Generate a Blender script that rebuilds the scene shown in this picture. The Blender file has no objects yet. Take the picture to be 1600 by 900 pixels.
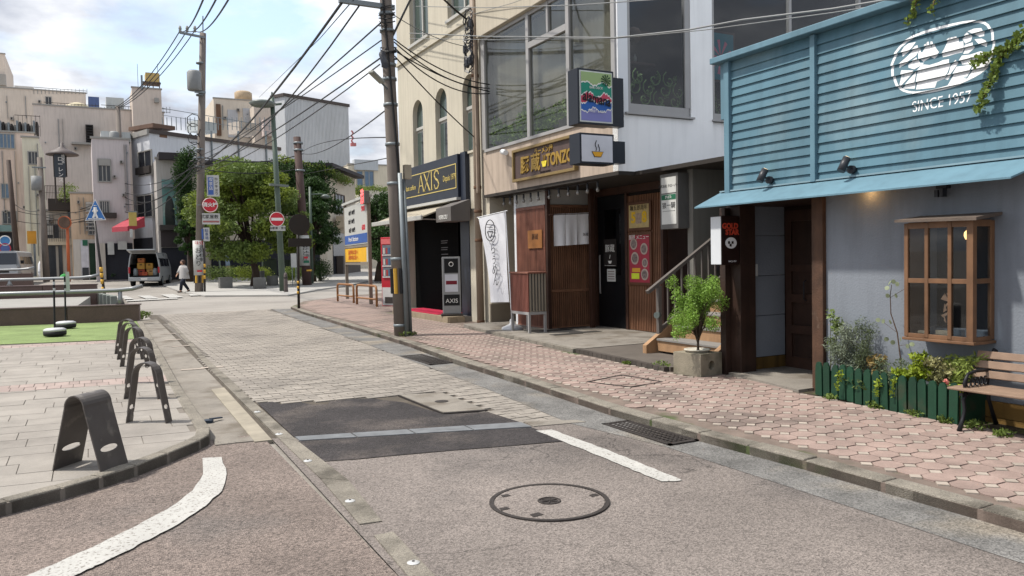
import bpy, bmesh, math, random
from mathutils import Vector, Matrix, noise
from math import sin, cos, pi, radians, sqrt, exp, hypot, atan2
random.seed(11)
S = bpy.context.scene
COL = S.collection
# ---------------------------------------------------------------- camera
FPX, YAW, PIT, ROLL, EYE = 1230., radians(28.2), radians(2.19), .02, 1.55
cf = Vector((sin(YAW)*cos(PIT), cos(YAW)*cos(PIT), -sin(PIT)))
r0 = Vector((cos(YAW), -sin(YAW), 0)); u0 = r0.cross(cf)
cr = r0*cos(ROLL)-u0*sin(ROLL); cu = u0*cos(ROLL)+r0*sin(ROLL)
cd = bpy.data.cameras.new('camera'); cam = bpy.data.objects.new('camera', cd); COL.objects.link(cam)
cd.sensor_width = 36; cd.lens = 36*FPX/1600; cd.clip_start = .05; cd.clip_end = 3000
CP = Vector((0, 0, EYE))
cam.matrix_world = Matrix(((cr.x, cu.x, -cf.x, CP.x), (cr.y, cu.y, -cf.y, CP.y), (cr.z, cu.z, -cf.z, CP.z), (0, 0, 0, 1)))
S.camera = cam
# ---------------------------------------------------------------- sky, sun, exposure
SUN_EL = radians(60); SX, SY = -.9, .43
W = bpy.data.worlds.new('World'); S.world = W; W.use_nodes = True
nt = W.node_tree; nt.nodes.clear(); N = nt.nodes.new; L = nt.links.new
wo = N('ShaderNodeOutputWorld'); bg = N('ShaderNodeBackground'); bg.inputs[1].default_value = .12
sky = N('ShaderNodeTexSky'); sky.sky_type = 'NISHITA'; sky.sun_disc = False
sky.sun_elevation = SUN_EL; sky.sun_rotation = atan2(SX, SY); sky.air_density = 1.2; sky.dust_density = 2.5
tc = N('ShaderNodeTexCoord'); sep = N('ShaderNodeSeparateXYZ'); L(tc.outputs['Generated'], sep.inputs[0])
mz = N('ShaderNodeMath'); mz.operation = 'ADD'; mz.inputs[1].default_value = .22; L(sep.outputs[2], mz.inputs[0])
mz2 = N('ShaderNodeMath'); mz2.operation = 'MAXIMUM'; mz2.inputs[1].default_value = .08; L(mz.outputs[0], mz2.inputs[0])
dv = N('ShaderNodeVectorMath'); dv.operation = 'DIVIDE'; L(tc.outputs['Generated'], dv.inputs[0])
cx = N('ShaderNodeCombineXYZ'); [L(mz2.outputs[0], cx.inputs[i]) for i in range(3)]; L(cx.outputs[0], dv.inputs[1])
def wnoise(sc, det, off, ro=.55):
    mp = N('ShaderNodeMapping'); mp.inputs[1].default_value = off; mp.inputs[3].default_value = (1, 1, .35); L(dv.outputs[0], mp.inputs[0])
    n = N('ShaderNodeTexNoise'); n.inputs['Scale'].default_value = sc; n.inputs['Detail'].default_value = det; n.inputs['Roughness'].default_value = ro
    L(mp.outputs[0], n.inputs['Vector']); return n
def wramp(src, stops):
    r = N('ShaderNodeValToRGB'); e = r.color_ramp.elements
    e[0].position, e[0].color = stops[0]; e[1].position, e[1].color = stops[1]
    for p, c in stops[2:]: q = e.new(p); q.color = c
    L(src.outputs[0], r.inputs[0]); return r
cover = wramp(wnoise(1.5, 8, (.7, 2.1, 0)), [(.37, (0, 0, 0, 1)), (.51, (1, 1, 1, 1))])
shade = wramp(wnoise(2.6, 7, (4.2, .3, 1)), [(.4, (3.3, 3.5, 4.0, 1)), (.52, (4.8, 4.95, 5.3, 1)), (.64, (7.0, 7.0, 7.0, 1))])
mixc = N('ShaderNodeMixRGB'); L(cover.outputs[0], mixc.inputs[0])
zen = N('ShaderNodeMapRange'); zen.inputs[2].default_value = .7; zen.inputs[3].default_value = .8; zen.inputs[4].default_value = 1.15; L(sep.outputs[2], zen.inputs[0])   # overcast cloud is brighter overhead
cz = N('ShaderNodeVectorMath'); cz.operation = 'SCALE'; L(shade.outputs[0], cz.inputs[0]); L(zen.outputs[0], cz.inputs['Scale']); L(cz.outputs[0], mixc.inputs[2])
bl = N('ShaderNodeMixRGB'); bl.blend_type = 'ADD'; bl.inputs[0].default_value = 1; bl.inputs[2].default_value = (1.1, 1.35, 1.7, 1)
L(sky.outputs[0], bl.inputs[1]); L(bl.outputs[0], mixc.inputs[1])
L(mixc.outputs[0], bg.inputs[0]); L(bg.outputs[0], wo.inputs[0])
sd = bpy.data.lights.new('sun', 'SUN'); sd.energy = 3.4; sd.angle = radians(2.5); sd.color = (1, .95, .87)
so = bpy.data.objects.new('sun', sd); COL.objects.link(so); hs = hypot(SX, SY)
so.rotation_euler = Vector((SX/hs*cos(SUN_EL), SY/hs*cos(SUN_EL), sin(SUN_EL))).to_track_quat('Z', 'Y').to_euler()
so.location = (0, 0, 40)
S.view_settings.view_transform = 'Standard'; S.view_settings.look = 'None'; S.view_settings.gamma = 1
S.view_settings.exposure = .74; S.view_settings.use_curve_mapping = False
# ---------------------------------------------------------------- measuring helpers (photo pixel -> point on a real plane)
def ray(x, y): return cf+cr*((x-800)/FPX)-cu*((y-450)/FPX)
def g(Y):
    if Y <= 0: return .0142*Y
    z = .17*(1-exp(-Y/12))
    if Y > 44: z += .03*(min(Y, 60)-44)
    if Y > 60: z += .006*(min(Y, 140)-60)
    return z
def gp(x, y, h=0):
    d = ray(x, y); lo, hi = .5, 300.
    for _ in range(45):
        m = (lo+hi)/2; p = CP+d*m
        if p.z-g(p.y)-h > 0: lo = m
        else: hi = m
    return CP+d*lo
def atX(x, y, X): d = ray(x, y); return CP+d*(X/d.x)
def atY(x, y, Y): d = ray(x, y); return CP+d*(Y/d.y)
# ---------------------------------------------------------------- materials
MATS = {}
def lin(h):
    h = h.lstrip('#'); o = []
    for i in (0, 2, 4):
        c = int(h[i:i+2], 16)/255; o.append(c/12.92 if c <= .04045 else ((c+.055)/1.055)**2.4)
    return o
def M(name, c, k=1, rough=.8, var=.12, sc=2.5, bump=0, bsc=60, rnd=0, metal=0, spec=.35, emit=0, streak=0, speck=0, spsc=160, c2=None, c2sc=1.2, c2lo=.5, c2hi=.65, trans=0, coat=0, crack=0, crsc=.7, stain=0, stsc=1.5):
    if name in MATS: return MATS[name]
    if isinstance(c, str): c = lin(c)
    c = [min(1, v*k) for v in c]
    m = bpy.data.materials.new(name); MATS[name] = m; m.use_nodes = True; t = m.node_tree; t.nodes.clear()
    n = t.nodes.new; l = t.links.new
    out = n('ShaderNodeOutputMaterial'); b = n('ShaderNodeBsdfPrincipled'); l(b.outputs[0], out.inputs[0])
    b.inputs['Roughness'].default_value = rough; b.inputs['Metallic'].default_value = metal; b.inputs['Specular IOR Level'].default_value = spec
    if coat: b.inputs['Coat Weight'].default_value = coat
    geo = n('ShaderNodeNewGeometry'); cur = None
    rgb = n('ShaderNodeRGB'); rgb.outputs[0].default_value = (*c, 1); cur = rgb.outputs[0]
    def noi(scale, det=4, vec=None, ro=.55):
        q = n('ShaderNodeTexNoise'); q.inputs['Scale'].default_value = scale; q.inputs['Detail'].default_value = det; q.inputs['Roughness'].default_value = ro
        l(vec or geo.outputs['Position'], q.inputs['Vector']); return q
    def mr(src, a, bb, lo, hi):
        q = n('ShaderNodeMapRange'); q.inputs[1].default_value = a; q.inputs[2].default_value = bb; q.inputs[3].default_value = lo; q.inputs[4].default_value = hi
        l(src, q.inputs[0]); return q.outputs[0]
    def mul(cur, fac):
        q = n('ShaderNodeVectorMath'); q.operation = 'SCALE'; l(cur, q.inputs[0]); l(fac, q.inputs['Scale']); return q.outputs[0]
    if c2:
        if isinstance(c2, str): c2 = lin(c2)
        q = n('ShaderNodeMixRGB'); q.inputs[2].default_value = (*[v*k for v in c2], 1); l(mr(noi(c2sc, 6).outputs[0], c2lo, c2hi, 0, 1), q.inputs[0]); l(cur, q.inputs[1]); cur = q.outputs[0]
    if var: cur = mul(cur, mr(noi(sc, 5).outputs[0], .3, .7, 1-var, 1+var))
    if streak:
        mp = n('ShaderNodeMapping'); mp.inputs[3].default_value = (6, 6, .5); l(geo.outputs['Position'], mp.inputs[0])
        cur = mul(cur, mr(noi(1.6, 5, mp.outputs[0]).outputs[0], .45, .72, 1, 1-streak))
    if speck:
        v = n('ShaderNodeTexVoronoi'); v.inputs['Scale'].default_value = spsc; l(geo.outputs['Position'], v.inputs['Vector'])
        sp = n('ShaderNodeSeparateColor'); l(v.outputs['Color'], sp.inputs[0]); cur = mul(cur, mr(sp.outputs[0], 0, 1, 1-speck, 1+speck))
    if stain: cur = mul(cur, mr(noi(stsc, 9, None, .68).outputs[0], .5, .68, 1, 1-stain))
    if crack:
        nz = noi(2.2, 4); ad = n('ShaderNodeVectorMath'); ad.operation = 'MULTIPLY_ADD'; l(nz.outputs['Color'], ad.inputs[0]); ad.inputs[1].default_value = (.5, .5, .5); l(geo.outputs['Position'], ad.inputs[2])
        cv_ = n('ShaderNodeTexVoronoi'); cv_.feature = 'DISTANCE_TO_EDGE'; cv_.inputs['Scale'].default_value = crsc; l(ad.outputs[0], cv_.inputs['Vector'])
        mk = n('ShaderNodeMath'); mk.operation = 'MAXIMUM'; l(mr(cv_.outputs[0], 0, .006, 1-crack, 1), mk.inputs[0]); l(mr(noi(.9, 3).outputs[0], .5, .56, 1, 0), mk.inputs[1]); cur = mul(cur, mk.outputs[0])
    if rnd:
        oi = n('ShaderNodeObjectInfo'); cur = mul(cur, mr(oi.outputs['Random'], 0, 1, 1-rnd, 1+rnd))
    l(cur, b.inputs['Base Color'])
    if bump:
        bp = n('ShaderNodeBump'); bp.inputs['Strength'].default_value = min(1, bump); bp.inputs['Distance'].default_value = .01
        if speck: l(v.outputs['Distance'], bp.inputs['Height'])
        else: l(noi(bsc, 3).outputs[0], bp.inputs['Height'])
        l(bp.outputs[0], b.inputs['Normal'])
    if emit: b.inputs['Emission Strength'].default_value = emit; b.inputs['Emission Color'].default_value = (*c, 1)
    if trans:
        tr = n('ShaderNodeBsdfTranslucent'); l(cur, tr.inputs[0]); ms = n('ShaderNodeMixShader'); ms.inputs[0].default_value = trans
        l(b.outputs[0], ms.inputs[1]); l(tr.outputs[0], ms.inputs[2]); l(ms.outputs[0], out.inputs[0])
    return m
def glass(name, tint=(.9, .93, .95), fac=.25, rough=.02):
    if name in MATS: return MATS[name]
    m = bpy.data.materials.new(name); MATS[name] = m; m.use_nodes = True; t = m.node_tree; t.nodes.clear(); n = t.nodes.new; l = t.links.new
    out = n('ShaderNodeOutputMaterial'); tr = n('ShaderNodeBsdfTransparent'); tr.inputs[0].default_value = (*tint, 1)
    gl = n('ShaderNodeBsdfGlossy'); gl.inputs['Roughness'].default_value = rough
    fr = n('ShaderNodeFresnel'); gm = n('ShaderNodeNewGeometry'); bk = n('ShaderNodeMapRange'); bk.inputs[3].default_value = 1.5; bk.inputs[4].default_value = 1/1.5; l(gm.outputs['Backfacing'], bk.inputs[0]); l(bk.outputs[0], fr.inputs[0])
    mr = n('ShaderNodeMapRange'); mr.inputs[3].default_value = 0; mr.inputs[4].default_value = 1; l(fr.outputs[0], mr.inputs[0])
    ms = n('ShaderNodeMixShader'); l(mr.outputs[0], ms.inputs[0]); l(tr.outputs[0], ms.inputs[1]); l(gl.outputs[0], ms.inputs[2]); l(ms.outputs[0], out.inputs[0])
    return m
# ---------------------------------------------------------------- meshes and objects
ROOTS = {}
def origin(p):
    v = Vector((0, 0, 0))
    while p is not None:
        if p.parent is None and abs(p.rotation_euler.z) > 1e-6: return v
        v = v+p.location; p = p.parent
    return v
def put(name, me, loc, parent=None, rz=0):
    o = bpy.data.objects.new(name, me); COL.objects.link(o)
    if parent: o.parent = parent
    o.location = Vector(loc)-origin(parent); o.rotation_euler.z = rz
    return o
def tag(o, label, cat, group=None, kind=None):
    if label: o['label'] = label
    if cat: o['category'] = cat
    if group: o['group'] = group
    if kind: o['kind'] = kind
    return o
def thing(name, label, cat, loc=(0, 0, 0), rz=0, group=None):
    o = bpy.data.objects.new(name, None); COL.objects.link(o); o.location = loc; o.rotation_euler.z = rz; o.empty_display_size = .2
    return tag(o, label, cat, group)
class B:
    def __init__(s): s.v = []; s.f = []
    def add(s, vs, fs):
        k = len(s.v); s.v += [tuple(p) for p in vs]; s.f += [[i+k for i in q] for q in fs]; return s
    def box(s, x0, x1, y0, y1, z0, z1):
        return s.add([(x, y, z) for z in (z0, z1) for y in (y0, y1) for x in (x0, x1)], [(0, 2, 3, 1), (4, 5, 7, 6), (0, 1, 5, 4), (2, 6, 7, 3), (0, 4, 6, 2), (1, 3, 7, 5)])
    def prism(s, pts, a, b, ax='z'):
        n = len(pts); ar = sum(pts[i][0]*pts[(i+1) % n][1]-pts[(i+1) % n][0]*pts[i][1] for i in range(n))
        if ar < 0: pts = pts[::-1]
        fn = {'z': lambda p, h: (p[0], p[1], h), 'x': lambda p, h: (h, p[0], p[1]), 'y': lambda p, h: (p[0], -h, p[1])}[ax]
        if ax == 'y': a, b = -b, -a
        vs = [fn(p, a) for p in pts]+[fn(p, b) for p in pts]
        return s.add(vs, [list(range(n))[::-1], list(range(n, 2*n))]+[(i, (i+1) % n, (i+1) % n+n, i+n) for i in range(n)])
    def bar(s, p, q, w, h=None, up=(0, 0, 1)):
        h = h or w; p, q = Vector(p), Vector(q); d = (q-p).normalized(); a = d.cross(Vector(up))
        if a.length < 1e-4: a = d.cross(Vector((1, 0, 0)))
        a.normalize(); b = a.cross(d); a *= w/2; b *= h/2
        return s.add([p-a-b, p+a-b, p+a+b, p-a+b, q-a-b, q+a-b, q+a+b, q-a+b], [(0, 1, 2, 3), (7, 6, 5, 4), (0, 4, 5, 1), (1, 5, 6, 2), (2, 6, 7, 3), (3, 7, 4, 0)])
    def tube(s, pts, r, n=8, cap=True):
        pts = [Vector(p) for p in pts]; m = len(pts); rs = r if isinstance(r, (list, tuple)) else [r]*m; vs = []; prev = None
        for i, p in enumerate(pts):
            d = (pts[min(i+1, m-1)]-pts[max(i-1, 0)]).normalized()
            if prev is None:
                a = d.cross(Vector((0, 0, 1)) if abs(d.z) < .9 else Vector((1, 0, 0)))
            else: a = prev-d*prev.dot(d)
            a.normalize(); prev = a; b = d.cross(a)
            vs += [p+(a*cos(2*pi*k/n)+b*sin(2*pi*k/n))*rs[i] for k in range(n)]
        fs = [(i*n+k, i*n+(k+1) % n, (i+1)*n+(k+1) % n, (i+1)*n+k) for i in range(m-1) for k in range(n)]
        if cap: fs += [list(range(n))[::-1], list(range((m-1)*n, m*n))]
        return s.add(vs, fs)
    def lathe(s, prof, c=(0, 0, 0), n=16):
        vs = [(c[0]+r*cos(2*pi*k/n), c[1]+r*sin(2*pi*k/n), c[2]+z) for r, z in prof for k in range(n)]; m = len(prof)
        return s.add(vs, [(i*n+k, i*n+(k+1) % n, (i+1)*n+(k+1) % n, (i+1)*n+k) for i in range(m-1) for k in range(n)]+[list(range(n))[::-1], list(range((m-1)*n, m*n))])
    def disc(s, c, nrm, r, t=.01, n=20):
        c = Vector(c); d = Vector(nrm).normalized(); return s.tube([c-d*t/2, c+d*t/2], r, n)
    def quad(s, a, b, c, d): return s.add([a, b, c, d], [(0, 1, 2, 3)])
    def mesh(s, name, mat):
        me = bpy.data.meshes.new(name); me.from_pydata(s.v, [], s.f); me.materials.append(mat); me.update(); return me
    def build(s, name, mat, parent=None, smooth=False, bevel=0, centre=True):
        c = Vector((0, 0, 0))
        if centre and s.v:
            c = Vector([(min(p[i] for p in s.v)+max(p[i] for p in s.v))/2 for i in range(3)]); s.v = [(p[0]-c.x, p[1]-c.y, p[2]-c.z) for p in s.v]
        me = s.mesh(name, mat)
        if smooth: me.shade_smooth() if smooth == 1 else me.polygons.foreach_set('use_smooth', [len(p.vertices) == 4 for p in me.polygons])
        o = put(name, me, c, parent)
        if bevel:
            md = o.modifiers.new('bevel', 'BEVEL'); md.width = bevel; md.segments = 2; md.limit_method = 'ANGLE'
        return o
BOXM = {}
def bx(name, x0, x1, y0, y1, z0, z1, mat, parent=None, bevel=0):
    d = (round(x1-x0, 4), round(y1-y0, 4), round(z1-z0, 4), mat.name)
    if d not in BOXM: BOXM[d] = B().box(-d[0]/2, d[0]/2, -d[1]/2, d[1]/2, -d[2]/2, d[2]/2).mesh(name, mat)
    o = put(name, BOXM[d], ((x0+x1)/2, (y0+y1)/2, (z0+z1)/2), parent)
    if bevel:
        md = o.modifiers.new('bevel', 'BEVEL'); md.width = bevel; md.segments = 2
    return o
def text(name, s, size, loc, xd, yd, mat, parent=None, ext=.002, align='CENTER', sx=1, bold=0, lab=None):
    """flat lettering as a mesh; loc = middle of the line, xd/yd = reading and up directions"""
    cv = bpy.data.curves.new(name, 'FONT'); cv.body = s; cv.size = size; cv.extrude = ext; cv.align_x = align; cv.align_y = 'CENTER'; cv.offset = bold; cv.resolution_u = 3
    t = bpy.data.objects.new(name, cv); COL.objects.link(t); me = bpy.data.meshes.new_from_object(t); bpy.data.objects.remove(t); bpy.data.curves.remove(cv)
    xd = Vector(xd).normalized(); yd = Vector(yd).normalized(); zd = xd.cross(yd)
    mt = Matrix(((xd.x*sx, yd.x, zd.x, 0), (xd.y*sx, yd.y, zd.y, 0), (xd.z*sx, yd.z, zd.z, 0), (0, 0, 0, 1)))
    me.transform(mt); me.materials.clear(); me.materials.append(mat); me.name = name
    return put(name, me, loc, parent)
XN, XY, ZU = (0, -1, 0), (1, 0, 0), (0, 0, 1)     # reading directions on street-facing and camera-facing walls
def leaves(centres, n, size, seed=1, flat=.0, asp=.5, jit=1):
    """leaf-sized quads in clumps; centres = [(x,y,z,rx,ry,rz)]"""
    R = random.Random(seed); b = B(); w = [c[3]*c[4]*c[5] for c in centres]; tot = sum(w)
    for c, wi in zip(centres, w):
        for _ in range(max(3, int(n*wi/tot))):
            u = R.uniform(-1, 1); a = R.uniform(0, 2*pi); q = sqrt(1-u*u); rr = R.random()**.45
            p = Vector((c[0]+c[3]*q*cos(a)*rr, c[1]+c[4]*q*sin(a)*rr, c[2]+c[5]*u*rr))
            d = Vector((R.gauss(0, 1), R.gauss(0, 1), R.gauss(0, 1)-flat)).normalized(); e = d.cross(Vector((R.gauss(0, 1), R.gauss(0, 1), R.gauss(0, 1)))).normalized()
            s = size*R.uniform(.6, 1.3); b.add([p-d*s*.5, p+e*s*asp*.5, p+d*s*.5, p-e*s*asp*.5], [(0, 1, 2, 3)])
    return b
def clip(poly, a, b):
    """keep the part of poly left of the line a->b"""
    out = []; sd = lambda p: (b[0]-a[0])*(p[1]-a[1])-(b[1]-a[1])*(p[0]-a[0])
    for i in range(len(poly)):
        p, q = poly[i], poly[(i+1) % len(poly)]; sp, sq = sd(p), sd(q)
        if sp >= 0: out.append(p)
        if sp*sq < 0: t = sp/(sp-sq); out.append((p[0]+(q[0]-p[0])*t, p[1]+(q[1]-p[1])*t))
    return out
def inset(poly, d):
    cx_ = sum(p[0] for p in poly)/len(poly); cy_ = sum(p[1] for p in poly)/len(poly); o = []
    for p in poly:
        l_ = hypot(p[0]-cx_, p[1]-cy_) or 1; o.append((p[0]-(p[0]-cx_)/l_*d, p[1]-(p[1]-cy_)/l_*d))
    return o
def sheet(name, poly, dz, mat, th=.0, step=None):
    """ground sheet following the slope of the street: poly in (x, y)"""
    bm = bmesh.new(); f = bm.faces.new([bm.verts.new((p[0], p[1], 0)) for p in poly])
    if f.normal.z < 0: f.normal_flip()
    y0, y1 = min(p[1] for p in poly), max(p[1] for p in poly); y = y0+1
    while y < y1 and y < 90:
        bmesh.ops.bisect_plane(bm, geom=bm.verts[:]+bm.edges[:]+bm.faces[:], plane_co=(0, y, 0), plane_no=(0, 1, 0)); y += 1 if y < 20 else 4
    bm.normal_update()
    for q in bm.faces:
        if q.normal.z < 0: q.normal_flip()
    for v in bm.verts: v.co.z = g(v.co.y)+dz
    if th:
        r = bmesh.ops.extrude_face_region(bm, geom=bm.faces[:])
        for v in [e for e in r['geom'] if isinstance(e, bmesh.types.BMVert)]: v.co.z += th
        bmesh.ops.recalc_face_normals(bm, faces=bm.faces[:])
    me = bpy.data.meshes.new(name); bm.to_mesh(me); bm.free(); me.materials.append(mat)
    o = bpy.data.objects.new(name, me); COL.objects.link(o); o['kind'] = 'structure'; return o
# ================================================================ GROUND
mAsph = M('asphalt_brown', '#867d77', .68, .9, .2, .7, bump=.5, speck=.46, spsc=125, c2='#77706c', c2sc=.45, crack=.55, stain=.22, stsc=.9)
mAsphL = M('asphalt_pink', '#877a72', .66, .9, .2, .8, bump=.7, speck=.52, spsc=105, c2='#79716c', c2sc=.6, stain=.2, stsc=1.1)
mPatch = M('asphalt_fresh', '#3a3636', .75, .9, .25, 2.2, bump=.9, speck=.45, spsc=80, c2='#57504c', c2sc=1.6)
mFar = M('road_far', '#a8a29a', .6, .9, .12, .6, speck=.12, spsc=40, c2='#8d8780', c2sc=.3)
mJoint = M('joint_dark', '#6a6156', .5, .95, .25, 6, bump=.3)
mBrick = M('road_paver', '#aaa298', .62, .9, .12, 9, bump=.4, bsc=120, rnd=.1, speck=.12, spsc=220, c2='#928b83', c2sc=.9, c2lo=.48, c2hi=.72, stain=.2, stsc=1.2)
mConc = M('concrete', '#9b948a', .62, .9, .16, 2.5, bump=.4, bsc=90, speck=.12, spsc=180, c2='#7d7468', c2sc=2, streak=.1, crack=.45, crsc=.9)
mKerb = M('kerb_stone', '#979084', .62, .92, .2, 5, bump=.6, bsc=110, speck=.28, spsc=160, rnd=.08, c2='#6d675d', c2sc=2.4)
mGran = M('gutter_granite', '#83817e', .58, .9, .3, 3, bump=.5, speck=.42, spsc=110, c2='#968d80', c2sc=1.1, crack=.6, crsc=1.2)
mSlab = M('plaza_slab', '#b1aaa1', .58, .9, .1, 4, bump=.35, bsc=70, rnd=.06, speck=.08, spsc=200, c2='#99928a', c2sc=.9, c2lo=.5, c2hi=.75, stain=.16, stsc=1.3)
mPink = M('plaza_pink_brick', '#b3a199', .6, .9, .1, 8, bump=.3, rnd=.1)
mOct = M('sidewalk_octagon', '#b0998f', .64, .9, .13, 5, bump=.4, bsc=130, rnd=.13, speck=.14, spsc=260, c2='#8f8078', c2sc=1.1, c2lo=.48, c2hi=.68, stain=.3, stsc=1.6)
mDia = M('sidewalk_square', '#c0b3a6', .56, .9, .12, 9, bump=.3, rnd=.1)
mWhite = M('road_paint', '#d6d4ce', .54, .8, .1, 6, bump=.3, c2='#8f877f', c2sc=55, c2lo=.55, c2hi=.66, stain=.2, stsc=3)
mTurf = M('turf_green', '#93a86a', .72, .95, .2, 1.6, bump=.9, bsc=380, speck=.2, spsc=240)
mIron = M('cast_iron', '#4a4441', .55, .6, .2, 20, bump=.4, bsc=90, metal=.3)
mSteel = M('channel_steel', '#85888b', .6, .75, .2, 8, bump=.3, metal=.15)
mSoil = M('soil', '#4f4636', .6, .95, .35, 9, bump=1, bsc=60, c2='#5d6a33', c2sc=3.5)

def st(o): o['kind'] = 'structure'; return o
sheet('ground', [(-250, -8), (400, -8), (400, 700), (-250, 700)], -.03, mFar)
sheet('road', [(1.15, -3), (4.1, -3), (4.1, 5.92), (3.3, 6.15), (1.3, 6.75)], 0, mAsph)
sheet('side_road', [(-16, -3), (1.25, -3), (1.25, 7.06), (-16, 7.06)], -.004, mAsphL)
sheet('brick_road', [(1.3, 6.0), (4.6, 5.8), (4.95, 24.5), (1.4, 24.5)], -.012, mJoint)
road2 = sheet('gutter', [(.7, 7.0), (1.3, 7.0), (1.35, 10.2), (1.5, 22.5), (1.0, 22.5)], -.003, mConc)

def pxpoly(pts, h=0): return [tuple(gp(x, y, h)[:2]) for x, y in pts]
def slabz(name, poly, z0, z1, mat, parent=None, bevel=0):
    """small piece of paving with the street's slope"""
    n = len(poly); ar = sum(poly[i][0]*poly[(i+1) % n][1]-poly[(i+1) % n][0]*poly[i][1] for i in range(n))
    if ar < 0: poly = poly[::-1]
    b = B(); b.add([(x, y, g(y)+z0) for x, y in poly]+[(x, y, g(y)+z1) for x, y in poly], [list(range(n))[::-1], list(range(n, 2*n))]+[(i, (i+1) % n, (i+1) % n+n, i+n) for i in range(n)])
    return b.build(name, mat, parent, bevel=bevel)
# brick pavers: nearest 300 singly, the others as one part
brk = bpy.data.objects['brick_road']; bl_, bw_ = .215, .108; cand = []
row = 0; y = 6.1
def patch_top(x): return 8.5-.28*(x-1.5)+.06*sin(x*9)+.05*sin(x*23) if x < 2.85 else 6.05
while y < 24.3:
    x = 1.5+(row % 2)*bl_/2
    while x < 4.0+max(0, (y-8)*.045):
        if y > patch_top(x)-.05 and not (2.8 < x < 3.45 and 6.75 < y < 8.1 and abs(x-3.12-.0) < .3) and x-.1 > 1.36+max(0, y-10)*.014: cand.append((x, y))
        x += bl_
    y += bw_; row += 1
cand.sort(key=lambda p: hypot(p[0]-1.5, p[1]))
bm_ = B().box(-bl_/2+.005, bl_/2-.005, -bw_/2+.004, bw_/2-.004, -.05, 0).mesh('paver', mBrick)
R = random.Random(5)
for x, y in cand[:300]: put('paver', bm_, (x, y, g(y)+R.uniform(-.003, .002)), brk, R.uniform(-.02, .02))
rest = B()
for x, y in cand[300:]:
    z = g(y)+R.uniform(-.0025, .0015); rest.box(x-bl_/2+.006, x+bl_/2-.006, y-bw_/2+.006, y+bw_/2-.006, z-.03, z)
rest.build('pavers', mBrick, brk)['kind'] = 'stuff'
# asphalt repair, channel cover blocks, concrete hatch
rep = sheet('asphalt_patch', pxpoly([(403, 631), (425, 628), (440, 632), (470, 629), (488, 633), (512, 632), (516, 627), (545, 624), (580, 623), (604, 626), (630, 629), (693, 648), (762, 644), (815, 661), (640, 675), (460, 684)]), .004, mPatch)
sheet('asphalt_patch', pxpoly([(466, 690), (640, 678), (832, 669), (882, 690), (800, 697), (700, 705), (600, 714), (560, 718), (500, 722)]), .005, mPatch)
chn = thing('drain_channel', 'grey steel drain channel crossing the road between two dark asphalt repairs', 'drain', gp(640, 676))
tp, bt = [(460, 684), (815, 661)], [(467, 690), (832, 668)]
for i in range(4):
    a, b_ = i/4+.004, (i+1)/4-.004; le = lambda q, t: (q[0][0]+(q[1][0]-q[0][0])*t, q[0][1]+(q[1][1]-q[0][1])*t)
    slabz('cover_block', pxpoly([le(tp, a), le(tp, b_), le(bt, b_), le(bt, a)]), -.03, .011, mSteel, chn)
slabz('cover_block', pxpoly([(818, 660), (900, 657), (916, 660), (834, 667)]), -.03, .007, mConc, chn)
hat = thing('utility_cover', 'pale concrete rectangular utility cover set beside the asphalt repair', 'cover', gp(690, 630))
hp = pxpoly([(622, 618), (690, 614), (762, 642), (693, 647)]); slabz('frame', hp, -.03, .008, mIron, hat)
slabz('slab', inset(hp, .03), -.02, .012, mConc, hat)
c_ = gp(690, 629); B().lathe([(.07, 0), (.07, .004), (.05, .006)], (c_.x, c_.y, g(c_.y)+.011), 20).build('badge', mIron, hat)
# manhole
mc = (2.44, 4.12, g(4.12)); mh = thing('manhole_cover', 'round manhole with asphalt infill and dark iron rim in the road', 'manhole', mc)
def ringm(r1, r2, z0, z1, n=48):
    b = B(); vs = [(mc[0]+r*cos(2*pi*k/n), mc[1]+r*sin(2*pi*k/n), mc[2]+z) for r, z in ((r1, z0), (r1, z1), (r2, z1), (r2, z0)) for k in range(n)]
    return b.add(vs, [(i*n+(k+1) % n, i*n+k, (i+1) % 4*n+k, (i+1) % 4*n+(k+1) % n) for i in range(4) for k in range(n)])
ringm(.343, .37, -.02, .007).build('rim', mIron, mh)
B().lathe([(.338, -.02), (.338, .003)], mc, 40).build('infill', mAsph, mh)
ringm(.062, .072, 0, .008, 24).build('badge_ring', mIron, mh)
B().lathe([(.058, 0), (.058, .004)], mc, 20).build('badge', mIron, mh)
for a in (0, pi/3, 2*pi/3): B().bar((mc[0]-.05*cos(a), mc[1]-.05*sin(a), mc[2]+.006), (mc[0]+.05*cos(a), mc[1]+.05*sin(a), mc[2]+.006), .008, .006).build('emblem_bar', mIron, mh)
for px, py, r in ((790, 775, .028), (788, 796, .03), (838, 806, .035), (928, 775, .03)):
    p = gp(px, py); B().prism([(p.x-r, p.y-r*.8), (p.x+r, p.y-r*.6), (p.x+r*.9, p.y+r*.8), (p.x-r*.8, p.y+r*.7)], mc[2]-.01, mc[2]+.006).build('lifting_hole', mIron, mh)
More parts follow.
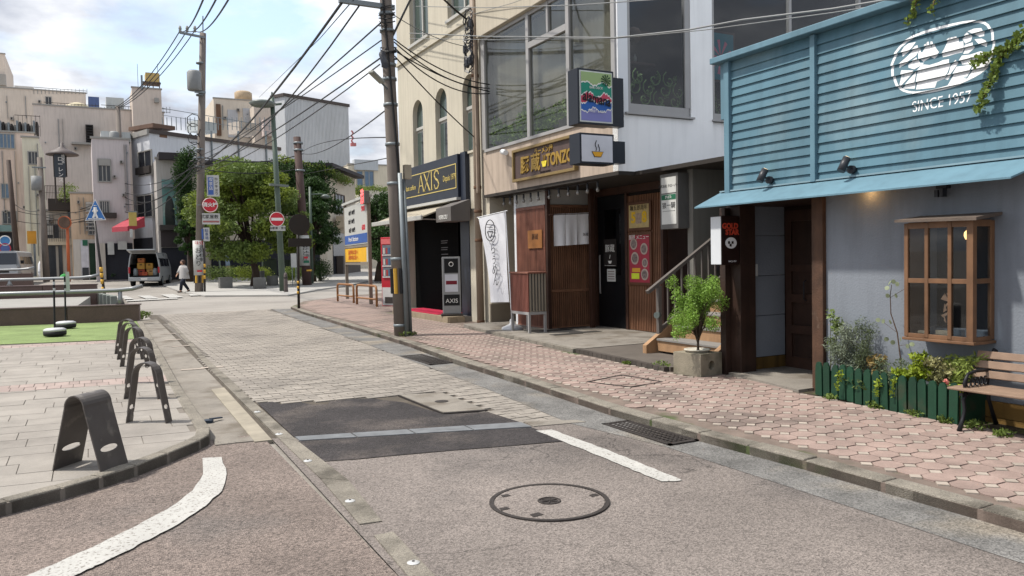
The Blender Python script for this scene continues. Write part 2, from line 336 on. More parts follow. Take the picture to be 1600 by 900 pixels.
# drain grates
def grate(quad, lab, bars=14):
    q = pxpoly(quad); t = thing('drain_grate', lab, 'drain', (q[0][0], q[0][1], g(q[0][1])))
    x0, x1 = min(p[0] for p in q), max(p[0] for p in q); y0, y1 = min(p[1] for p in q), max(p[1] for p in q); z = g((y0+y1)/2)
    b = B(); w = .03
    for A_ in ((x0, x1, y0, y0+w), (x0, x1, y1-w, y1), (x0, x0+w, y0, y1), (x1-w, x1, y0, y1)): b.box(*A_, z-.04, z+.012)
    b.build('frame', mIron, t); B().box(x0, x1, y0, y1, z-.03, z-.0).build('pit', M('pit_black', (.006, .006, .006)), t)
    for i in range(1, bars): yy = y0+(y1-y0)*i/bars; bx('cross_bar', x0+w, x1-w, yy-.008, yy+.008, z+.001, z+.009, mIron, t)
    for i in range(1, 6): xx = x0+(x1-x0)*i/6; bx('long_bar', xx-.006, xx+.006, y0+w, y1-w, z+.002, z+.0105, mIron, t)
grate([(940, 663), (985, 658), (1092, 690), (1045, 695)], 'rusty iron drain grate in the gutter in front of the blue building', 20)
grate([(633, 558), (660, 554), (703, 568), (672, 571)], 'far iron drain grate in the gutter near the utility pole', 16)
# painted markings
def paint(name, pts, lab, h=.006):
    dn = []
    for i in range(len(pts)):
        a, c = pts[i], pts[(i+1) % len(pts)]; k = max(1, int(hypot(c[0]-a[0], c[1]-a[1])/(9 if h < .01 else 60))); dn += [(a[0]+(c[0]-a[0])*j/k, a[1]+(c[1]-a[1])*j/k) for j in range(k)]
    p = [(x+(R.uniform(-.007, .007) if h < .01 else 0), y+(R.uniform(-.007, .007) if h < .01 else 0)) for x, y in pxpoly(dn)]
    o = sheet(name, p, h, mWhite); o.pop('kind'); return tag(o, lab, 'road marking')
paint('road_line', [(838, 674), (862, 672), (960, 708), (1067, 752), (1034, 754), (930, 711)], 'straight white painted line on the brown asphalt near the drain grate')
oc = [(347, 715), (354, 742), (347, 768), (320, 792), (270, 825), (200, 862), (118, 900), (40, 940)]
ic = [(-40, 935), (48, 899), (140, 858), (215, 822), (268, 793), (300, 768), (318, 742), (315, 717)]
paint('road_line', oc+ic, 'worn curved white painted line beside the plaza kerb')
k5 = lambda x, y: (x/4.706, 380+y/4.706)
for i, q in enumerate([[(835, 390), (930, 388), (985, 412), (890, 415)], [(1010, 388), (1100, 385), (1170, 406), (1075, 410)], [(1180, 380), (1270, 375), (1350, 398), (1250, 403)], [(1385, 375), (1500, 371), (1525, 383), (1400, 388)]]):
    paint('crosswalk_stripe', [k5(*p) for p in q], 'white crosswalk stripe across the far junction, %s from the left' % ('first', 'second', 'third', 'fourth')[i], .012)
paint('stop_line', [k5(890, 424), (k5(1300, 403)), k5(1310, 408), k5(900, 431)], 'thin white line in front of the far crosswalk stripes', .012)
for i, (px, py) in enumerate([(300, 577), (330, 574), (283, 541), (270, 531), (262, 522)]):
    p = gp(px, py); o = sheet('road_patch', [(p.x-.16, p.y-.05), (p.x+.14, p.y-.07), (p.x+.17, p.y+.05), (p.x-.12, p.y+.08)], .003, mDia)
# flush kerb strip with studs (one block after another)
kst = thing('kerb_strip', 'flush stone strip with round metal studs dividing the two lanes', 'kerb', (1.3, 2.2, g(2.2)))
le_ = [(690, 985), (640, 905), (584, 838)], [(727, 985), (683, 905), (614, 832)]
le2 = [(562, 821), (501, 749), (434, 684), (384, 634)], [(597, 816), (545, 752), (465, 690), (400, 632)]
for (a, b_) in (le_, le2):
    for i in range(len(a)-1): slabz('kerb_block', inset(pxpoly([a[i], a[i+1], b_[i+1], b_[i]]), .004), -.05, .008, mKerb, kst)
far_l = [(384, 634), (345, 595), (312, 560), (290, 533), (262, 503)], [(400, 632), (362, 595), (322, 560), (297, 533), (267, 503)]
for i in range(4): slabz('kerb_block', inset(pxpoly([far_l[0][i], far_l[0][i+1], far_l[1][i+1], far_l[1][i]]), .004), -.05, .006, mKerb, kst)
mStud = M('stud_metal', '#d8d8d6', .75, .35, .05, metal=.4)
for px, py in ((646, 882), (547, 785), (481, 722), (436, 680), (402, 645)):
    p = gp(px, py); s_ = B().lathe([(.032, 0), (.032, .003), (.02, .008), (.008, .009)], (p.x, p.y, g(p.y)+.008), 16).build('stud', mStud, kst)
    B().lathe([(.008, 0), (.008, .003)], (p.x, p.y, g(p.y)+.016), 8).build('stud_core', mIron, s_)
slabz('cream_strip', pxpoly([(330, 609), (350, 606), (425, 688), (398, 691)]), -.03, .006, M('cream_conc', '#aba291', .6, .9, .2, 5, bump=.3), kst)
slabz('cream_strip', pxpoly([(333, 686), (362, 682), (378, 684), (396, 681), (400, 689), (370, 692), (336, 696)]), -.03, .004, mConc, kst)
# plaza
pk = [(-9, 2.4), (-6, 3.3), (-3.4, 4.2), (-1.7, 5.02), (-.48, 5.6), (-.2, 5.76), (.02, 5.91), (.24, 6.1), (.47, 6.36), (.73, 6.68), (.82, 6.84), (.86, 7.1), (.86, 8.3), (.87, 9.7), (.91, 11.75), (.98, 15.3), (1.05, 19.2), (1.1, 22.4)]
pl_out = [(-14, 1)]+pk+[(1.12, 23)]
plaza = sheet('plaza', pl_out+[(1.2, 36), (-14, 36)], -.02, M('plaza_joint', '#8d857b', .55, .95, .2, 5), .088)
def pz(y): return g(y)+.075
def off(a, b, w=.105):
    d = Vector((b[0]-a[0], b[1]-a[1])).normalized(); n = Vector((-d.y, d.x))*w; return (a[0]+n.x, a[1]+n.y), (b[0]+n.x, b[1]+n.y)
lines = [off(pk[i], pk[i+1]) for i in range(11)]+[off((.855, 7.0), (1.1, 22.4))]
def in_plaza(poly):
    for a, b_ in lines: poly = clip(poly, a, b_) if poly else poly
    return poly
def lay(y0, y1, rh, ls, name, mat, shift, xl, limit, gap=.0035):
    y = y0; n = 0; k = 0; rst = B()
    while y < y1-.01:
        x = 1.1-shift*(k % 3)
        while x > xl-(y-6)*.18:
            w = ls*R.uniform(.8, 1.25); h = min(rh, y1-y)
            sk = .12; yl, yr = sk*(1.1-x+w), sk*(1.1-x)
            q = in_plaza([(x-w+gap, y+gap+yl), (x-gap, y+gap+yr), (x-gap, y+h-gap+yr), (x-w+gap, y+h-gap+yl)])
            if len(q) > 2:
                if n < limit: slabz(name, q, .03, .075+R.uniform(-.0015, .0015), mat, plaza); n += 1
                else:
                    m_ = len(q); rst.add([(a, b_, g(b_)+.075) for a, b_ in (q if sum(q[i][0]*q[(i+1) % m_][1]-q[(i+1) % m_][0]*q[i][1] for i in range(m_)) > 0 else q[::-1])], [list(range(m_))])
            x -= w
        y += rh; k += 1
    if rst.v: rst.build(name+'s', mat, plaza)['kind'] = 'stuff'
lay(4.6, 10.1, .3, .55, 'paving_slab', mSlab, .2, -2.6, 150)
lay(10.1, 10.62, .26, .12, 'pink_brick', mPink, 0, -1.6, 60)
lay(10.62, 15.4, .32, .6, 'far_paving_slab', mSlab, .2, -2.2, 60)
lay(15.4, 15.9, .25, .14, 'pink_edge_brick', mPink, 0, -2, 40)
# kerbs as single stones
def kerbstones(name, line, w, z0, z1, side, parent, step, mat=mKerb, bev=.012):
    pts = [Vector((*p, 0)) for p in line]; i = 0; acc = []; 
    for a, b_ in zip(pts, pts[1:]):
        n = max(1, round((b_-a).length/step)); acc += [(a.lerp(b_, k/n), a.lerp(b_, (k+1)/n)) for k in range(n)]
    for a, b_ in acc:
        d = (b_-a).normalized(); nn = Vector((-d.y, d.x, 0))*w*side; e = d*.005; zj = R.uniform(-.003, .003)
        slabz(name, [tuple((a+e)[:2]), tuple((b_-e)[:2]), tuple((b_-e+nn)[:2]), tuple((a+e+nn)[:2])], z0, z1+zj, mat, parent, bev)

kerbstones('kerbstone', pk, .11, -.05, .082, 1, plaza, .9)
turf = sheet('artificial_turf', [(-9, 18.2), (.86, 15.95), (.97, 21.6), (-9, 23.6)], .079, mTurf)
# right pavement
sw_line = [(4.38, -2), (4.33, 2.6), (4.3, 3.8), (4.24, 4.8), (4.22, 6.0), (4.33, 7.8), (4.42, 10.1), (4.62, 12.2), (4.78, 15.5), (5.06, 21.5), (5.3, 24), (6.4, 27), (9, 30), (15, 33.5)]
pav = sheet('pavement', sw_line+[(15, 12), (7.7, 12), (7.7, -2)], 0, M('pavement_joint', '#85766c', .6, .95, .25, 6, bump=.4, c2='#55603a', c2sc=1.3, c2lo=.56), .062)
kerbstones('kerbstone', sw_line[:-3], .15, -.05, .076, -1, pav, .62)
kerbstones('kerbstone', sw_line[-4:], .15, -.05, .06, -1, pav, 1.2)
sheet('right_gutter', [(3.93, -2), (3.9, 4.8), (3.72, 5.9), (3.9, 8), (4.1, 12), (4.3, 15.5), (4.62, 21.5), (4.8, 24.5)]+[(x-.004, y) for x, y in sw_line[10::-1]], .003, mGran)
def sw_in(y): return 6.32 if y < 5.7 else (6.45 if y < 7 else (6.05 if y < 9 else (6.05+(y-9)*.1 if y < 14.4 else (6.68 if y < 19.8 else 9.6))))
def sw_out(y):
    for a, b_ in zip(sw_line, sw_line[1:]):
        if a[1] <= y <= b_[1]: return a[0]+(b_[0]-a[0])*(y-a[1])/(b_[1]-a[1])
    return 4.4
px_, py_, ch, gp_ = .205, .18, .052, .004
def octm(ax, ay, c, z0, z1):
    p = [(-ax+c, -ay), (ax-c, -ay), (ax, -ay+c), (ax, ay-c), (ax-c, ay), (-ax+c, ay), (-ax, ay-c), (-ax, -ay+c)]; return p
oc_me = B().prism(octm(px_/2-gp_, py_/2-gp_, ch, 0, 0), -.03, 0).mesh('octagon_tile', mOct)
di_me = B().prism([(ch-gp_*1.5, 0), (0, ch-gp_*1.5), (-ch+gp_*1.5, 0), (0, -ch+gp_*1.5)], -.03, .0).mesh('square_tile', mDia)
oc_l, di_l = [], []
for j in range(10, 160):
    y = j*py_+.02
    for i in range(40):
        x = 4.28+i*px_
        if sw_out(y)+.16+px_/2 < x < sw_in(y)-px_/2+.03: oc_l.append((x, y))
        if sw_out(y)+.16+ch < x+px_/2 < sw_in(y): di_l.append((x+px_/2, y+py_/2))
for lst, me, nm, mt, pr in ((oc_l, oc_me, 'octagon_tile', mOct, octm(px_/2-gp_, py_/2-gp_, ch, 0, 0)), (di_l, di_me, 'square_tile', mDia, [(ch-gp_*1.5, 0), (0, ch-gp_*1.5), (-ch+gp_*1.5, 0), (0, -ch+gp_*1.5)])):
    lst = [p for p in lst if p[1] > 2.0]; lst.sort(key=lambda p: hypot(*p)); rst = B()
    for x, y in lst[:300]: put(nm, me, (x, y, g(y)+.072+R.uniform(-.003, .002)), pav, R.uniform(-.02, .02))
    for x, y in lst[300:]: n = len(pr); pr_ = pr if sum(pr[i][0]*pr[(i+1) % n][1]-pr[(i+1) % n][0]*pr[i][1] for i in range(n)) > 0 else pr[::-1]; rst.add([(x+a, y+b_, g(y+b_)+.071) for a, b_ in pr_], [list(range(n))])
    rst.build(nm+'s', mt, pav)['kind'] = 'stuff'
# strip of soil and weeds at the foot of the blue building, far paving round the trees
sheet('soil_strip', [(6.3, 1), (6.6, 1), (6.6, 5.6), (6.3, 5.6)], .068, mSoil)
isl = sheet('far_pavement', pxpoly([(320, 463), (450, 462), (505, 452), (600, 434), (600, 426), (470, 424), (300, 436), (255, 446)]), -.02, M('far_paving', '#b9b6b0', .62, .9, .08, .8), .06)
mWeed = M('weed_leaf', '#7d9440', .5, .7, .3, 12, trans=.25, rnd=.1)
WD = [(6.25, 5.2, .07), (6.24, 4.7, .09), (6.22, 4.3, .09), (6.2, 4.0, .08), (6.17, 3.75, .1), (6.12, 3.5, .08), (6.2, 7.7, .12), (6.15, 7.55, .1), (4.98, 13.35, .14), (5.12, 13.45, .1), (1.16, 22.3, .25), (6.05, 8.2, .06), (6.3, 3.3, .1)]
wl = ['beside the first pickets', 'by the left half of the picket planter', 'at the middle of the picket planter', 'by the right half of the picket planter', 'at the iron bench leg', 'on the paving edge under the bench', 'left of the concrete tree pot', 'in front of the concrete tree pot', 'at the foot of the utility pole', 'right of the utility pole foot', 'at the end of the far granite wall', 'at the edge of the tiled platform', 'below the bench seat']
for (x, y, r), l_ in zip(WD, wl):
    o = leaves([(x, y, g(y)+.07+r*.3, r*1.1, r, r*.45)], 140, .035 if r < .2 else .09, seed=int(x*y*100)).build('weed', mWeed)
    tag(o, 'small green weed tuft '+l_, 'weed', 'weeds in the paving')
hv = thing('pavement_hatch', 'square paved inspection hatch outlined by a dark frame in the pavement', 'cover', gp(980, 596, .07))
hq = pxpoly([(918, 597), (972, 586), (1034, 597), (985, 605)], .072)
for i in range(4):
    a, c = Vector((*hq[i], 0)), Vector((*hq[(i+1) % 4], 0)); a.z, c.z = g(a.y)+.0735, g(c.y)+.0735; B().bar(a, c, .028, .008).build('frame_bar', mIron, hv)
def litter():
    p = gp(325, 660); t = thing('litter', 'small dark crumpled piece of litter lying in the left gutter', 'litter', p)
    b = B(); b.prism([(p.x-.05, p.y-.04), (p.x+.03, p.y-.05), (p.x+.05, p.y+.01), (p.x, p.y+.05), (p.x-.06, p.y+.02)], p.z, p.z+.025); b.build('wrapper', M('litter_blue', '#3b4654', .6), t)
    B().bar((p.x+.02, p.y, p.z+.03), (p.x+.13, p.y+.07, p.z+.02), .03, .012).build('flap', M('litter_blue', '#3b4654', .6), t)
litter()
# ================================================================ BLUE BAR BUILDING
mBlue = M('blue_siding', '#5f8899', .6, .6, .12, 1.1, bump=.15, bsc=14, streak=.16, rnd=.06, c2='#86a0a8', c2sc=.9, c2lo=.5, c2hi=.72)
mBlueT = M('blue_trim', '#7096a7', .62, .6, .1, 2, streak=.14)
mStuc = M('stucco_grey', '#8f969f', .64, .9, .07, 1.2, bump=.35, bsc=55, streak=.14, stain=.1, stsc=.8)
mPanG = M('recess_panel', '#8e959f', .72, .85, .08, 2, bump=.5, bsc=40)
mOch = M('ochre_plank', '#8a6a34', .6, .8, .3, 3, streak=.55, bump=.3, rnd=.1)
mDkW = M('dark_wood', '#3f2b22', .6, .6, .3, 4, streak=.35, bump=.3, bsc=30)
mWthW = M('worn_brown_post', '#5d4231', .6, .75, .3, 6, streak=.4, bump=.4, c2='#8b7563', c2sc=5, c2lo=.6, c2hi=.72)
mBayW = M('bay_wood', '#7f5d42', .7, .55, .2, 5, streak=.25, bump=.2)
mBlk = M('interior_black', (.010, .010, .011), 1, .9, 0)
mGls = glass('window_glass', (.75, .78, .8), .3)
mLamp = M('lamp_black', '#3a3c42', .6, .45, .08)
BZ, BP = 2.25, .0985        # first board height, pitch
bb = thing('blue_building', 'bar with blue clapboard upper storey and grey stucco wall at the right', 'building', (6.55, 4, g(4)))
w_ = B(); bY0, bY1, bZ0, bZ1 = 3.86, 4.42, .86, 1.74
w_.box(6.55, 6.7, -3, bY0, -.1, 2.3).box(6.55, 6.7, bY1, 5.55, -.1, 2.3).box(6.55, 6.7, bY0, bY1, -.1, bZ0).box(6.55, 6.7, bY0, bY1, bZ1, 2.3)
w_.build('wall', mStuc, bb)
B().box(6.6, 9.4, -3, 6.9, 2.3, 3.74).build('upper_wall', mBlueT, bb)
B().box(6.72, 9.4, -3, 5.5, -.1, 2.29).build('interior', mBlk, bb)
nB = 15
for (ya, yb) in ((5.645, 6.79), (-3, 5.585)):
    sec = [(6.525, 0), (6.600, 0), (6.600, BP-.001), (6.549, BP+.012), (6.5465, BP+.012)]
    b = B(); n = len(sec); ln = yb-ya
    b.add([(x, -ln/2, z) for x, z in sec]+[(x, ln/2, z) for x, z in sec], [list(range(n)), list(range(n, 2*n))[::-1]]+[(i, i+n, (i+1) % n+n, (i+1) % n) for i in range(n)])
    me = b.mesh('siding_board', mBlue)
    for k in range(nB): put('siding_board', me, (0, (ya+yb)/2, BZ+k*BP), bb)
bx('corner_trim', 6.49, 6.6, 6.79, 6.87, 2.22, 3.74, mBlueT, bb, .004)
bx('corner_trim', 6.52, 6.6, 6.873, 6.95, 3.1, 3.74, mBlueT, bb, .004)
bx('batten', 6.492, 6.6, 5.585, 5.645, 2.26, 3.735, mBlueT, bb, .004)
bx('roof_cap', 6.42, 6.7, -3, 7.02, 3.742, 3.81, mBlueT, bb, .008)
for i in range(8): bx('corrugated_rib', 6.6+i*.09, 6.65+i*.09, 6.9, 6.935, 2.2, 3.12, mBlueT, bb)
bx('corrugated_cap', 6.56, 7.4, 6.9, 6.99, 3.12, 3.135, mDkW, bb)
ay = atX(1583, 284, 6.2).y
ev = B(); ev.add([(6.55, 6.98, 2.27), (6.17, 7.02, 2.09), (6.17, ay, 2.09), (6.55, ay-.2, 2.27), (6.55, 6.98, 2.255), (6.17, 7.02, 2.075), (6.17, ay, 2.075), (6.55, ay-.2, 2.255)], [(0, 3, 2, 1), (4, 5, 6, 7), (0, 1, 5, 4), (1, 2, 6, 5), (2, 3, 7, 6)])
ev.build('eave_flashing', mBlueT, bb)
bx('eave_lip', 6.5, 6.56, ay-.2, 6.96, 2.262, 2.278, M('blue_light_trim', '#8fabb6', .66, .5), bb)
B().box(6.56, 7.45, 5.5, 6.9, 2.1, 2.24).build('recess_ceiling', mDkW, bb)
bx('wood_pillar', 6.6, 6.84, 6.74, 6.96, .1, 2.1, mDkW, bb, .006)
bx('wood_pillar', 6.52, 6.598, 6.9, 6.99, .1, 2.08, mDkW, bb, .006)
bx('pillar_foot', 6.57, 6.93, 6.7, 7.0, .04, .14, mConc, bb, .012)
for i, (a, b_) in enumerate(((.31, .8), (.806, 1.275), (1.281, 1.75), (1.756, 2.1))): bx('wall_panel', 6.845, 7.43, 6.85, 6.95, a, b_, mPanG, bb, .003)
bx('panel_backing', 6.85, 7.44, 6.955, 6.99, .05, 2.15, mPanG, bb); bx('base_panel', 6.845, 7.43, 6.844, 6.95, .08, .305, mOch, bb)
bx('recess_side', 6.75, 7.45, 5.5, 5.6, 0, 2.1, mStuc, bb)
bx('door_post', 6.5, 6.62, 5.5, 5.64, .08, 2.1, mWthW, bb, .008)
bx('back_wall', 7.46, 7.5, 5.5, 6.95, 0, 2.15, mDkW, bb)
dr = bx('door', 7.435, 7.462, 5.95, 6.82, .1, 2.05, mDkW, bb)
for z0, z1 in ((.1, .3), (.58, .68), (.95, 1.05), (1.32, 1.4), (1.92, 2.05)): bx('door_rail', 7.405, 7.434, 5.95, 6.82, z0, z1, M('door_rail_wood', '#4a342a', .6, .5, .25, 5, streak=.3), dr)
for y0, y1 in ((5.95, 6.04), (6.36, 6.42), (6.73, 6.82)): bx('door_stile', 7.41, 7.433, y0, y1, .1, 2.05, M('door_rail_wood', '#4a342a'), dr)
B().tube([(7.40, 6.5, .98), (7.36, 6.5, 1.0), (7.36, 6.5, 1.2), (7.40, 6.5, 1.22)], .008, 6).build('door_handle', mLamp, dr)
slabz('threshold', [(6.28, 5.62), (7.44, 5.62), (7.44, 6.84), (6.5, 6.84)], .0, .095, mConc, bb)
for z0, z1 in ((.0, .125), (.13, .26)): bx('base_plank', 6.515, 6.549, -3, 3.9, z0+.03, z1+.03, mOch, bb, .003)
bx('base_curb', 6.44, 6.549, -3, 5.5, -.1, .05, mSoil, bb)
# bay window
F0 = 6.255; yL, yR = 4.43, 3.82
bay = thing('bay_window', 'small brown wooden bay window with eight panes on the grey wall', 'window', (6.55, 4.1, .8))
for y in (yL, 4.225, 4.02): bx('mullion', F0, F0+.035, y-.035 if y == yL else y-.016, y if y == yL else y+.016, .8, 1.78, mBayW, bay, .003)
bx('corner_post', F0-.002, F0+.05, yR, yR+.055, .79, 1.78, mBayW, bay, .003)
bx('corner_post', 6.5, 6.548, yR, yR+.03, .8, 1.78, mBayW, bay, .003)
for z0, z1 in ((.795, .83), (1.265, 1.305), (1.73, 1.785)):
    for ya, yb in ((yR+.056, 4.003), (4.037, 4.208), (4.242, yL-.036)): bx('rail', F0+.003, F0+.032, ya, yb, z0, z1, mBayW, bay, .002)
    bx('side_rail', F0+.051, 6.499, yR+.002, yR+.028, z0, z1, mBayW, bay, .002)
for za, zb in ((.83, 1.265), (1.305, 1.73)):
    for ya, yb in ((yR+.056, 4.003), (4.037, 4.208), (4.242, yL-.036)): bx('pane', F0+.014, F0+.018, ya, yb, za, zb, mGls, bay)
    bx('pane', F0+.051, 6.499, yR+.012, yR+.016, za, zb, mGls, bay)
bx('sill_board', F0-.015, 6.549, yR-.015, yL+.01, .77, .794, mBayW, bay, .004)
bx('left_side', F0+.036, 6.549, yL-.02, yL-.002, .8, 1.78, mBayW, bay)
rf = B().add([(F0-.06, yR-.06, 1.775), (F0-.06, yL+.05, 1.79), (6.549, yL+.05, 1.83), (6.549, yR-.06, 1.82), (F0-.06, yR-.06, 1.8), (F0-.06, yL+.05, 1.812), (6.549, yL+.05, 1.85), (6.549, yR-.06, 1.845)], [(0, 1, 2, 3), (7, 6, 5, 4), (0, 4, 5, 1), (1, 5, 6, 2), (3, 2, 6, 7), (0, 3, 7, 4)])
rf.build('roof_board', M('bay_roof', '#6f6258', .6, .8, .2, 8, bump=.3), bay)
mPale = M('driftwood', '#c9b79b', .7, .7, .15, 20)
o = B().box(F0+.06, F0+.1, 4.06, 4.18, .83, .865).build('wood_block', mPale); tag(o, 'pale wooden block lying inside the bay window', 'ornament')
o = B().box(F0+.06, F0+.1, 4.26, 4.34, .83, .85).build('wood_block', mPale); tag(o, 'small pale slip of wood in the left bay pane', 'ornament')
df = thing('dried_flower', 'dried flower ornament hanging inside the middle bay panes', 'ornament', (6.33, 4.08, 1.0))
B().tube([(6.33, 4.08, .84), (6.33, 4.09, 1.0), (6.34, 4.06, 1.16)], .005, 5).build('stem', mDkW, df)
for i in range(6):
    z = .93+i*.045; B().prism([(4.08+.03*sin(i), z), (4.10+.03*sin(i*2), z+.02), (4.06+.04*cos(i*3), z+.075)], 6.31, 6.314, 'x').build('petal', M('dried_petal', '#c49a7c', .7, .8, .1, 30), df)
bl2 = thing('hanging_lamp', 'small warm lit lamp hanging inside the bay window', 'lamp', (6.66, 4.1, 1.7))
B().lathe([(.012, .05), (.03, .03), (.032, 0), (.02, -.03)], (6.64, 4.1, 1.66), 12).build('bulb', M('bulb_warm', (1, .55, .2), 1, .5, 0, emit=2.5), bl2)
B().tube([(6.64, 4.1, 1.71), (6.64, 4.1, 1.8)], .004, 5).build('cord', mLamp, bl2)
# painted emblem and date, lying on the boards
def on_boards(bm, name, mat, parent):
    for k in range(nB+1): bmesh.ops.bisect_plane(bm, geom=bm.verts[:]+bm.edges[:]+bm.faces[:], plane_co=(0, 0, BZ+k*BP+.001), plane_no=(0, 0, 1))
    bmesh.ops.triangulate(bm, faces=bm.faces[:]); b = B()
    for f in bm.faces:
        zc = f.calc_center_median().z; k = int((zc-BZ-.001)//BP); vs = []
        for v in f.verts:
            t = (v.co.z-BZ-k*BP)/BP; vs.append((6.525+.0215*min(1, max(0, t))-.0022, v.co.y, v.co.z))
        n_ = (Vector(vs[1])-Vector(vs[0])).cross(Vector(vs[2])-Vector(vs[0]))
        b.add(vs if n_.x < 0 else vs[::-1], [(0, 1, 2)])
    bm.free(); return b.build(name, mat, parent)
mEmb = M('emblem_paint', '#e2e3e4', .85, .7, .1, 8, c2='#9fb2ba', c2sc=18, c2lo=.62, c2hi=.75)
def lg(pts): return [atX(1385+x/5.805, 25+y/5.805, 6.54) for x, y in pts]
emb = thing('wall_emblem', 'white painted oval emblem of two figures with a date on the siding', 'emblem', (6.5, 4.3, 2.9))
out_ = [(115, 280), (170, 225), (240, 180), (330, 143), (420, 115), (520, 88), (620, 65), (710, 48), (790, 40), (850, 42), (900, 55), (935, 78), (958, 110), (975, 150), (985, 200), (988, 260), (980, 330), (960, 400), (935, 445), (900, 490), (855, 527), (800, 560), (730, 596), (650, 630), (565, 658), (480, 680), (400, 696), (320, 705), (255, 706), (200, 700), (155, 686), (120, 665), (92, 632), (70, 590), (54, 542), (45, 490), (48, 440), (60, 390), (83, 330)]
cxx = sum(p[0] for p in out_)/len(out_); cyy = sum(p[1] for p in out_)/len(out_)
inn_ = [(x-(x-cxx)/hypot(x-cxx, y-cyy)*24, y-(y-cyy)/hypot(x-cxx, y-cyy)*26) for x, y in out_]
bm = bmesh.new(); a_ = [bm.verts.new(p) for p in lg(out_)]; c2_ = [bm.verts.new(p) for p in lg(inn_)]; n = len(a_)
for i in range(n): bm.faces.new((a_[i], a_[(i+1) % n], c2_[(i+1) % n], c2_[i]))
on_boards(bm, 'oval_ring', mEmb, emb)
FIG = [[(140, 330), (165, 280), (200, 250), (270, 235), (240, 290), (150, 370)], [(118, 440), (200, 360), (265, 275), (290, 265), (300, 300), (275, 362), (190, 425), (120, 470)],
 [(300, 392), (292, 340), (302, 285), (318, 330), (360, 330), (350, 262), (364, 255), (385, 308), (375, 238), (390, 232), (412, 298), (407, 232), (424, 232), (450, 288), (487, 330), (440, 388), (400, 372), (340, 415)],
 [(200, 440), (280, 375), (300, 425), (345, 425), (320, 450), (260, 485), (205, 470)],
 [(140, 492), (255, 495), (140, 640), (128, 625)], [(270, 500), (262, 660), (150, 658)], [(280, 500), (330, 440), (400, 445), (480, 420), (520, 400), (575, 392), (578, 450), (560, 520), (525, 572), (460, 595), (450, 650), (275, 668)],
 [(505, 352), (530, 300), (560, 212), (574, 200), (576, 246), (598, 197), (611, 195), (607, 246), (634, 188), (648, 190), (642, 240), (700, 228), (712, 282), (690, 330), (640, 340), (560, 365), (515, 375)],
 [(690, 208), (738, 150), (780, 182), (772, 228), (722, 252)], [(742, 140), (800, 115), (868, 110), (888, 140), (890, 182), (850, 190)], [(802, 212), (870, 205), (915, 228), (910, 280), (850, 258)],
 [(720, 262), (790, 240), (800, 290), (750, 340), (700, 345)], [(668, 402), (690, 360), (770, 350), (860, 320), (940, 345), (900, 400), (780, 440), (690, 440)], [(585, 450), (640, 398), (650, 430), (560, 580), (530, 572), (575, 520)], [(640, 460), (790, 440), (715, 590), (565, 632)], [(805, 440), (935, 390), (905, 480), (800, 555), (730, 585)]]
for q in FIG:
    bm = bmesh.new(); bm.faces.new([bm.verts.new(p) for p in lg(q)]); bmesh.ops.triangulate(bm, faces=bm.faces[:]); on_boards(bm, 'figure_shape', mEmb, emb)
tx = text('date', 'SINCE 1957', .135, (0, 0, 0), XN, ZU, mEmb, None, 0, sx=.8); c0 = atX(1471, 158, 6.54); bm = bmesh.new(); bm.from_mesh(tx.data); bpy.data.objects.remove(tx)
bmesh.ops.translate(bm, verts=bm.verts[:], vec=(0, c0.y, c0.z-.01)); on_boards(bm, 'date_lettering', mEmb, emb)
# wall spot lamps
for (y, lab) in ((6.2, 'black spot lamp on the blue siding nearest the left corner'), (5.16, 'black spot lamp on the blue siding below the emblem, the right one')):
    t = thing('spot_lamp', lab, 'lamp', (6.53, y, 2.34), 0, 'spot lamps on the siding')
    B().tube([(6.53, y, 2.335), (6.485, y, 2.335)], .04, 14).build('base', mLamp, t, 2)
    B().tube([(6.50, y, 2.335), (6.44, y+.02, 2.37)], .012, 6).build('arm', mLamp, t)
    c = Vector((6.42, y+.02, 2.38)); d = Vector((.45, -.12, .85)).normalized()
    B().tube([c-d*.07, c+d*.075], .038, 16).build('barrel', mLamp, t, 2)
    B().disc(c+d*.077, d, .031, .004, 14).build('lens', M('lens_warm', (1, .75, .4), 1, .4, 0, emit=1.5), t)
# under-eave lamp throwing a warm pool on the wall
t = thing('eave_lamp', 'small lit downlight under the blue eave flashing above the grey wall', 'lamp', (6.46, 4.98, 2.2))
B().lathe([(.03, 0), (.03, -.05), (.022, -.055)], (6.46, 4.98, 2.2), 12).build('can', mLamp, t)
B().disc((6.46, 4.98, 2.142), (0, 0, 1), .02, .004, 10).build('lens', M('lens_warm2', (1, .6, .25), 1, .4, 0, emit=6), t)
ld = bpy.data.lights.new('eave_glow', 'POINT'); ld.energy = .7; ld.color = (1, .55, .2); ld.shadow_soft_size = .02
lo_ = bpy.data.objects.new('eave_glow', ld); COL.objects.link(lo_); lo_.parent = t; lo_.location = (0, 0, -.09)
t = thing('security_camera', 'tiny black fitting fixed under the eave above the bay window', 'fitting', (6.5, 4.3, 2.1))
B().box(6.44, 6.5, 4.2, 4.23, 2.0, 2.07).build('body', mLamp, t); B().box(6.44, 6.5, 4.245, 4.275, 2.0, 2.06).build('body', mLamp, t); B().box(6.47, 6.54, 4.19, 4.28, 2.07, 2.1).build('bracket', mLamp, t)
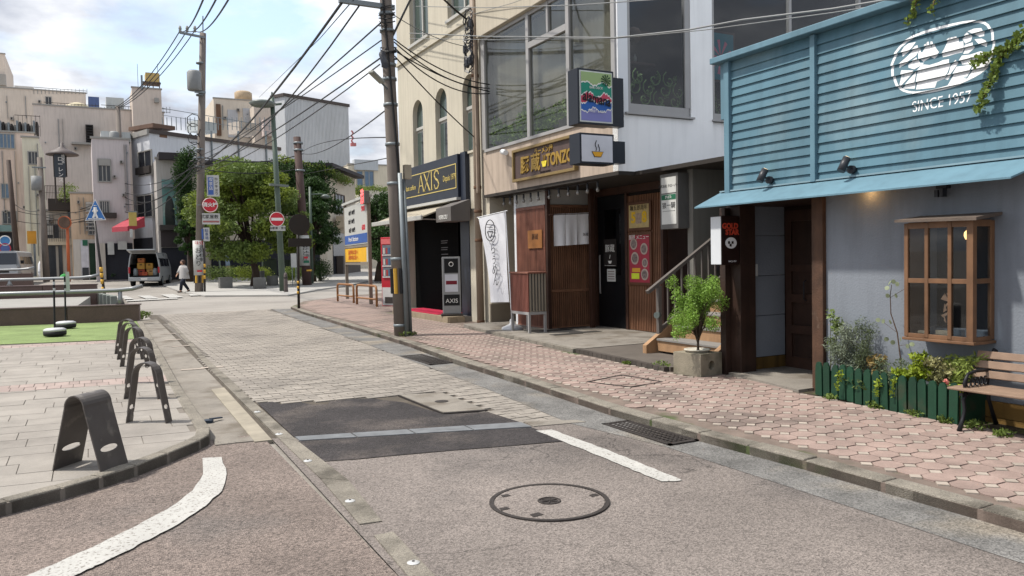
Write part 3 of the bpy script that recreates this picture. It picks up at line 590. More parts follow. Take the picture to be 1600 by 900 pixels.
# blade sign on the pillar
sg = thing('blade_sign', 'dark brown box sign with red GOLD STAR lettering on the door pillar', 'sign', (6.43, 6.8, 1.42))
bx('case', 6.303, 6.57, 6.722, 6.9, 1.42, 1.98, M('sign_brown', '#2b1b18', .7, .4, .08), sg, .004)
bx('white_side', 6.298, 6.302, 6.73, 6.892, 1.43, 1.97, M('sign_white', '#d9dde0', .75, .5, .04), sg)
mRedT = M('sign_red', '#c2452f', .8, .6, 0)
text('lettering', 'GOLD', .085, (6.43, 6.718, 1.86), XY, ZU, mRedT, sg, .002, bold=.004); text('lettering', 'STAR', .085, (6.46, 6.718, 1.79), XY, ZU, mRedT, sg, .002, bold=.004)
fm = B().lathe([(.085, 0), (.085, .004)], (0, 0, 0), 20); fm.v = [(6.44+x, 6.716+z, 1.67+y*.75) for x, y, z in fm.v]; fm.f = [q[::-1] for q in fm.f]; fm.build('round_emblem', mEmb, sg)
for dx, dz in ((-.035, .0), (.02, .0), (-.01, -.03)): bx('emblem_mark', 6.44+dx-.014, 6.44+dx+.014, 6.7125, 6.7155, 1.66+dz, 1.69+dz, M('sign_brown', '#2b1b18'), sg)
text('small_lettering', 'SINCE 1957', .025, (6.46, 6.718, 1.46), XY, ZU, mEmb, sg, .001)
bx('notice', 6.84, 6.87, 6.735, 6.739, 1.28, 1.42, M('notice_pale', '#b9b9b6', .7), bb)
# ---------------------------------------------------------------- picket planter
mPick = M('picket_green', '#1a4731', .62, .7, .15, 6, bump=.2, streak=.2, rnd=.14, c2='#4d4636', c2sc=3.5, c2lo=.55, c2hi=.75)
pp0, pp1 = Vector((6.31, 5.43, 0)), Vector((6.2, 3.9, 0)); pd = (pp1-pp0).normalized(); pn = Vector((pd.y, -pd.x, 0))
plt = thing('picket_planter', 'long dark green picket fence planter along the grey wall', 'planter', (6.26, 4.7, g(4.7)+.07))
L_ = (pp1-pp0).length; npk = 16; pw = L_/npk
sec = [(-pw/2+.009, 0), (pw/2-.009, 0), (pw/2-.009, .29), (pw/4, .325), (0, .335), (-pw/4, .325), (-pw/2+.009, .29)]
b = B().prism(sec, -.009, .009, 'y'); me = b.mesh('picket', mPick)
for i in range(npk):
    p = pp0+pd*(i+.5)*pw; o = put('picket', me, (p.x, p.y, g(p.y)+.07+R.uniform(-.008, .008)), plt); o.rotation_euler = (R.uniform(-.03, .03), R.uniform(-.015, .015), atan2(pd.y, pd.x)+R.uniform(-.03, .03))
for s_ in (.06, .24):
    a, c = pp0+pn*-.02, pp1+pn*-.02; z = g(4.6)+.07+s_; B().bar((a.x+.014, a.y, z), (c.x+.014, c.y, z), .015, .05).build('rail', mPick, plt)
bx('end_board', 6.215, 6.53, 3.875, 3.895, .06, .36, mPick, plt); bx('end_board', 6.325, 6.53, 5.43, 5.45, .08, .38, mPick, plt)
slabz('earth', [(6.33, 5.42), (6.54, 5.42), (6.54, 3.9), (6.22, 3.9)], .05, .29, mSoil, plt)
mGr = {}
def leafm(n, c, k=.6): return M('leaf_'+n, c, k, .55, .3, 14, trans=.3, spec=.3, c2=None)
def shrub(lab, px, py, X, rx, rz, n, size, col, stems=5, seed=1, name='planter_plant', hb=None, cat='plant', asp=.5):
    p = atX(px, py, X); z0 = hb if hb is not None else .36; t = thing(name, lab, cat, (p.x, p.y, z0), 0, None); Rn = random.Random(seed); cl = []
    for i in range(stems):
        e = Vector((p.x+Rn.uniform(-.6, .6)*min(rx, .15)*.7, p.y+Rn.uniform(-1, 1)*rx*.8, p.z+Rn.uniform(-.6, 1)*rz*.8)); s0 = Vector((p.x, p.y+Rn.uniform(-.3, .3)*rx, z0-.03)); m_ = s0.lerp(e, .5)+Vector((0, 0, rz*.15))
        B().tube([s0, m_, e], [.006, .004, .002], 5).build('stem', M('plant_stem', '#5b5a3a', .6), t)
        wx = min(rx, .17); cl += [(e.x, e.y, e.z, wx*.42, rx*.5, rz*.42), (m_.x, m_.y, m_.z, wx*.3, rx*.4, rz*.35)]
    leaves(cl, n, size, seed, asp=asp).build('foliage', leafm(col[0], col[1]), t); return t
shrub('silver grey wispy plant at the door end of the picket planter', 1312, 548, 6.42, .19, .24, 2200, .035, ('silver', '#9aa58e'), 7, 3, asp=.25)
shrub('light green leafy sprig leaning on the door post above the planter', 1300, 510, 6.46, .12, .17, 220, .05, ('sprig', '#8ea35e'), 4, 4)
shrub('feathery tall green plant in the left half of the picket planter', 1345, 540, 6.44, .16, .26, 2200, .03, ('feather', '#72805c'), 7, 5, asp=.2)
shrub('dry golden brown leafed plant in the picket planter', 1374, 566, 6.42, .12, .12, 320, .045, ('dry', '#a08a55'), 4, 6)
shrub('grey green trailing plant at the middle of the picket planter', 1395, 580, 6.36, .19, .17, 1300, .032, ('greygreen', '#8b9a78'), 5, 7, asp=.3)
shrub('bright lime green bushy plant right of the planter middle', 1432, 577, 6.36, .18, .14, 1000, .048, ('lime', '#a7bb3c'), 6, 8)
shrub('pale yellow variegated plant in the right half of the planter', 1466, 578, 6.36, .2, .12, 1500, .03, ('varieg', '#b9b67e'), 6, 9)
shrub('long leafed yellow green plant beside the bench armrest', 1500, 575, 6.34, .17, .14, 700, .06, ('longleaf', '#adbf62'), 6, 10, asp=.25)
shrub('dense dark mixed leaves between the planter plants', 1405, 605, 6.36, .55, .08, 1400, .04, ('darkmix', '#5d6e3c'), 8, 12)
for i, (px, py, w) in enumerate(((1312, 600, 'third'), (1373, 612, 'eighth'), (1398, 610, 'tenth'))):
    p = atX(px, py, 6.23); t = leaves([(p.x, p.y, p.z+.08, .04, .04, .07), (p.x-.01, p.y+.02, p.z-.01, .03, .03, .06)], 50, .035, 30+i).build('trailing_sprig', leafm('lime', '#a7bb3c')); tag(t, 'yellow green trailing sprig hanging over the %s picket' % w, 'plant')
def stalk():
    t = thing('eucalyptus_stalk', 'tall thin bare stalk with round pale leaves beside the bay window', 'plant', (6.4, 4.72, .36)); pts = [atX(x, y, 6.4) for x, y in ((1409, 600), (1407, 560), (1402, 520), (1392, 490), (1391, 462), (1393, 445))]
    B().tube(pts, [.007, .006, .006, .005, .004, .003], 6).build('stem', M('stalk_brown', '#5f4a3c', .6), t)
    Rn = random.Random(4); b = B()
    for px, py in ((1396, 440), (1390, 442), (1402, 444), (1386, 450), (1422, 445), (1427, 448), (1418, 447), (1387, 462), (1400, 462), (1415, 475), (1380, 502), (1391, 503), (1372, 500), (1407, 530), (1418, 541), (1425, 538), (1395, 535), (1385, 530)):
        p = atX(px, py, 6.4+Rn.uniform(-.05, .05)); b = B().disc(p, (Rn.uniform(-1, 0), Rn.uniform(-.6, .6), Rn.uniform(-.3, .6)), .022, .002, 8); b.build('leaf', leafm('euca', '#a9b592'), t)
    for a, c in (((1391, 465), (1422, 446)), ((1402, 520), (1380, 503)), ((1405, 540), (1422, 538))): B().tube([atX(*a, 6.4), atX(*c, 6.4)], .002, 4).build('twig', M('stalk_brown', '#5f4a3c'), t)
stalk()
p = atX(1490, 610, 6.22); pt = thing('plant_pot', 'yellow green plastic pot at the bench end of the planter', 'pot', (p.x+.02, p.y-.02, p.z-.06))
B().lathe([(.035, -.06), (.05, .03), (.055, .03), (.055, .045), (.04, .045)], (p.x+.03, p.y-.02, p.z), 14).build('pot', M('pot_lime', '#a9b83a', .7, .5), pt, 2)
p = atX(1478, 597, 6.23); o = leaves([(p.x, p.y, p.z, .015, .02, .025)], 26, .03, 5, asp=.8).build('pink_flower', M('flower_pink', '#e08a80', .8, .6, .05, trans=.2)); tag(o, 'single pink flower at the rim of the picket planter', 'flower')
# ---------------------------------------------------------------- bench
mBen = M('bench_slat', '#9a806c', .64, .7, .14, 6, streak=.15, bump=.2, rnd=.05); mBIr = M('bench_iron', '#26262a', .7, .5, .08, metal=.3)
be = thing('park_bench', 'bench with wooden slats and black cast iron ends at right edge', 'bench', (6.15, 3, g(3)+.07))
sx0, sz = 5.99, .415
for i in range(4): bx('seat_slat', sx0+i*.088, sx0+i*.088+.078, 2.05, 3.87, sz+.014+(.006 if i == 0 else 0), sz+.04, mBen, be, .006)
for i in range(3):
    x, z = 6.345+i*.028, .535+i*.075; b = B().bar((x, 2.05, z), (x, 3.87, z), .022, .062, (.34, 0, 1)); b.build('back_slat', mBen, be, bevel=.005)
for y in (3.76, 2.16):
    B().tube([(5.98, y, .12), (6.02, y, .2), (6.05, y, .28), (6.03, y, .36), (6.06, y, .408)], [.02, .015, .014, .015, .02], 8).build('front_leg', mBIr, be, 1)
    B().tube([(6.47, y, .12), (6.42, y, .22), (6.37, y, .33), (6.36, y, .42)], [.02, .015, .014, .018], 8).build('rear_leg', mBIr, be, 1)
    B().bar((6.0, y, .405), (6.38, y, .405), .025, .022).build('seat_bearer', mBIr, be)
    B().tube([(6.34, y, .42), (6.365, y, .55), (6.42, y, .7), (6.44, y, .73), (6.47, y, .715)], .014, 8).build('back_upright', mBIr, be, 1)
    B().tube([(6.06, y, .42), (6.045, y, .5), (6.09, y, .56), (6.2, y, .575), (6.36, y, .57)], .013, 8).build('armrest', mBIr, be, 1)
    for k in range(5): cx_ = 6.1+k*.055; B().tube([(cx_+.026*cos(a), y, .49+.035*sin(a)) for a in [j*pi/5 for j in range(11)]], .006, 5).build('scroll', mBIr, be)
# ---------------------------------------------------------------- vines on the siding
mVine = leafm('vine', '#8aa04a'); mVSt = M('vine_stem', '#6b5a35', .6)
for nm, lab, path, n in (('vine', 'leafy vine hanging over the right end of the blue siding', [(1660, 15), (1600, 48), (1565, 85), (1550, 118), (1538, 150), (1525, 180)], 420), ('vine', 'lower leafy vine branch in front of the oval emblem', [(1655, 35), (1600, 62), (1570, 78), (1540, 88), (1515, 100)], 260), ('vine', 'short vine tendril hanging from the roof cap', [(1434, -10), (1430, 8), (1424, 24), (1417, 38)], 70), ('vine', 'thin vine tendril hanging right of the short one', [(1462, -8), (1458, 8), (1451, 22)], 24)):
    t = thing(nm, lab, 'vine', atX(*path[0], 6.42)); pts = [atX(x, y, 6.47-.05*sin(i*2)) for i, (x, y) in enumerate(path)]
    B().tube(pts, [.008]+[.005]*(len(pts)-2)+[.002], 5).build('stem', mVSt, t)
    leaves([(*(a.lerp(b_, k/4)), .04, .05, .05) for a, b_ in zip(pts, pts[1:]) for k in range(4)], n, .045, 7, asp=.7).build('foliage', mVine, t)
# ---------------------------------------------------------------- tree in a concrete pot
cp = thing('concrete_pot', 'square concrete block pot with a round recess beside the stairs', 'pot', (6.1, 6.86, g(7)+.07), radians(7))
mPot = M('pot_concrete', '#a39a87', .6, .9, .16, 6, bump=.5, bsc=70, c2='#6f6a55', c2sc=4, c2lo=.5, c2hi=.72)
b = B(); n = 20; cxp, czp, rr = .185, .12, .055
b.box(.0, .36, .07, .42, 0, .26)
ring = [(cxp+rr*cos(2*pi*k/n), czp+rr*sin(2*pi*k/n)) for k in range(n)]
fr_ = [(0, 0), (.36, 0), (.36, .26), (0, .26)]
b.build('block', mPot, cp)
b = B(); vs = []; sq = []; CN = ((0, 0), (.36, 0), (.36, .26), (0, .26))
for k in range(n):
    a = 2*pi*k/n; dx, dz = cos(a), sin(a); t_ = min((.18 if dx > 0 else .18)/max(1e-6, abs(dx)), (.14 if dz > 0 else .12)/max(1e-6, abs(dz))); sq.append((.18+dx*t_, czp+dz*t_))
for cw, cz in CN:
    j = min(range(n), key=lambda q_: hypot(sq[q_][0]-cw, sq[q_][1]-cz)); sq[j] = (cw, cz)
b.add([(x, 0, z) for x, z in ring]+[(x, 0, z) for x, z in sq]+[(x, .069, z) for x, z in ring]+[(x, .07, z) for x, z in sq], [(k, (k+1) % n, (k+1) % n+n, k+n) for k in range(n)]+[((k+1) % n, k, k+2*n, (k+1) % n+2*n) for k in range(n)]+[(k+n, (k+1) % n+n, (k+1) % n+3*n, k+3*n) for k in range(n)]); b.build('recessed_face', mPot, cp)
B().lathe([(.13, 0), (.14, .035), (.155, .035), (.155, .045), (.135, .045), (.12, .03)], (.18, .21, .25), 24).build('inner_pot', M('pot_white', '#cfc9bb', .7, .7), cp, 2)
tr = thing('potted_tree', 'small bright green upright conifer growing in the concrete pot', 'tree', (6.28, 7.08, .42)); tb = Vector((6.262, 7.088, .4)); Rn = random.Random(9)
B().tube([tb, tb+Vector((0, 0, .1)), tb+Vector((.01, 0, .22))], [.016, .014, .01], 8).build('trunk', M('trunk_grey', '#55483c', .6, .9, .2, 20), tr)
cl = []; br = B()
for i in range(44):
    a = Rn.uniform(0, 2*pi); q = Rn.random()**.55; h = Rn.uniform(.4, .98)-.14*q; e = tb+Vector((cos(a)*q*.4, sin(a)*q*.4, h)); m_ = tb+Vector((cos(a)*q*.14, sin(a)*q*.14, .14+h*.38))
    br.tube([tb+Vector((0, 0, .08+.1*Rn.random())), m_, e], [.007, .005, .002], 5); cl += [(e.x, e.y, e.z-.03, .085, .085, .1), (*(m_.lerp(e, .66)), .06, .06, .08)]
br.build('branches', M('trunk_grey', '#55483c'), tr)
leaves(cl, 15000, .026, 2, asp=.45).build('crown', M('leaf_conifer', '#86ab45', .72, .55, .35, 9, trans=.3), tr)
# ================================================================ RAMEN SHOP BUILDING
mCream = M('cream_wall', '#cdc3b0', .7, .85, .06, 1, bump=.2, bsc=30, streak=.14)
mTan = M('tan_fascia', '#c6b4a3', .68, .8, .08, 2, streak=.25)
mWhP = M('white_panel', '#efefee', .97, .7, .04, 1.5, streak=.08)
mAlu = M('window_alu', '#b4b2b0', .68, .45, .06, 4, metal=.2)
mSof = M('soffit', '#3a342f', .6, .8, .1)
mLat = M('lattice_wood', '#8a6249', .74, .65, .18, 4, streak=.25, rnd=.14)
mLatR = M('lattice_wood_red', '#8f5f4e', .74, .65, .18, 4, streak=.25, rnd=.14)
mLatB = M('lattice_back', '#1c110d', .6, .8, .15)
mBrP = M('brown_post', '#4b3024', .62, .6, .2, 5, streak=.2)
mGrW = M('grey_wall', '#8d8a82', .6, .85, .07, 1.5, streak=.12)
mNav = M('sign_case_navy', '#20252f', .7, .45, .06)
mGold = M('gold_letter', '#b08d3a', .72, .4, .06, metal=.25)
mBlkT = M('print_black', '#1c1c1e', .8, .7, 0); mWhT = M('print_white', '#e6e4df', .85, .7, 0); mRedP = M('print_red', '#c22b38', .85, .6, 0)
TX, TY, TR = 7.2, 9.9, 14.55
tz = thing('ramen_building', 'cream building with big upper windows above the ramen shop entrance', 'building', (7.4, 12, g(12)))
FB, FT = 2.85, 3.70
bx('fascia', TX, TX+.2, TY+.001, TR, FB, FT, mTan, tz)
bx('upper_band', TX-.1, TX+.25, TY-.1, TR+.02, 6.02, 7.6, mCream, tz, .01)
bx('sill_rail', TX-.03, TX+.1, TY+.06, TR-.1, FT+.001, FT+.06, mAlu, tz, .004)
ys = [TR-.1]+[atX(p, 150, TX).y for p in (826, 889)]+[TY+.08]
for i, y in enumerate(ys): bx('window_post', TX-.02, TX+.08, y-.05, y+.05 if i else y+.1, FT+.061, 6.018, mAlu, tz, .004)
tzm = atX(832, 68, TX).z; ym = atX(856, 50, TX).y
bx('transom', TX-.02, TX+.07, ys[2]+.051, ys[1]-.051, tzm-.06, tzm+.05, mAlu, tz, .003)
bx('transom_post', TX-.02, TX+.07, ym-.03, ym+.03, tzm+.051, 6.018, mAlu, tz, .003)
bx('top_rail', TX-.01, TX+.07, TY+.13, TR-.16, 5.95, 6.017, mAlu, tz)
mGls2 = glass('shop_glass', (.84, .85, .82), .55, .04)
for a, b_ in zip(ys, ys[1:]): bx('pane', TX+.02, TX+.026, b_+.05, a-.05, FT+.062, 5.95, mGls2, tz)
B().box(TX+.32, TX+.36, TY+.3, TR, FT-.1, 6.2).build('blind_backing', M('blind_dark', '#464549', .6, .9, .1), tz)
mBl = M('blind_slat', '#a39f98', .66, .8, .06, rnd=.1)
y = TY+.45
while y < TR-.15:
    o = bx('blind_slat', TX+.22, TX+.225, y, y+.085, FT+.1, 5.95, mBl, tz); o.rotation_euler.z = .5; y += .115
fo = leaves([(TX+.1, y_, FT+.2+.22*(.6+.4*sin(y_*5)), .04, .16, .28+.1*sin(y_*3.1)) for y_ in [TY+.4+i*.22 for i in range(19)]], 5200, .075, 4, asp=.4).build('window_plants', M('leaf_inside', '#7d9a48', .75, .7, .3, 8), None)
tag(fo, 'band of green foliage behind the lower part of the upper street windows', 'plants')
# camera-facing wall
bx('white_panel', TX+.0, 9.12, TY, TY+.14, 2.85, 3.72, mWhP, tz, .004)
bx('white_panel', 9.128, 19, TY+.03, TY+.14, 2.85, 3.72, mWhP, tz, .004)
bx('corner_post', TX+.012, TX+.2, TY-.01, TY+.14, 3.721, 7.6, M('white_post', '#dcdee0', .9, .5, .03), tz, .004)
bx('pier', 8.66, 9.12, TY+.002, TY+.14, 3.721, 7.6, mWhP, tz)
bx('window_sill', TX+.13, 8.7, TY-.05, TY+.1, 3.725, 3.755, mAlu, tz, .003)
bx('window_sill', 9.1, 18.9, TY-.03, TY+.1, 3.725, 3.755, mAlu, tz, .003)
for x0, x1, z0, z1 in ((TX+.2, 8.62, 3.756, 3.9), (TX+.205, TX+.26, 3.9, 7.6), (8.55, 8.655, 3.9, 7.6), (9.13, 18.9, 3.756, 3.86), (9.13, 9.17, 3.86, 7.6), (10.9, 10.96, 3.86, 7.6), (12.7, 12.76, 3.86, 7.6), (14.5, 14.56, 3.86, 7.6), (16.3, 16.36, 3.86, 7.6)): bx('window_frame', x0, x1, TY+.01, TY+.08, z0, z1, mAlu, tz, .003)
bx('pane', TX+.26, 8.55, TY+.04, TY+.045, 3.9, 7.6, mGls, tz); bx('pane', 9.17, 18.9, TY+.045, TY+.05, 3.86, 7.6, mGls, tz)
B().box(7.62, 19, 11.2, 14.4, 2.86, 7.6).build('interior', M('interior_brown', '#1d1613', .6, .9, .2, 2), tz)
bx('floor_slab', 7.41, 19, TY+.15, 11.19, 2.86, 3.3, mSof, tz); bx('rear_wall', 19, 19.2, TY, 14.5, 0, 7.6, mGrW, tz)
bx('shelf', 7.5, 8.5, 10.6, 10.9, 4.72, 4.76, mBrP, tz); bx('shelf', 7.55, 8.5, 10.5, 10.9, 5.2, 5.24, mBrP, tz)
fo = thing('window_scrolls', 'green scrolled leaf decoration along the bottom of the corner window', 'decoration', (7.4, TY+.1, 3.9)); Rn = random.Random(3)
for i in range(11):
    cx_, cz = 7.5+.1*i, 4.02+.16*(i % 3); s_ = 1 if i % 2 else -1; B().tube([(cx_+s_*.012*j*cos(j*.62), TY+.11, cz+.012*j*sin(j*.62)) for j in range(1, 13)], .011, 5).build('scroll', M('scroll_green', '#6d8a4a', .75, .6), fo)
leaves([(7.45+i*.09, TY+.13, 4.0+.12*(i % 4), .05, .015, .09) for i in range(13)], 260, .06, 8).build('leaf_cluster', M('scroll_green', '#4e6a32'), fo)
o = B().lathe([(.02, -.13), (.09, -.1), (.13, 0), (.09, .1), (.02, .13)], (7.98, 10.5, 5.15), 16).build('globe_lamp', M('globe_dim', '#6a4a30', .6, .6), None, 1); tag(o, 'round brown paper lamp inside the upper corner window', 'lamp')
for i, (x, z, h) in enumerate(((7.95, 4.76, .16), (8.12, 4.76, .14), (7.72, 4.76, .3))):
    o = B().lathe([(.03, 0), (.03, h*.6), (.012, h*.8), (.012, h)], (x, 10.66, z), 10).build('bottle', M('bottle_pale', '#a6a49a', .6, .3), None, 2); tag(o, ('slim pale bottle', 'shorter pale bottle', 'tall pale bottle')[i]+' on the shelf in the corner window', 'bottle', 'bottles on the shelf')
pc = thing('picture', 'framed picture of a pink leaf on blue inside the far upper window', 'picture', (9.7, 10.4, 4.6))
bx('frame', 9.42, 10.1, 10.4, 10.43, 4.52, 5.4, mBrP, pc); bx('canvas', 9.46, 10.06, 10.394, 10.4, 4.56, 5.36, M('canvas_teal', '#2c7f8a', .7), pc)
for i in range(9):
    a = radians(20+i*40); B().prism([(9.76, 4.95), (9.76+.26*cos(a-.12), 4.95+.3*sin(a-.12)), (9.76+.26*cos(a+.12), 4.95+.3*sin(a+.12))], 10.388, 10.393, 'y').build('leaf_blade', M('canvas_pink', '#cf6f84', .8), pc)
for x in (9.2, 9.32): bx('window_stile', x, x+.02, 10.1, 10.14, 3.86, 5.2, mLamp, tz)
fo = leaves([(9.25+.05*i, TY+.2, 4.05+.1*(i % 3), .05, .02, .15) for i in range(4)], 80, .07, 18).build('window_plants', M('scroll_green', '#4e6a32')); tag(fo, 'green leaf decoration in the sliver of window beside the blue roof', 'plants')
# ground floor
PZ = g(10)+.12
pf = thing('entrance_platform', 'low concrete entrance platform in front of the ramen shop', 'platform', (7, 11, g(11)))
slabz('slab', [(6.5, 13.95), (6.19, 9.7), (6.3, 9.55), (8.62, 9.55), (8.62, 14.4), (6.6, 14.4)], 0, .125, mConc, pf)
slabz('slab', [(6.12, 7.42), (6.18, 9.69), (6.29, 9.54), (9.5, 9.54), (9.5, 7.42)], 0, .118, M('tile_brown', '#6f675f', .6, .7, .12, 4, bump=.3), pf)
for i in range(18): y = 7.45+i*.118; slabz('edge_tile', [(6.045+.006*i, y), (6.12+.006*i, y), (6.126+.006*i, y+.11), (6.051+.006*i, y+.11)], .0, .122, M('edge_tile_dark', '#57504a', .6, .6, .15, 4, rnd=.15), pf)
for i in range(14): y = 9.6+i*.3; x = 6.2+(y-9.7)*.073; slabz('edge_stone', [(x-.07, y), (x, y), (x+.022, y+.29), (x-.048, y+.29)], 0, .12, mKerb, pf)
for px, py in ((868, 516), (893, 512), (885, 522), (915, 519)):
    p = gp(px, py, .125); slabz('floor_mat_tile', [(p.x-.28, p.y-.1), (p.x+.28, p.y-.1), (p.x+.28, p.y+.1), (p.x-.28, p.y+.1)], .12, .129, M('slate_tile', '#3d3a38', .6, .7), pf)
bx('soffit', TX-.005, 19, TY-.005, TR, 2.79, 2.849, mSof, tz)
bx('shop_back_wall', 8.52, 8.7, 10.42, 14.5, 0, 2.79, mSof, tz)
bx('kitchen_wall', 7.46, 8.51, 12.46, 13.6, 0, 2.79, mCream, tz)
bx('white_lintel', 7.42, 8.48, 12.42, 13.6, 2.52, 2.789, M('lintel_white', '#c9c6bf', .68, .8), tz)
bx('white_post', 7.4, 7.47, 13.58, 13.66, PZ, 2.789, M('white_post', '#d6d8da'), tz, .004)
bx('entry_wall', 8.0, 8.1, 13.67, 14.5, 0, 2.79, mCream, tz)
bx('end_pier', 7.25, 8.0, 14.42, 14.55, 0, 2.79, mCream, tz); bx('pier_base', 7.2, 8.0, 14.36, 14.42, 0, .62, M('pier_grey', '#8c8272', .6), tz, .01)
b = bx('lattice_frame', 7.42, 7.455, 12.46, 13.57, PZ, 2.515, mLatB, tz)
y = 12.48
while y < 13.55: bx('slat', 7.395, 7.42, y, y+.024, PZ+.03, 2.5, mLatR, b); y += .046
for z in (PZ, .9, 2.46): bx('cross_rail', 7.388, 7.394, 12.47, 13.56, z, z+.05, mLatR, b)
b = bx('lattice_frame', 7.44, 8.42, 12.42, 12.458, PZ, 2.515, mLatB, tz)
x = 7.46
while x < 8.4: bx('slat', x, x+.024, 12.39, 12.42, PZ+.03, 2.5, mLat, b); x += .046
for z in (PZ, .9, 2.46): bx('cross_rail', 7.45, 8.42, 12.383, 12.389, z, z+.05, mLat, b)
bx('brown_post', 7.38, 7.45, 12.36, 12.43, PZ, 2.79, mBrP, tz, .004); bx('brown_post', 8.14, 8.22, 12.08, 12.16, PZ, 2.79, mBrP, tz, .004)
bx('brown_post', 8.42, 8.5, 12.33, 12.45, PZ, 2.79, mBrP, tz, .004); bx('header_beam', 8.44, 8.5, 10.42, 12.33, 2.66, 2.789, mBrP, tz)
d = bx('door', 8.47, 8.515, 11.44, 12.32, PZ+.02, 2.655, M('door_black', '#141518', .8, .3, .1), tz)
B().tube([(8.44, 12.22, .85), (8.43, 12.22, .87), (8.43, 12.22, 1.55), (8.44, 12.22, 1.57)], .014, 8).build('handle', mAlu, d); bx('door_glass', 8.464, 8.469, 11.6, 12.1, 1.2, 2.4, mGls, d)
b = bx('lattice_frame', 8.48, 8.515, 10.43, 11.43, PZ, 2.655, mLatB, tz)
y = 10.47
while y < 11.4: bx('slat', 8.455, 8.479, y, y+.022, PZ+.02, 2.6, mLat, b); y += .046
bx('brown_post', 8.43, 8.5, 11.36, 11.43, PZ, 2.655, mBrP, tz); bx('brown_post', 8.43, 8.52, 10.37, 10.43, PZ, 2.79, mBrP, tz); bx('side_boarding', 8.53, 9.3, 10.36, 10.42, PZ, 2.79, mBrP, tz)
bx('lattice_gate', 7.9, 7.94, 13.7, 14.3, PZ, 1.85, mLatB, tz)
for i in range(9): bx('slat', 7.875, 7.9, 13.72+i*.066, 13.745+i*.066, PZ+.05, 1.8, M('lattice_wood_tan', '#7d5636', .66, .6, .15, rnd=.1), tz)
bx('gate_post', 7.86, 7.95, 13.66, 13.72, PZ, 1.9, M('lattice_wood_tan', '#7d5636'), tz)
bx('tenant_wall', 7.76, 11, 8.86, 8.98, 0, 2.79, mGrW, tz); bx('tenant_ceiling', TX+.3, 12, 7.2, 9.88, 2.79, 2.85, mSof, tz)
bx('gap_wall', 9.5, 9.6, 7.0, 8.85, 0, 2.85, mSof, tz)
bx('meter_box', 8.15, 8.4, 8.83, 8.86, 1.3, 1.65, M('meter_grey', '#77777a', .6), tz)
# signs
def signface(t, x0, x1, y, z0, z1, mat, nm='face'): return bx(nm, x0, x1, y-.004, y, z0, z1, mat, t)
sb = thing('shop_signboard', 'brown signboard with gold 豚蔵 TONZO lettering on the fascia', 'sign', (7.17, 12.1, 2.98))
y0, y1, z0, z1 = 11.0, 13.17, 2.975, 3.575
bx('board', 7.15, 7.199, y0+.04, y1-.04, z0+.04, z1-.04, M('sign_taupe', '#5b4a46', .7, .6, .06, streak=.15), sb)
mFrm = M('sign_frame_gold', '#8a7448', .7, .5, .12, 6)
for A_ in ((y0, y1, z0, z0+.05), (y0, y1, z1-.05, z1), (y0, y0+.05, z0+.051, z1-.051), (y1-.05, y1, z0+.051, z1-.051)): bx('frame', 7.11, 7.198, A_[0], A_[1], A_[2], A_[3], mFrm, sb, .004)
text('lettering', 'ラーメン屋', .13, (7.145, 12.05, 3.44), XN, ZU, mGold, sb, .006, bold=.003); text('lettering', '豚', .33, (7.145, 12.72, 3.24), XN, ZU, mGold, sb, .012, bold=.008); text('lettering', '蔵', .33, (7.145, 12.33, 3.24), XN, ZU, mGold, sb, .012, bold=.008)
text('lettering', 'TONZO', .3, (7.145, 11.52, 3.24), XN, ZU, mGold, sb, .012, bold=.008, sx=.78); text('small_lettering', 'TONZO RAMEN', .05, (7.145, 12.0, 3.06), XN, ZU, M('print_brown', '#2a201e', .8), sb, .003)
mYel = M('bowl_yellow', '#e2cf3a', .85, .5, 0)
B().prism([(-.09, 0), (.09, 0), (.05, -.1), (-.05, -.1)], 0, .01, 'y').build('bowl_icon', mYel, sb).rotation_euler.z = pi/2; bpy.context.view_layer.update()
bo = [o for o in sb.children if o.name.startswith('bowl_icon')][0]; bo.location = Vector((7.14, 12.02, 3.2))-sb.location
for dy in (.03, -.02): B().tube([(7.14, 12.02+dy+.012*sin(j*1.4), 3.2+j*.03) for j in range(6)], .008, 5).build('steam_icon', mGold, sb)
o = thing('bulkhead_light', 'small white cylinder light on the tan fascia left of the signboard', 'lamp', (7.2, 13.45, 3.5)); p = atX(790, 238, 7.15)
B().tube([(7.199, p.y, p.z), (7.12, p.y-.02, p.z)], .02, 8).build('arm', mAlu, o); B().tube([(7.12, p.y+.08, p.z+.02), (7.1, p.y-.1, p.z-.02)], .05, 14).build('barrel', M('white_post', '#d6d8da'), o, 2)
al = thing('light_box_sign', 'tall navy box sign with jagged colour bands reading alamana', 'sign', (6.6, 9.7, 3.45))
ax0, ax1, az0, az1 = 6.29, 6.925, 3.47, 4.27
bx('case', ax0, ax1, 9.61, 9.87, az0, az1, mNav, al, .005); bx('bracket_box', ax1+.001, TX, 9.74, 9.89, az0+.02, az1-.05, mNav, al, .004)
signface(al, ax0+.03, ax1-.03, 9.609, az0+.03, az1-.03, M('print_pale', '#c9cdc6', .85))
def band(lo, hi, mat, seed, dep, amp):
    Rn = random.Random(seed); xs = [ax0+.05+(ax1-ax0-.1)*i/26 for i in range(27)]; lo_ = [lo+Rn.uniform(-amp, amp)+.03*sin(i*.45+seed) for i in range(27)] if lo > az0+.06 else [lo]*27; hi_ = [hi]*27
    if lo > az0+.06: B().prism(list(zip(xs, [v-.014-.008*(i % 2) for i, v in enumerate(lo_)]))+list(zip(xs[::-1], hi_)), 9.605-dep-.0008, 9.605-dep, 'y').build('white_edge', mWhT, al)
    B().prism(list(zip(xs, lo_))+list(zip(xs[::-1], hi_)), 9.605-dep-.0022, 9.605-dep-.0009, 'y').build('colour_band', mat, al)
H_ = az1-az0-.1; zz = lambda t: az0+.05+H_*t
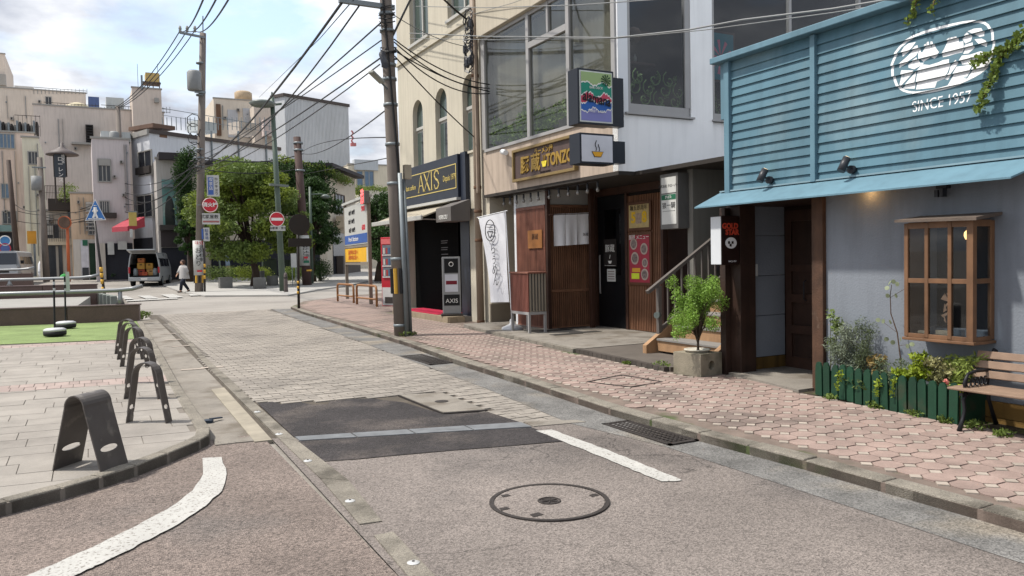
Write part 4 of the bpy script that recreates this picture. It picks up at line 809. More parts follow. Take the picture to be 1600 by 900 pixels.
for i, (lo, c) in enumerate(((0, '#8384bd'), (.24, '#2a62b0'), (.42, '#c9495f'), (.56, '#1f8a72'), (.78, '#9db57c'))): band(zz(lo), zz(1), M('band_%d' % i, c, .8, .6, .04), i+2, .0025*i, .018)
text('lettering', 'alamana', .2, (6.61, 9.588, 3.84), (1, 0, -.14), (.1, 0, 1), mBlkT, al, .002, bold=.003, sx=.78); text('small_lettering', 'BAR DECK', .05, (6.6, 9.588, 4.0), XY, ZU, mWhT, al, .001); text('small_lettering', 'SWEET & EAT', .05, (6.6, 9.588, 3.66), XY, ZU, mWhT, al, .001)
for i in range(11): a = 2*pi*i/11; B().prism([(6.77, 4.12), (6.77+.085*cos(a-.12), 4.12+.085*sin(a-.12)), (6.77+.085*cos(a+.12), 4.12+.085*sin(a+.12))], 9.586, 9.588, 'y').build('palm_icon', M('palm_dark', '#24402f' if i > 5 else '#7a3b3b', .8), al) if False else B().prism([(6.77, 4.12), (6.77+.085*cos(a-.13), 4.12+.085*sin(a-.13)), (6.77+.085*cos(a+.13), 4.12+.085*sin(a+.13))], 9.586, 9.588, 'y').build('palm_icon', M('palm_dark', '#24402f', .8), al)
bs = thing('light_box_sign', 'white box sign with a yellow steaming bowl below the colour band sign', 'sign', (6.6, 9.7, 2.9))
bx('case', 6.31, 6.915, 9.61, 9.89, 2.9, 3.345, mNav, bs, .005); bx('bracket_box', 6.916, TX, 9.72, 9.89, 2.94, 3.27, mNav, bs, .004)
signface(bs, 6.34, 6.885, 9.609, 2.93, 3.315, M('print_lightgrey', '#cfd0d6', .85, .4))
B().prism([(6.51, 3.08), (6.72, 3.08), (6.675, 3.0), (6.555, 3.0)], 9.599, 9.603, 'y').build('bowl_outline', mBlkT, bs); B().prism([(6.521, 3.074), (6.709, 3.074), (6.668, 3.007), (6.562, 3.007)], 9.595, 9.598, 'y').build('bowl', M('bowl_orange', '#dba128', .9, .5, 0), bs)
for x in (6.585, 6.64): B().tube([(x+.012*sin(j*1.3), 9.6, 3.09+j*.025+(0 if x < 6.6 else -.003)) for j in range(7 if x < 6.6 else 5)], .006, 5).build('steam', mBlkT, bs)
tn = thing('tenant_sign', 'white tenant board with green header in a grey box beside the stairs', 'sign', (7.6, 9.1, 1.95))
bx('case', 7.55, 7.755, 8.94, 9.34, 1.93, 2.74, M('sign_grey', '#6f6d6a', .65, .5), tn, .004); f_ = M('tenant_white', '#c9c9c4', .8, .6, .03)
bx('plate', 7.545, 7.549, 8.975, 9.305, 2.46, 2.69, f_, tn); bx('plate', 7.545, 7.549, 8.975, 9.305, 2.0, 2.44, f_, tn); bx('green_header', 7.542, 7.5445, 8.98, 9.3, 2.36, 2.435, M('header_green', '#1f6247', .8), tn)
text('lettering', '株式会社 クローバー', .05, (7.543, 9.14, 2.56), XN, ZU, mBlkT, tn, .001); text('lettering', '炉ばた', .05, (7.54, 9.14, 2.395), XN, ZU, mWhT, tn, .001); text('lettering', '狼一騎', .1, (7.543, 9.14, 2.27), XN, ZU, mBlkT, tn, .001); bx('rule', 7.543, 7.5445, 9.0, 9.28, 2.19, 2.195, mBlkT, tn)
# notices on the shop
def board(nm, lab, x, ya, yb, za, zb, mat, t=.012): o = thing(nm, lab, 'sign', (x, (ya+yb)/2, za)); bx('panel', x-t, x, ya, yb, za, zb, mat, o, .003); return o
o = board('copper_plate', 'copper coloured plate on the red lattice beside the entrance', 7.386, 12.55, 13.08, 1.72, 2.06, M('copper', '#a8713f', .7, .5, .15, 5)); text('lettering', '豚蔵', .12, (7.372, 12.8, 1.93), XN, ZU, mBrP, o, .001)
o = board('door_plaque', 'dark plaque reading 豚蔵 on the black door', 8.462, 11.72, 12.12, 1.35, 1.86, M('plaque_dark', '#2a2422', .7)); text('lettering', '豚蔵', .15, (8.449, 11.92, 1.68), XN, ZU, mWhT, o, .001); B().tube([(8.449, 11.93, 1.5), (8.449, 11.91, 1.57)], .006, 5).build('steam', mWhT, o)
B().prism([(11.86, 1.46), (11.98, 1.46), (11.95, 1.41), (11.89, 1.41)], 8.447, 8.449, 'x').build('bowl', mWhT, o); bx('frame_line', 8.447, 8.449, 11.75, 12.09, 1.37, 1.375, mWhT, o)
o = board('door_notice', 'small white paper notice below the plaque on the black door', 8.46, 11.76, 12.02, 1.08, 1.31, f_)
for i in range(4): bx('print_line', 8.446, 8.4475, 11.79, 11.99, 1.12+i*.045, 1.135+i*.045, M('print_mauve', '#8a6f6c', .7), o)
def poster(lab, ya, yb, za, zb, mat): 
    o = thing('poster', lab, 'poster', (8.45, ya, za)); bx('frame', 8.42, 8.45, ya-.05, yb+.05, za-.05, zb+.05, M('poster_frame', '#6b4630', .66, .6, .15), o, .004); bx('sheet', 8.415, 8.419, ya, yb, za, zb, mat, o); return o
o = poster('yellow framed poster with large 5 and 8 right of the door', 10.72, 11.28, 2.03, 2.43, M('poster_yellow', '#c9b27a', .75, .5, .15, 12))
text('numeral', '5', .26, (8.412, 11.15, 2.2), XN, ZU, M('num_yellow', '#e0b62c', .9), o, .002, bold=.01); text('numeral', '8', .26, (8.412, 10.84, 2.2), XN, ZU, M('num_yellow', '#e0b62c'), o, .002, bold=.01); text('heading', '麺五郎周年', .1, (8.412, 11.0, 2.37), XN, ZU, mBlkT, o, .001); bx('photo', 8.411, 8.4135, 10.93, 11.07, 2.1, 2.28, M('photo_beige', '#b59f8d', .7, .5, .3, 20), o)
o = poster('tall red menu poster with photographs of bowls', 10.72, 11.28, 1.08, 1.9, M('poster_red', '#b03a4c', .75, .5, .1, 8))
for y_, z_, r_ in ((11.15, 1.75, .1), (10.86, 1.66, .1), (11.12, 1.5, .11), (10.84, 1.42, .08), (10.85, 1.22, .1)): 
    o2 = B().disc((8.412, y_, z_), (1, 0, 0), r_, .004, 20).build('bowl_photo', M('photo_pale', '#c3b0a4', .75, .5, .1), o); B().disc((8.409, y_, z_), (1, 0, 0), r_*.72, .003, 16).build('soup', M('soup_grey', '#8d7d78', .7, .4, .5, 30), o2)
bx('offer_tag', 8.409, 8.4135, 11.0, 11.22, 1.14, 1.24, M('tag_lime', '#cddb3a', .9), o); bx('offer_tag', 8.409, 8.4135, 10.97, 11.2, 1.26, 1.33, M('tag_amber', '#d8a13a', .9), o); text('heading', '豚蔵 メニュー', .09, (8.411, 11.0, 1.86), XN, ZU, mWhT, o, .001)
# noren curtain
nr = thing('noren_curtain', 'white split fabric curtain hanging on a rod over the lattice', 'curtain', (7.78, 12.15, 1.75))
B().tube([(7.3, 12.15, 2.305), (8.28, 12.15, 2.345)], .013, 8).build('rod', mBrP, nr)
mClo = M('noren_cloth', '#e4e4e6', .95, .9, .04, 3, bump=.3, bsc=18)
for i in range(3):
    xa, xb = 7.385+i*.252, 7.385+(i+1)*.252-.006; b = B(); nx, nz = 8, 10
    vs = [(xa+(xb-xa)*a/nx+(.01 if c == 0 else 0), 12.14+.02*sin((a/nx*2+i)*3.1)*(c/nz), 2.325-.005+.012*(i+a/nx)-.575*c/nz) for c in range(nz+1) for a in range(nx+1)]
    b.add(vs, [(c*(nx+1)+a, c*(nx+1)+a+1, (c+1)*(nx+1)+a+1, (c+1)*(nx+1)+a) for c in range(nz) for a in range(nx)]); b.build('cloth_panel', mClo, nr, 1)
text('lettering', '豚蔵', .06, (8.05, 12.11, 1.95), XY, ZU, M('print_grey', '#6a6a6c', .8), nr, .001)
# string of bulbs
sl = thing('bulb_string', 'string of hanging light bulbs under the shop soffit', 'lights', (7.3, 12, 2.7))
B().tube([(7.34, 14.3, 2.77), (7.34, 12.5, 2.76), (7.34, 10.6, 2.77)], .006, 5).build('cable', mLamp, sl)
for px in (787, 797, 807, 818, 829, 841, 858, 873, 888, 903, 918, 934):
    y_ = atX(px, 300, 7.34).y; o = B().lathe([(.012, .0), (.02, -.02), (.02, -.08), (.016, -.09)], (7.34, y_, 2.765), 8).build('socket', mLamp, sl)
    B().lathe([(.014, 0), (.028, -.035), (.03, -.055), (.018, -.08)], (7.34, y_, 2.674), 10).build('bulb', M('bulb_glass', '#9a9690', .6, .15, 0, spec=.6), o, 2)
# air conditioner cover on a metal stand
ac = thing('slatted_box', 'red brown slatted cover box on a grey metal stand outside the shop', 'cover', (6.9, 12.2, PZ))
x0, x1, y0, y1, z0, z1 = 6.7, 7.06, 11.9, 12.56, .6, 1.3
bx('core', x0+.03, x1-.03, y0+.03, y1-.03, z0+.02, z1-.04, M('ac_grey', '#6a6561', .6), ac); bx('lid', x0-.015, x1+.015, y0-.015, y1+.015, z1-.03, z1, mLatR, ac, .004)
for i in range(14): bx('slat', x0, x0+.022, y0+.01+i*.047, y0+.036+i*.047, z0, z1-.031, M('slat_pinkbrown', '#8a5548', .66, .65, .15, rnd=.12), ac)
for i in range(6): bx('slat', x0+.03+i*.06, x0+.058+i*.06, y0, y0+.02, z0, z1-.031, M('slat_pale', '#a59a88', .66, .65, .12, rnd=.1), ac)
for i in range(7): bx('slat', x1-.02, x1, y0+.03+i*.09, y0+.07+i*.09, z0, z1-.031, mLatR, ac)
for y_ in (y0, y1-.04): bx('stand_rail', x0, x1, y_, y_+.04, z0-.05, z0-.002, mAlu, ac)
for x_ in (x0, x1-.04):
    bx('stand_beam', x_, x_+.04, y0+.041, y1-.041, z0-.05, z0-.002, mAlu, ac)
    for y_ in (y0, y1-.04): bx('stand_leg', x_, x_+.04, y_, y_+.04, PZ, z0-.051, mAlu, ac)
# banner flag
fl = thing('banner_flag', 'white vertical banner flag with a noodle bowl emblem on a thin pole', 'flag', (6.8, 12.74, PZ))
b0 = Vector((6.82, 12.74, PZ))
B().lathe([(.19, 0), (.2, .03), (.19, .06), (.1, .1), (.05, .12), (.04, .2), (.02, .22)], b0, 24).build('base', M('base_white', '#cfd0d2', .7, .5, .05), fl, 2)
tpv = Vector((6.8, 12.88, 2.42)); B().tube([b0+Vector((0, 0, .15)), tpv], .013, 8).build('pole', M('white_post', '#d6d8da'), fl); B().tube([(6.8, 12.8, 2.42), (6.8, 14.08, 2.36)], .009, 6).build('cross_rod', M('white_post', '#d6d8da'), fl)
b = B(); nx, nz = 14, 26; TLf, TRf, BLf, BRf = Vector((6.8, 14.02, 2.35)), Vector((6.8, 12.92, 2.4)), Vector((6.79, 13.56, .7)), Vector((6.81, 12.78, .74))
vs = []
for c in range(nz+1):
    for a in range(nx+1):
        s, t_ = a/nx, c/nz; p = TLf.lerp(TRf, s).lerp(BLf.lerp(BRf, s), t_); p.y += .16*(1-s)*sin(pi*t_)*-.3; p.x += .035*sin(s*9+t_*3)*t_; vs.append(p)
b.add(vs, [(c*(nx+1)+a, (c+1)*(nx+1)+a, (c+1)*(nx+1)+a+1, c*(nx+1)+a+1) for c in range(nz) for a in range(nx)]); b.build('cloth', M('flag_cloth', '#dcdde2', .9, .85, .03, 3, trans=.15), fl, 1)
B().tube([(6.745, 13.42+.2*cos(a), 2.08+.2*sin(a)) for a in [k*pi/12 for k in range(25)]], .009, 5).build('emblem_ring', mBlkT, fl); B().tube([(6.745, 13.53-.22*k/8, 2.06-.12*sin(pi*k/8)) for k in range(9)]+[(6.745, 13.53, 2.06)], .009, 5).build('emblem_bowl', mBlkT, fl)
for dy in (0, .05): B().tube([(6.745, 13.56, 2.15+dy), (6.745, 13.3, 2.13+dy)], .006, 4).build('emblem_noodles', mBlkT, fl)
for i, ch in enumerate('らぅめん'): text('lettering', ch, .24, (6.74, 13.3-i*.03, 1.72-i*.2), XN, ZU, M('print_grey2', '#4b4b50', .8), fl, .001)
# ---------------------------------------------------------------- stairs
mStr = M('stair_orange', '#b28c68', .66, .7, .15, 5, streak=.2, bump=.2); mTrd = M('stair_tread', '#8f8b86', .66, .8, .1); mRail = M('rail_grey', '#77706b', .6, .5, .08, metal=.25)
stt = thing('staircase', 'outdoor staircase with tan stringers and grey railings beside the blue building', 'stairs', (6.8, 8, .24)); sz0, rise, run = .235, .168, .275
for i in range(9):
    x = 6.86+i*run; bx('riser', x, x+.03, 7.36, 8.58, sz0+i*rise, sz0+(i+1)*rise-.03, mStr, stt); bx('tread', x-.02, x+run, 7.36, 8.58, sz0+(i+1)*rise-.029, sz0+(i+1)*rise, mTrd, stt, .004)
for y_ in (8.6, 7.27):
    B().prism([(6.68, sz0), (6.68, sz0+.09), (9.5, sz0+.09+2.82*rise/run), (9.5, sz0-.2+2.82*rise/run), (7.05, sz0)], -y_-.08, -y_, 'y').build('stringer', mStr, stt) if False else B().add([(x, y, z) for y in (y_, y_+.08) for x, z in ((6.68, sz0-.1), (6.68, sz0+.08), (9.5, sz0+.08+2.82*rise/run), (9.5, sz0-.2+2.82*rise/run), (6.98, sz0-.1))], [(0, 1, 2, 3, 4)[::1], (9, 8, 7, 6, 5), (0, 5, 6, 1), (1, 6, 7, 2), (2, 7, 8, 3), (3, 8, 9, 4), (4, 9, 5, 0)]).build('stringer', mStr, stt)
    k = rise/run; ra, rb = (6.74, 1.04), (9.4, 1.04+2.66*k); yc = y_+.04
    B().bar((ra[0], yc, ra[1]), (rb[0], yc, rb[1]), .06, .045).build('handrail', mRail, stt); B().bar((6.95, yc, .52), (9.4, yc, .52+2.45*k), .04, .035).build('lower_rail', mRail, stt)
    bx('newel_post', 6.91, 6.97, yc-.03, yc+.03, sz0+.1, 1.12, mRail, stt, .003)
    for i in range(18): x = 7.1+i*.125; B().box(x-.011, x+.011, yc-.011, yc+.011, .535+(x-6.95)*k, 1.02+(x-6.74)*k).build('baluster', mRail, stt)
o = thing('stair_light', 'small round fitting on the lower newel post of the stairs', 'fitting', (6.88, 8.6, .7)); B().tube([(6.91, 8.62, .72), (6.86, 8.6, .72)], .045, 12).build('cap', M('fit_grey', '#6a7370', .6), o, 2); B().tube([(6.93, 8.63, .72), (6.9, 8.62, .72)], .03, 10).build('base', mRail, o)
# ================================================================ AXIS BUILDING
mAxC = M('axis_cream', '#d0c8b6', .72, .85, .06, .8, bump=.25, bsc=25, streak=.16)
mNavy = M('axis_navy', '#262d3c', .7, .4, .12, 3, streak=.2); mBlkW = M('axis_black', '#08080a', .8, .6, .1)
mFrmW = M('frame_white', '#c4c2bc', .7, .6, .04)
AX = 7.3; AY0, AY1 = 14.62, 19.72
ab = thing('hair_salon_building', 'cream building with arched windows above the navy AXIS shopfront', 'building', (AX, 17, g(17)))
k_ = AX/7.2; arcs = [18.38, 16.92, 15.39]; aw = .34; zs, zsp, zt = 3.86, 5.16, 5.5
w_ = B(); e_ = [AY1]
for c in arcs: e_ += [c+aw, c-aw]
e_.append(AY0)
for i in range(0, len(e_), 2): w_.box(AX, AX+.3, e_[i+1], e_[i], 2.7, 6.3)
for c in arcs:
    w_.box(AX, AX+.3, c-aw, c+aw, 2.7, zs)
    w_.prism([(c-aw, 6.3), (c-aw, zsp)]+[(c-aw*cos(a), zsp+aw*sin(a)) for a in [pi*j/10 for j in range(1, 10)]]+[(c+aw, zsp), (c+aw, 6.3)], AX, AX+.3, 'x')
wa = (atX(640, 40, AX).y, atX(669, 40, AX).y); wb = (atX(699, 10, AX).y, atX(741, 10, AX).y); zA = atX(655, 63, AX).z
for a, b_ in ((AY1, wa[0]), (wa[1], wb[0]), (wb[1], AY0)): w_.box(AX, AX+.3, b_, a, 6.3, 9.4)
for a, b_ in (wa, wb): w_.box(AX, AX+.3, b_, a, 6.3, zA).box(AX, AX+.3, b_, a, 8.6, 9.4)
w_.build('wall', mAxC, ab)
bx('lower_wall', AX, AX+.3, AY0, 15.5, 0, 2.7, mAxC, ab); bx('lower_wall', AX, AX+.3, 19.35, AY1, 0, 2.7, mAxC, ab)
bx('far_side', AX+.3, 12, AY1-.3, AY1, 0, 9.4, mAxC, ab); bx('party_wall', AX+.3, 12, AY0, AY0+.2, 0, 9.4, mAxC, ab); bx('roof', AX+.3, 12, AY0+.2, AY1-.3, 9.2, 9.4, mGrW, ab)
bx('string_course', AX-.05, AX, AY0+.2, AY1, zA-.32, zA-.24, mAxC, ab)
mGlT = M('glass_teal', '#54645f', .55, .12, .1, 3, spec=.6); mGlD = M('glass_dark', '#16181c', .8, .08, .1, spec=.6)
for c in arcs:
    wn = bx('window', AX+.12, AX+.18, c-aw, c+aw, zs, 4.78, mFrmW, ab); bx('pane', AX+.105, AX+.119, c+.03, c+aw-.05, zs+.06, 4.72, mGlT, wn); bx('pane', AX+.1, AX+.119, c-aw+.05, c-.02, zs+.06, 4.72, mGlD, wn)
    bx('transom', AX+.08, AX+.2, c-aw, c+aw, 4.781, 4.85, mFrmW, wn)
    B().prism([(c-aw, 4.851), (c-aw, zsp)]+[(c-aw*cos(a), zsp+aw*sin(a)) for a in [pi*j/10 for j in range(1, 10)]]+[(c+aw, zsp), (c+aw, 4.851)], AX+.12, AX+.14, 'x').build('arched_pane', mGlT, wn); bx('sill', AX-.04, AX+.1, c-aw-.03, c+aw+.03, zs-.05, zs-.001, mAxC, wn)
for a, b_ in (wa, wb):
    wn = bx('window', AX+.14, AX+.18, b_, a, zA, 8.6, mGlT, ab); m_ = (a+b_)/2; bx('mullion', AX+.1, AX+.139, m_-.03, m_+.03, zA, 8.6, mFrmW, wn); bx('sill', AX-.05, AX+.13, b_-.05, a+.05, zA-.07, zA-.001, mFrmW, wn)
    for y_ in (a-.04, b_): bx('frame', AX+.1, AX+.138, y_, y_+.04, zA+.001, 8.6, mFrmW, wn)
# shopfront
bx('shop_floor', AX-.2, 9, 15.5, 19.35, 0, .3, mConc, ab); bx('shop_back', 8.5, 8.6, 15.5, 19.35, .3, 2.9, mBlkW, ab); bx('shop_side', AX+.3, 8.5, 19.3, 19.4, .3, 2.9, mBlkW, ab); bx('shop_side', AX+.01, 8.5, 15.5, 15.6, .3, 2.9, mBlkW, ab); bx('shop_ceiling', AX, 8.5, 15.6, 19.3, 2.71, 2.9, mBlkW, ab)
bx('black_panel', AX-.02, AX+.06, 15.5, 15.95, .28, 2.7, mNavy, ab, .004); bx('glass_front', AX+.2, AX+.23, 16.55, 19.3, .3, 2.7, M('black_glass', '#050506', .6, .8, 0, spec=.05), ab)
for i, z_ in enumerate((1.98, 1.93, 1.82, 1.77, 1.66, 1.56)): bx('door_print', AX+.195, AX+.199, 17.35-.2+.04*(i % 2), 17.35+.2, z_, z_+.018, M('print_grey', '#6a6a6c', .8), ab)
sp_ = thing('salon_sign', 'navy signboard with gold border and serif AXIS lettering', 'sign', (7.2, 17, 2.9))
sa, sb_, s0, s1 = 15.72, 19.05, 2.9, 3.84
bx('board', AX-.16, AX-.005, sa, sb_, s0, s1, mNavy, sp_, .006); bx('dark_field', AX-.166, AX-.161, sa+.06, sb_-.06, s0+.2, s1-.2, M('field_black', '#17181d', .8, .35), sp_)
mGl_ = M('gold_line', '#c9b46a', .85, .5, 0)
for A_ in ((sa+.06, sb_-.06, s0+.2, s0+.22), (sa+.06, sb_-.06, s1-.22, s1-.2), (sa+.06, sa+.09, s0+.22, s1-.22), (sb_-.09, sb_-.06, s0+.22, s1-.22)): bx('gold_border', AX-.17, AX-.1661, *A_, mGl_, sp_)
bx('white_base', AX-.2, AX, sa, sb_+.2, s0-.06, s0-.001, mFrmW, sp_); bx('side_board', AX-.1, AX+.05, 15.45, 15.7, 2.8, 3.86, mNavy, sp_)
xs_ = AX-.172
def serif(word, y0, z0, h, sx, par, mat, bw=.035):
    G = {'A': [((0, 0), (.5, 1), .7), ((.5, 1), (1, 0), 1.3), ((.22, .36), (.8, .36), .6)], 'X': [((0, 1), (1, 0), 1.3), ((1, 1), (0, 0), .6)], 'I': [((.5, 0), (.5, 1), 1.3)], 'S': [((.92, .76), (.75, .97), .8), ((.75, .97), (.35, .98), .8), ((.35, .98), (.1, .78), 1.1), ((.1, .78), (.3, .57), 1.2), ((.3, .57), (.72, .44), 1.3), ((.72, .44), (.92, .22), 1.2), ((.92, .22), (.65, .02), 1), ((.65, .02), (.25, .02), .8), ((.25, .02), (.08, .26), .8)]}
    SF = {'A': [(0, 0), (1, 0)], 'X': [(0, 0), (1, 0), (0, 1), (1, 1)], 'I': [(.5, 0), (.5, 1)], 'S': []}; y = y0
    for c in word:
        w = {'I': .3}.get(c, .62)*h*sx; b = B(); W_ = lambda u, v: (0, y-(u*w), z0+v*h)
        for p, q, t in G[c]: b.bar(W_(*p), W_(*q), .004, bw*t, (0, 0, 1)) if False else b.bar(W_(*p), W_(*q), bw*t, .005, (1, 0, 0))
        for p in SF[c]: m = W_(*p); b.bar((0, m[1]-bw*1.4, m[2]), (0, m[1]+bw*1.4, m[2]), .012, .005, (1, 0, 0))
        b.v = [(x+xs_ if par is sp_ else x, yy, z) for x, yy, z in b.v]; b.build('letter', mat, par); y -= w+.12*h
serif('AXIS', 18.0, 3.18, .42, 1.25, sp_, mGl_)
text('lettering', 'Haute coiffure', .17, (xs_, 18.55, 3.33), XN, ZU, mGl_, sp_, .002, sx=.75); text('lettering', 'Depuis 1979', .19, (xs_, 16.15, 3.36), XN, ZU, mGl_, sp_, .002, sx=.72)
aw_ = thing('awning', 'pale fabric awning sloping out under the AXIS signboard', 'awning', (6.8, 17.5, 2.7))
B().add([(AX, 19.4, 2.82), (6.45, 19.45, 2.5), (6.45, 16.1, 2.5), (AX, 16.1, 2.82), (AX, 19.4, 2.79), (6.45, 19.45, 2.47), (6.45, 16.1, 2.47), (AX, 16.1, 2.79)], [(0, 3, 2, 1), (4, 5, 6, 7), (0, 1, 5, 4), (1, 2, 6, 5), (2, 3, 7, 6)]).build('fabric', M('awning_beige', '#bdb3a0', .7, .9, .06, trans=.15), aw_)
bx('front_bar', 6.4, 6.449, 16.08, 19.47, 2.42, 2.52, mFrmW, aw_, .01); bx('cassette', 7.05, 7.29, 16.08, 19.42, 2.825, 2.838, mFrmW, aw_)
for y_ in (16.4, 19.1): B().tube([(6.46, y_, 2.46), (6.9, y_-.1, 2.44), (7.28, y_, 2.6)], .018, 6).build('arm', mAlu, aw_)
kw = thing('awning', 'small grey side awning with white lettering beside the navy signboard', 'awning', (7.1, 15.6, 2.4))
B().add([(AX-.1, 16.05, 2.82), (6.75, 16.05, 2.66), (6.75, 15.25, 2.66), (AX-.1, 15.25, 2.82), (6.75, 16.05, 2.36), (6.75, 15.25, 2.36), (AX-.1, 16.05, 2.36), (AX-.1, 15.25, 2.36)], [(0, 3, 2, 1), (1, 2, 5, 4), (3, 7, 5, 2), (0, 1, 4, 6), (4, 5, 7, 6)]).build('fabric', M('awning_grey', '#6f6a67', .66, .8, .08), kw)
text('lettering', 'KIRIKOU', .13, (6.744, 15.65, 2.45), XN, ZU, mWhT, kw, .002, sx=.9)
stp = thing('entrance_step', 'beige tiled entrance step of the salon', 'step', (7, 17, g(17)+.07)); bx('core', 6.72, AX-.2, 15.42, 18.9, .1, .3, mJoint, stp)
mTil = M('step_tile', '#a9987f', .62, .6, .08, rnd=.08)
for i in range(11): y_ = 15.43+i*.315; bx('front_tile', 6.7, 6.719, y_, y_+.305, .12, .31, mTil, stp)
for i in range(11): y_ = 15.43+i*.315; bx('top_tile', 6.7, 7.09, y_, y_+.305, .3005, .315, mTil, stp)
for i in range(2): bx('end_tile', 6.72+i*.19, 6.9+i*.19, 15.4, 15.419, .12, .3, mTil, stp)
o = bx('door_mat', 6.8, 7.46, 16.2, 18.7, .317, .327, M('mat_red', '#b8173f', .75, .9, .12, 12)); tag(o, 'bright red door mat on the salon step', 'mat')
ss = thing('stand_sign', 'grey free standing sign panel with AXIS on black at the step', 'sign', (6.95, 15.75, .32), radians(-24))
bx('base', -.24, .24, -.16, .16, 0, .04, mIron, ss, .01); bx('column', -.2, .2, -.06, .06, .041, 1.28, M('stand_grey', '#a3a3a2', .66, .4, .05, metal=.2), ss, .012)
bx('black_panel', -.15, .15, -.066, -.061, .93, 1.24, mBlkW, ss); bx('black_panel', -.17, .17, -.066, -.061, .22, .46, mBlkW, ss); bx('white_panel', -.14, .14, -.066, -.061, .52, .9, M('print_lightgrey', '#cfd0d6'), ss); bx('red_plate', -.12, .12, -.07, -.0661, .68, .76, M('plate_maroon', '#7a2230', .8), ss)
text('lettering', 'AXIS', .13, (0, -.069, .32), XY, ZU, mWhT, ss, .002); B().tube([(.045*cos(a), -.068, 1.12+.045*sin(a)) for a in [k*pi/8 for k in range(17)]], .008, 5).build('round_logo', mWhT, ss)
# downpipe and cable knot
dp = thing('downpipe', 'tall beige downpipe between the salon and the ramen building', 'pipe', (7.18, 14.85, g(15)))
B().tube([(7.18, 14.8, .12), (7.18, 14.86, 9.2)], .075, 12).build('pipe', M('pipe_tan', '#a89684', .66, .6, .1, 3, streak=.2), dp, 2)
for z_ in (.2, 1.9, 2.5, 3.0, 5.3, 6.9): B().lathe([(.082, 0), (.084, .02), (.084, .05), (.082, .06)], (7.18, 14.8+.0066*z_, z_), 14).build('bracket', M('pipe_rust', '#7a5a44', .6), dp, 2)
bx('conduit', 7.08, 7.13, 14.62, 14.67, 2.9, 6.2, M('pipe_tan', '#a89684'), dp)
kn = thing('cable_knot', 'tangle of black cables and splices tied to the downpipe', 'cables', (7.1, 14.85, 5.8)); Rn = random.Random(8)
for i in range(14):
    a = Rn.uniform(0, 6.3); r_ = Rn.uniform(.08, .2); z_ = Rn.uniform(5.55, 6.5); B().tube([(7.06+Rn.uniform(-.05, .05), 14.85+r_*cos(a+j*.7)*1.1, z_+r_*1.4*sin(a+j*.7)) for j in range(9)], .012, 5).build('loop', mLamp, kn)
for y_, z_ in ((15.0, 5.9), (14.75, 5.62), (14.9, 5.6), (14.7, 6.35)): B().lathe([(.03, -.1), (.05, -.06), (.05, .06), (.03, .1)], (7.05, y_, z_), 8).build('splice', mLamp, kn)
# ================================================================ POLES, CABLES AND STREET FURNITURE ON THE RIGHT
mPole = M('pole_concrete', '#8a8078', .6, .85, .1, 2.5, bump=.2, bsc=60, streak=.12); mGalv = M('galvanised', '#8f979b', .62, .5, .1, 4, metal=.3); mYel2 = M('band_yellow', '#d0a23a', .8, .6, .05); mCab = M('cable_black', '#1b1b1d', .8, .6, 0); mCabG = M('cable_grey', '#8e9090', .6, .6, 0)
UP = lambda z: Vector((4.94-.0215*(z-.15), 13.5, z))
up = thing('utility_pole', 'large concrete utility pole with conduits on the right pavement', 'pole', (4.94, 13.5, g(13.5)+.06))
B().tube([UP(.1), UP(3), UP(6), UP(9.5)], [.125, .118, .108, .095], 18).build('shaft', mPole, up, 2)
for i in range(8): a = 2*pi*i/8; B().tube([UP(.95)+Vector((.126*cos(a), .126*sin(a), 0)), UP(1.4)+Vector((.124*cos(a), .124*sin(a), 0))], .034, 6).build('band_stripe', mYel2 if i % 2 else mCab, up)
for dx, dy, z1, r_ in ((.06, -.15, 3.1, .042), (.15, -.1, 3.0, .03)): B().tube([Vector((UP(.15).x+dx, 13.5+dy, .16)), Vector((UP(z1).x+dx, 13.5+dy, z1))], r_, 10).build('conduit', mGalv, up, 2)
for z_ in (.35, 1.55, 2.9, 3.6, 4.3, 4.75, 5.0, 5.6, 5.9): B().tube([UP(z_), UP(z_+.05)], .13, 16).build('clamp_band', mGalv, up, 2)
B().tube([UP(2.9)+Vector((.06, -.13, 0)), UP(3.6)+Vector((.03, -.13, 0)), UP(4.6)+Vector((-.02, -.13, 0)), UP(6.4)+Vector((-.1, -.1, 0))], .02, 7).build('riser_cable', mCab, up)
bx('crossarm', 3.95, 4.95, 13.42, 13.5, 6.0, 6.08, mGalv, up); bx('crossarm', 4.2, 5.3, 13.4, 13.47, 7.4, 7.48, mGalv, up)
bx('meter_case', 5.02, 5.14, 13.3, 13.42, 3.0, 3.25, M('box_cream', '#b8ad98', .65), up)
b = B().lathe([(.05, -.22), (.07, -.18), (.07, .18), (.05, .22)], (0, 0, 0), 10); b.v = [(4.66+x, 13.35+z*.35-.1, 5.05+y+z*.55) for x, y, z in b.v]; b.build('splice_case', mLamp, up, 2)
B().tube([UP(4.55), Vector((4.62, 13.3, 4.66)), Vector((4.5, 13.2, 4.74))], .018, 6).build('lamp_arm', mGalv, up); B().bar((4.64, 13.3, 4.66), (4.38, 13.15, 4.8), .12, .05).build('lamp_head', M('lamp_pale', '#a3a49c', .65), up, bevel=.015)
for i in range(16): z_ = 4.9+Rn.random()*1.2; B().tube([UP(z_)+Vector((.14*cos(j*.8+i), -.02+.16*sin(j*.8+i), .05*sin(j+i))) for j in range(6)], .01, 4).build('cable_loop', mCab, up)
CABN = [0]
def cable(pts, lab, r=.012, mat=None, sag=0, n=14):
    pts = [Vector(p) for p in pts]
    if len(pts) == 2:
        a, b_ = pts; pts = [a.lerp(b_, i/n)-Vector((0, 0, sag*4*(i/n)*(1-i/n))) for i in range(n+1)]
    o = B().tube(pts, r, 5).build('overhead_cable', mat or mCab); tag(o, lab, 'cable', 'overhead cables')
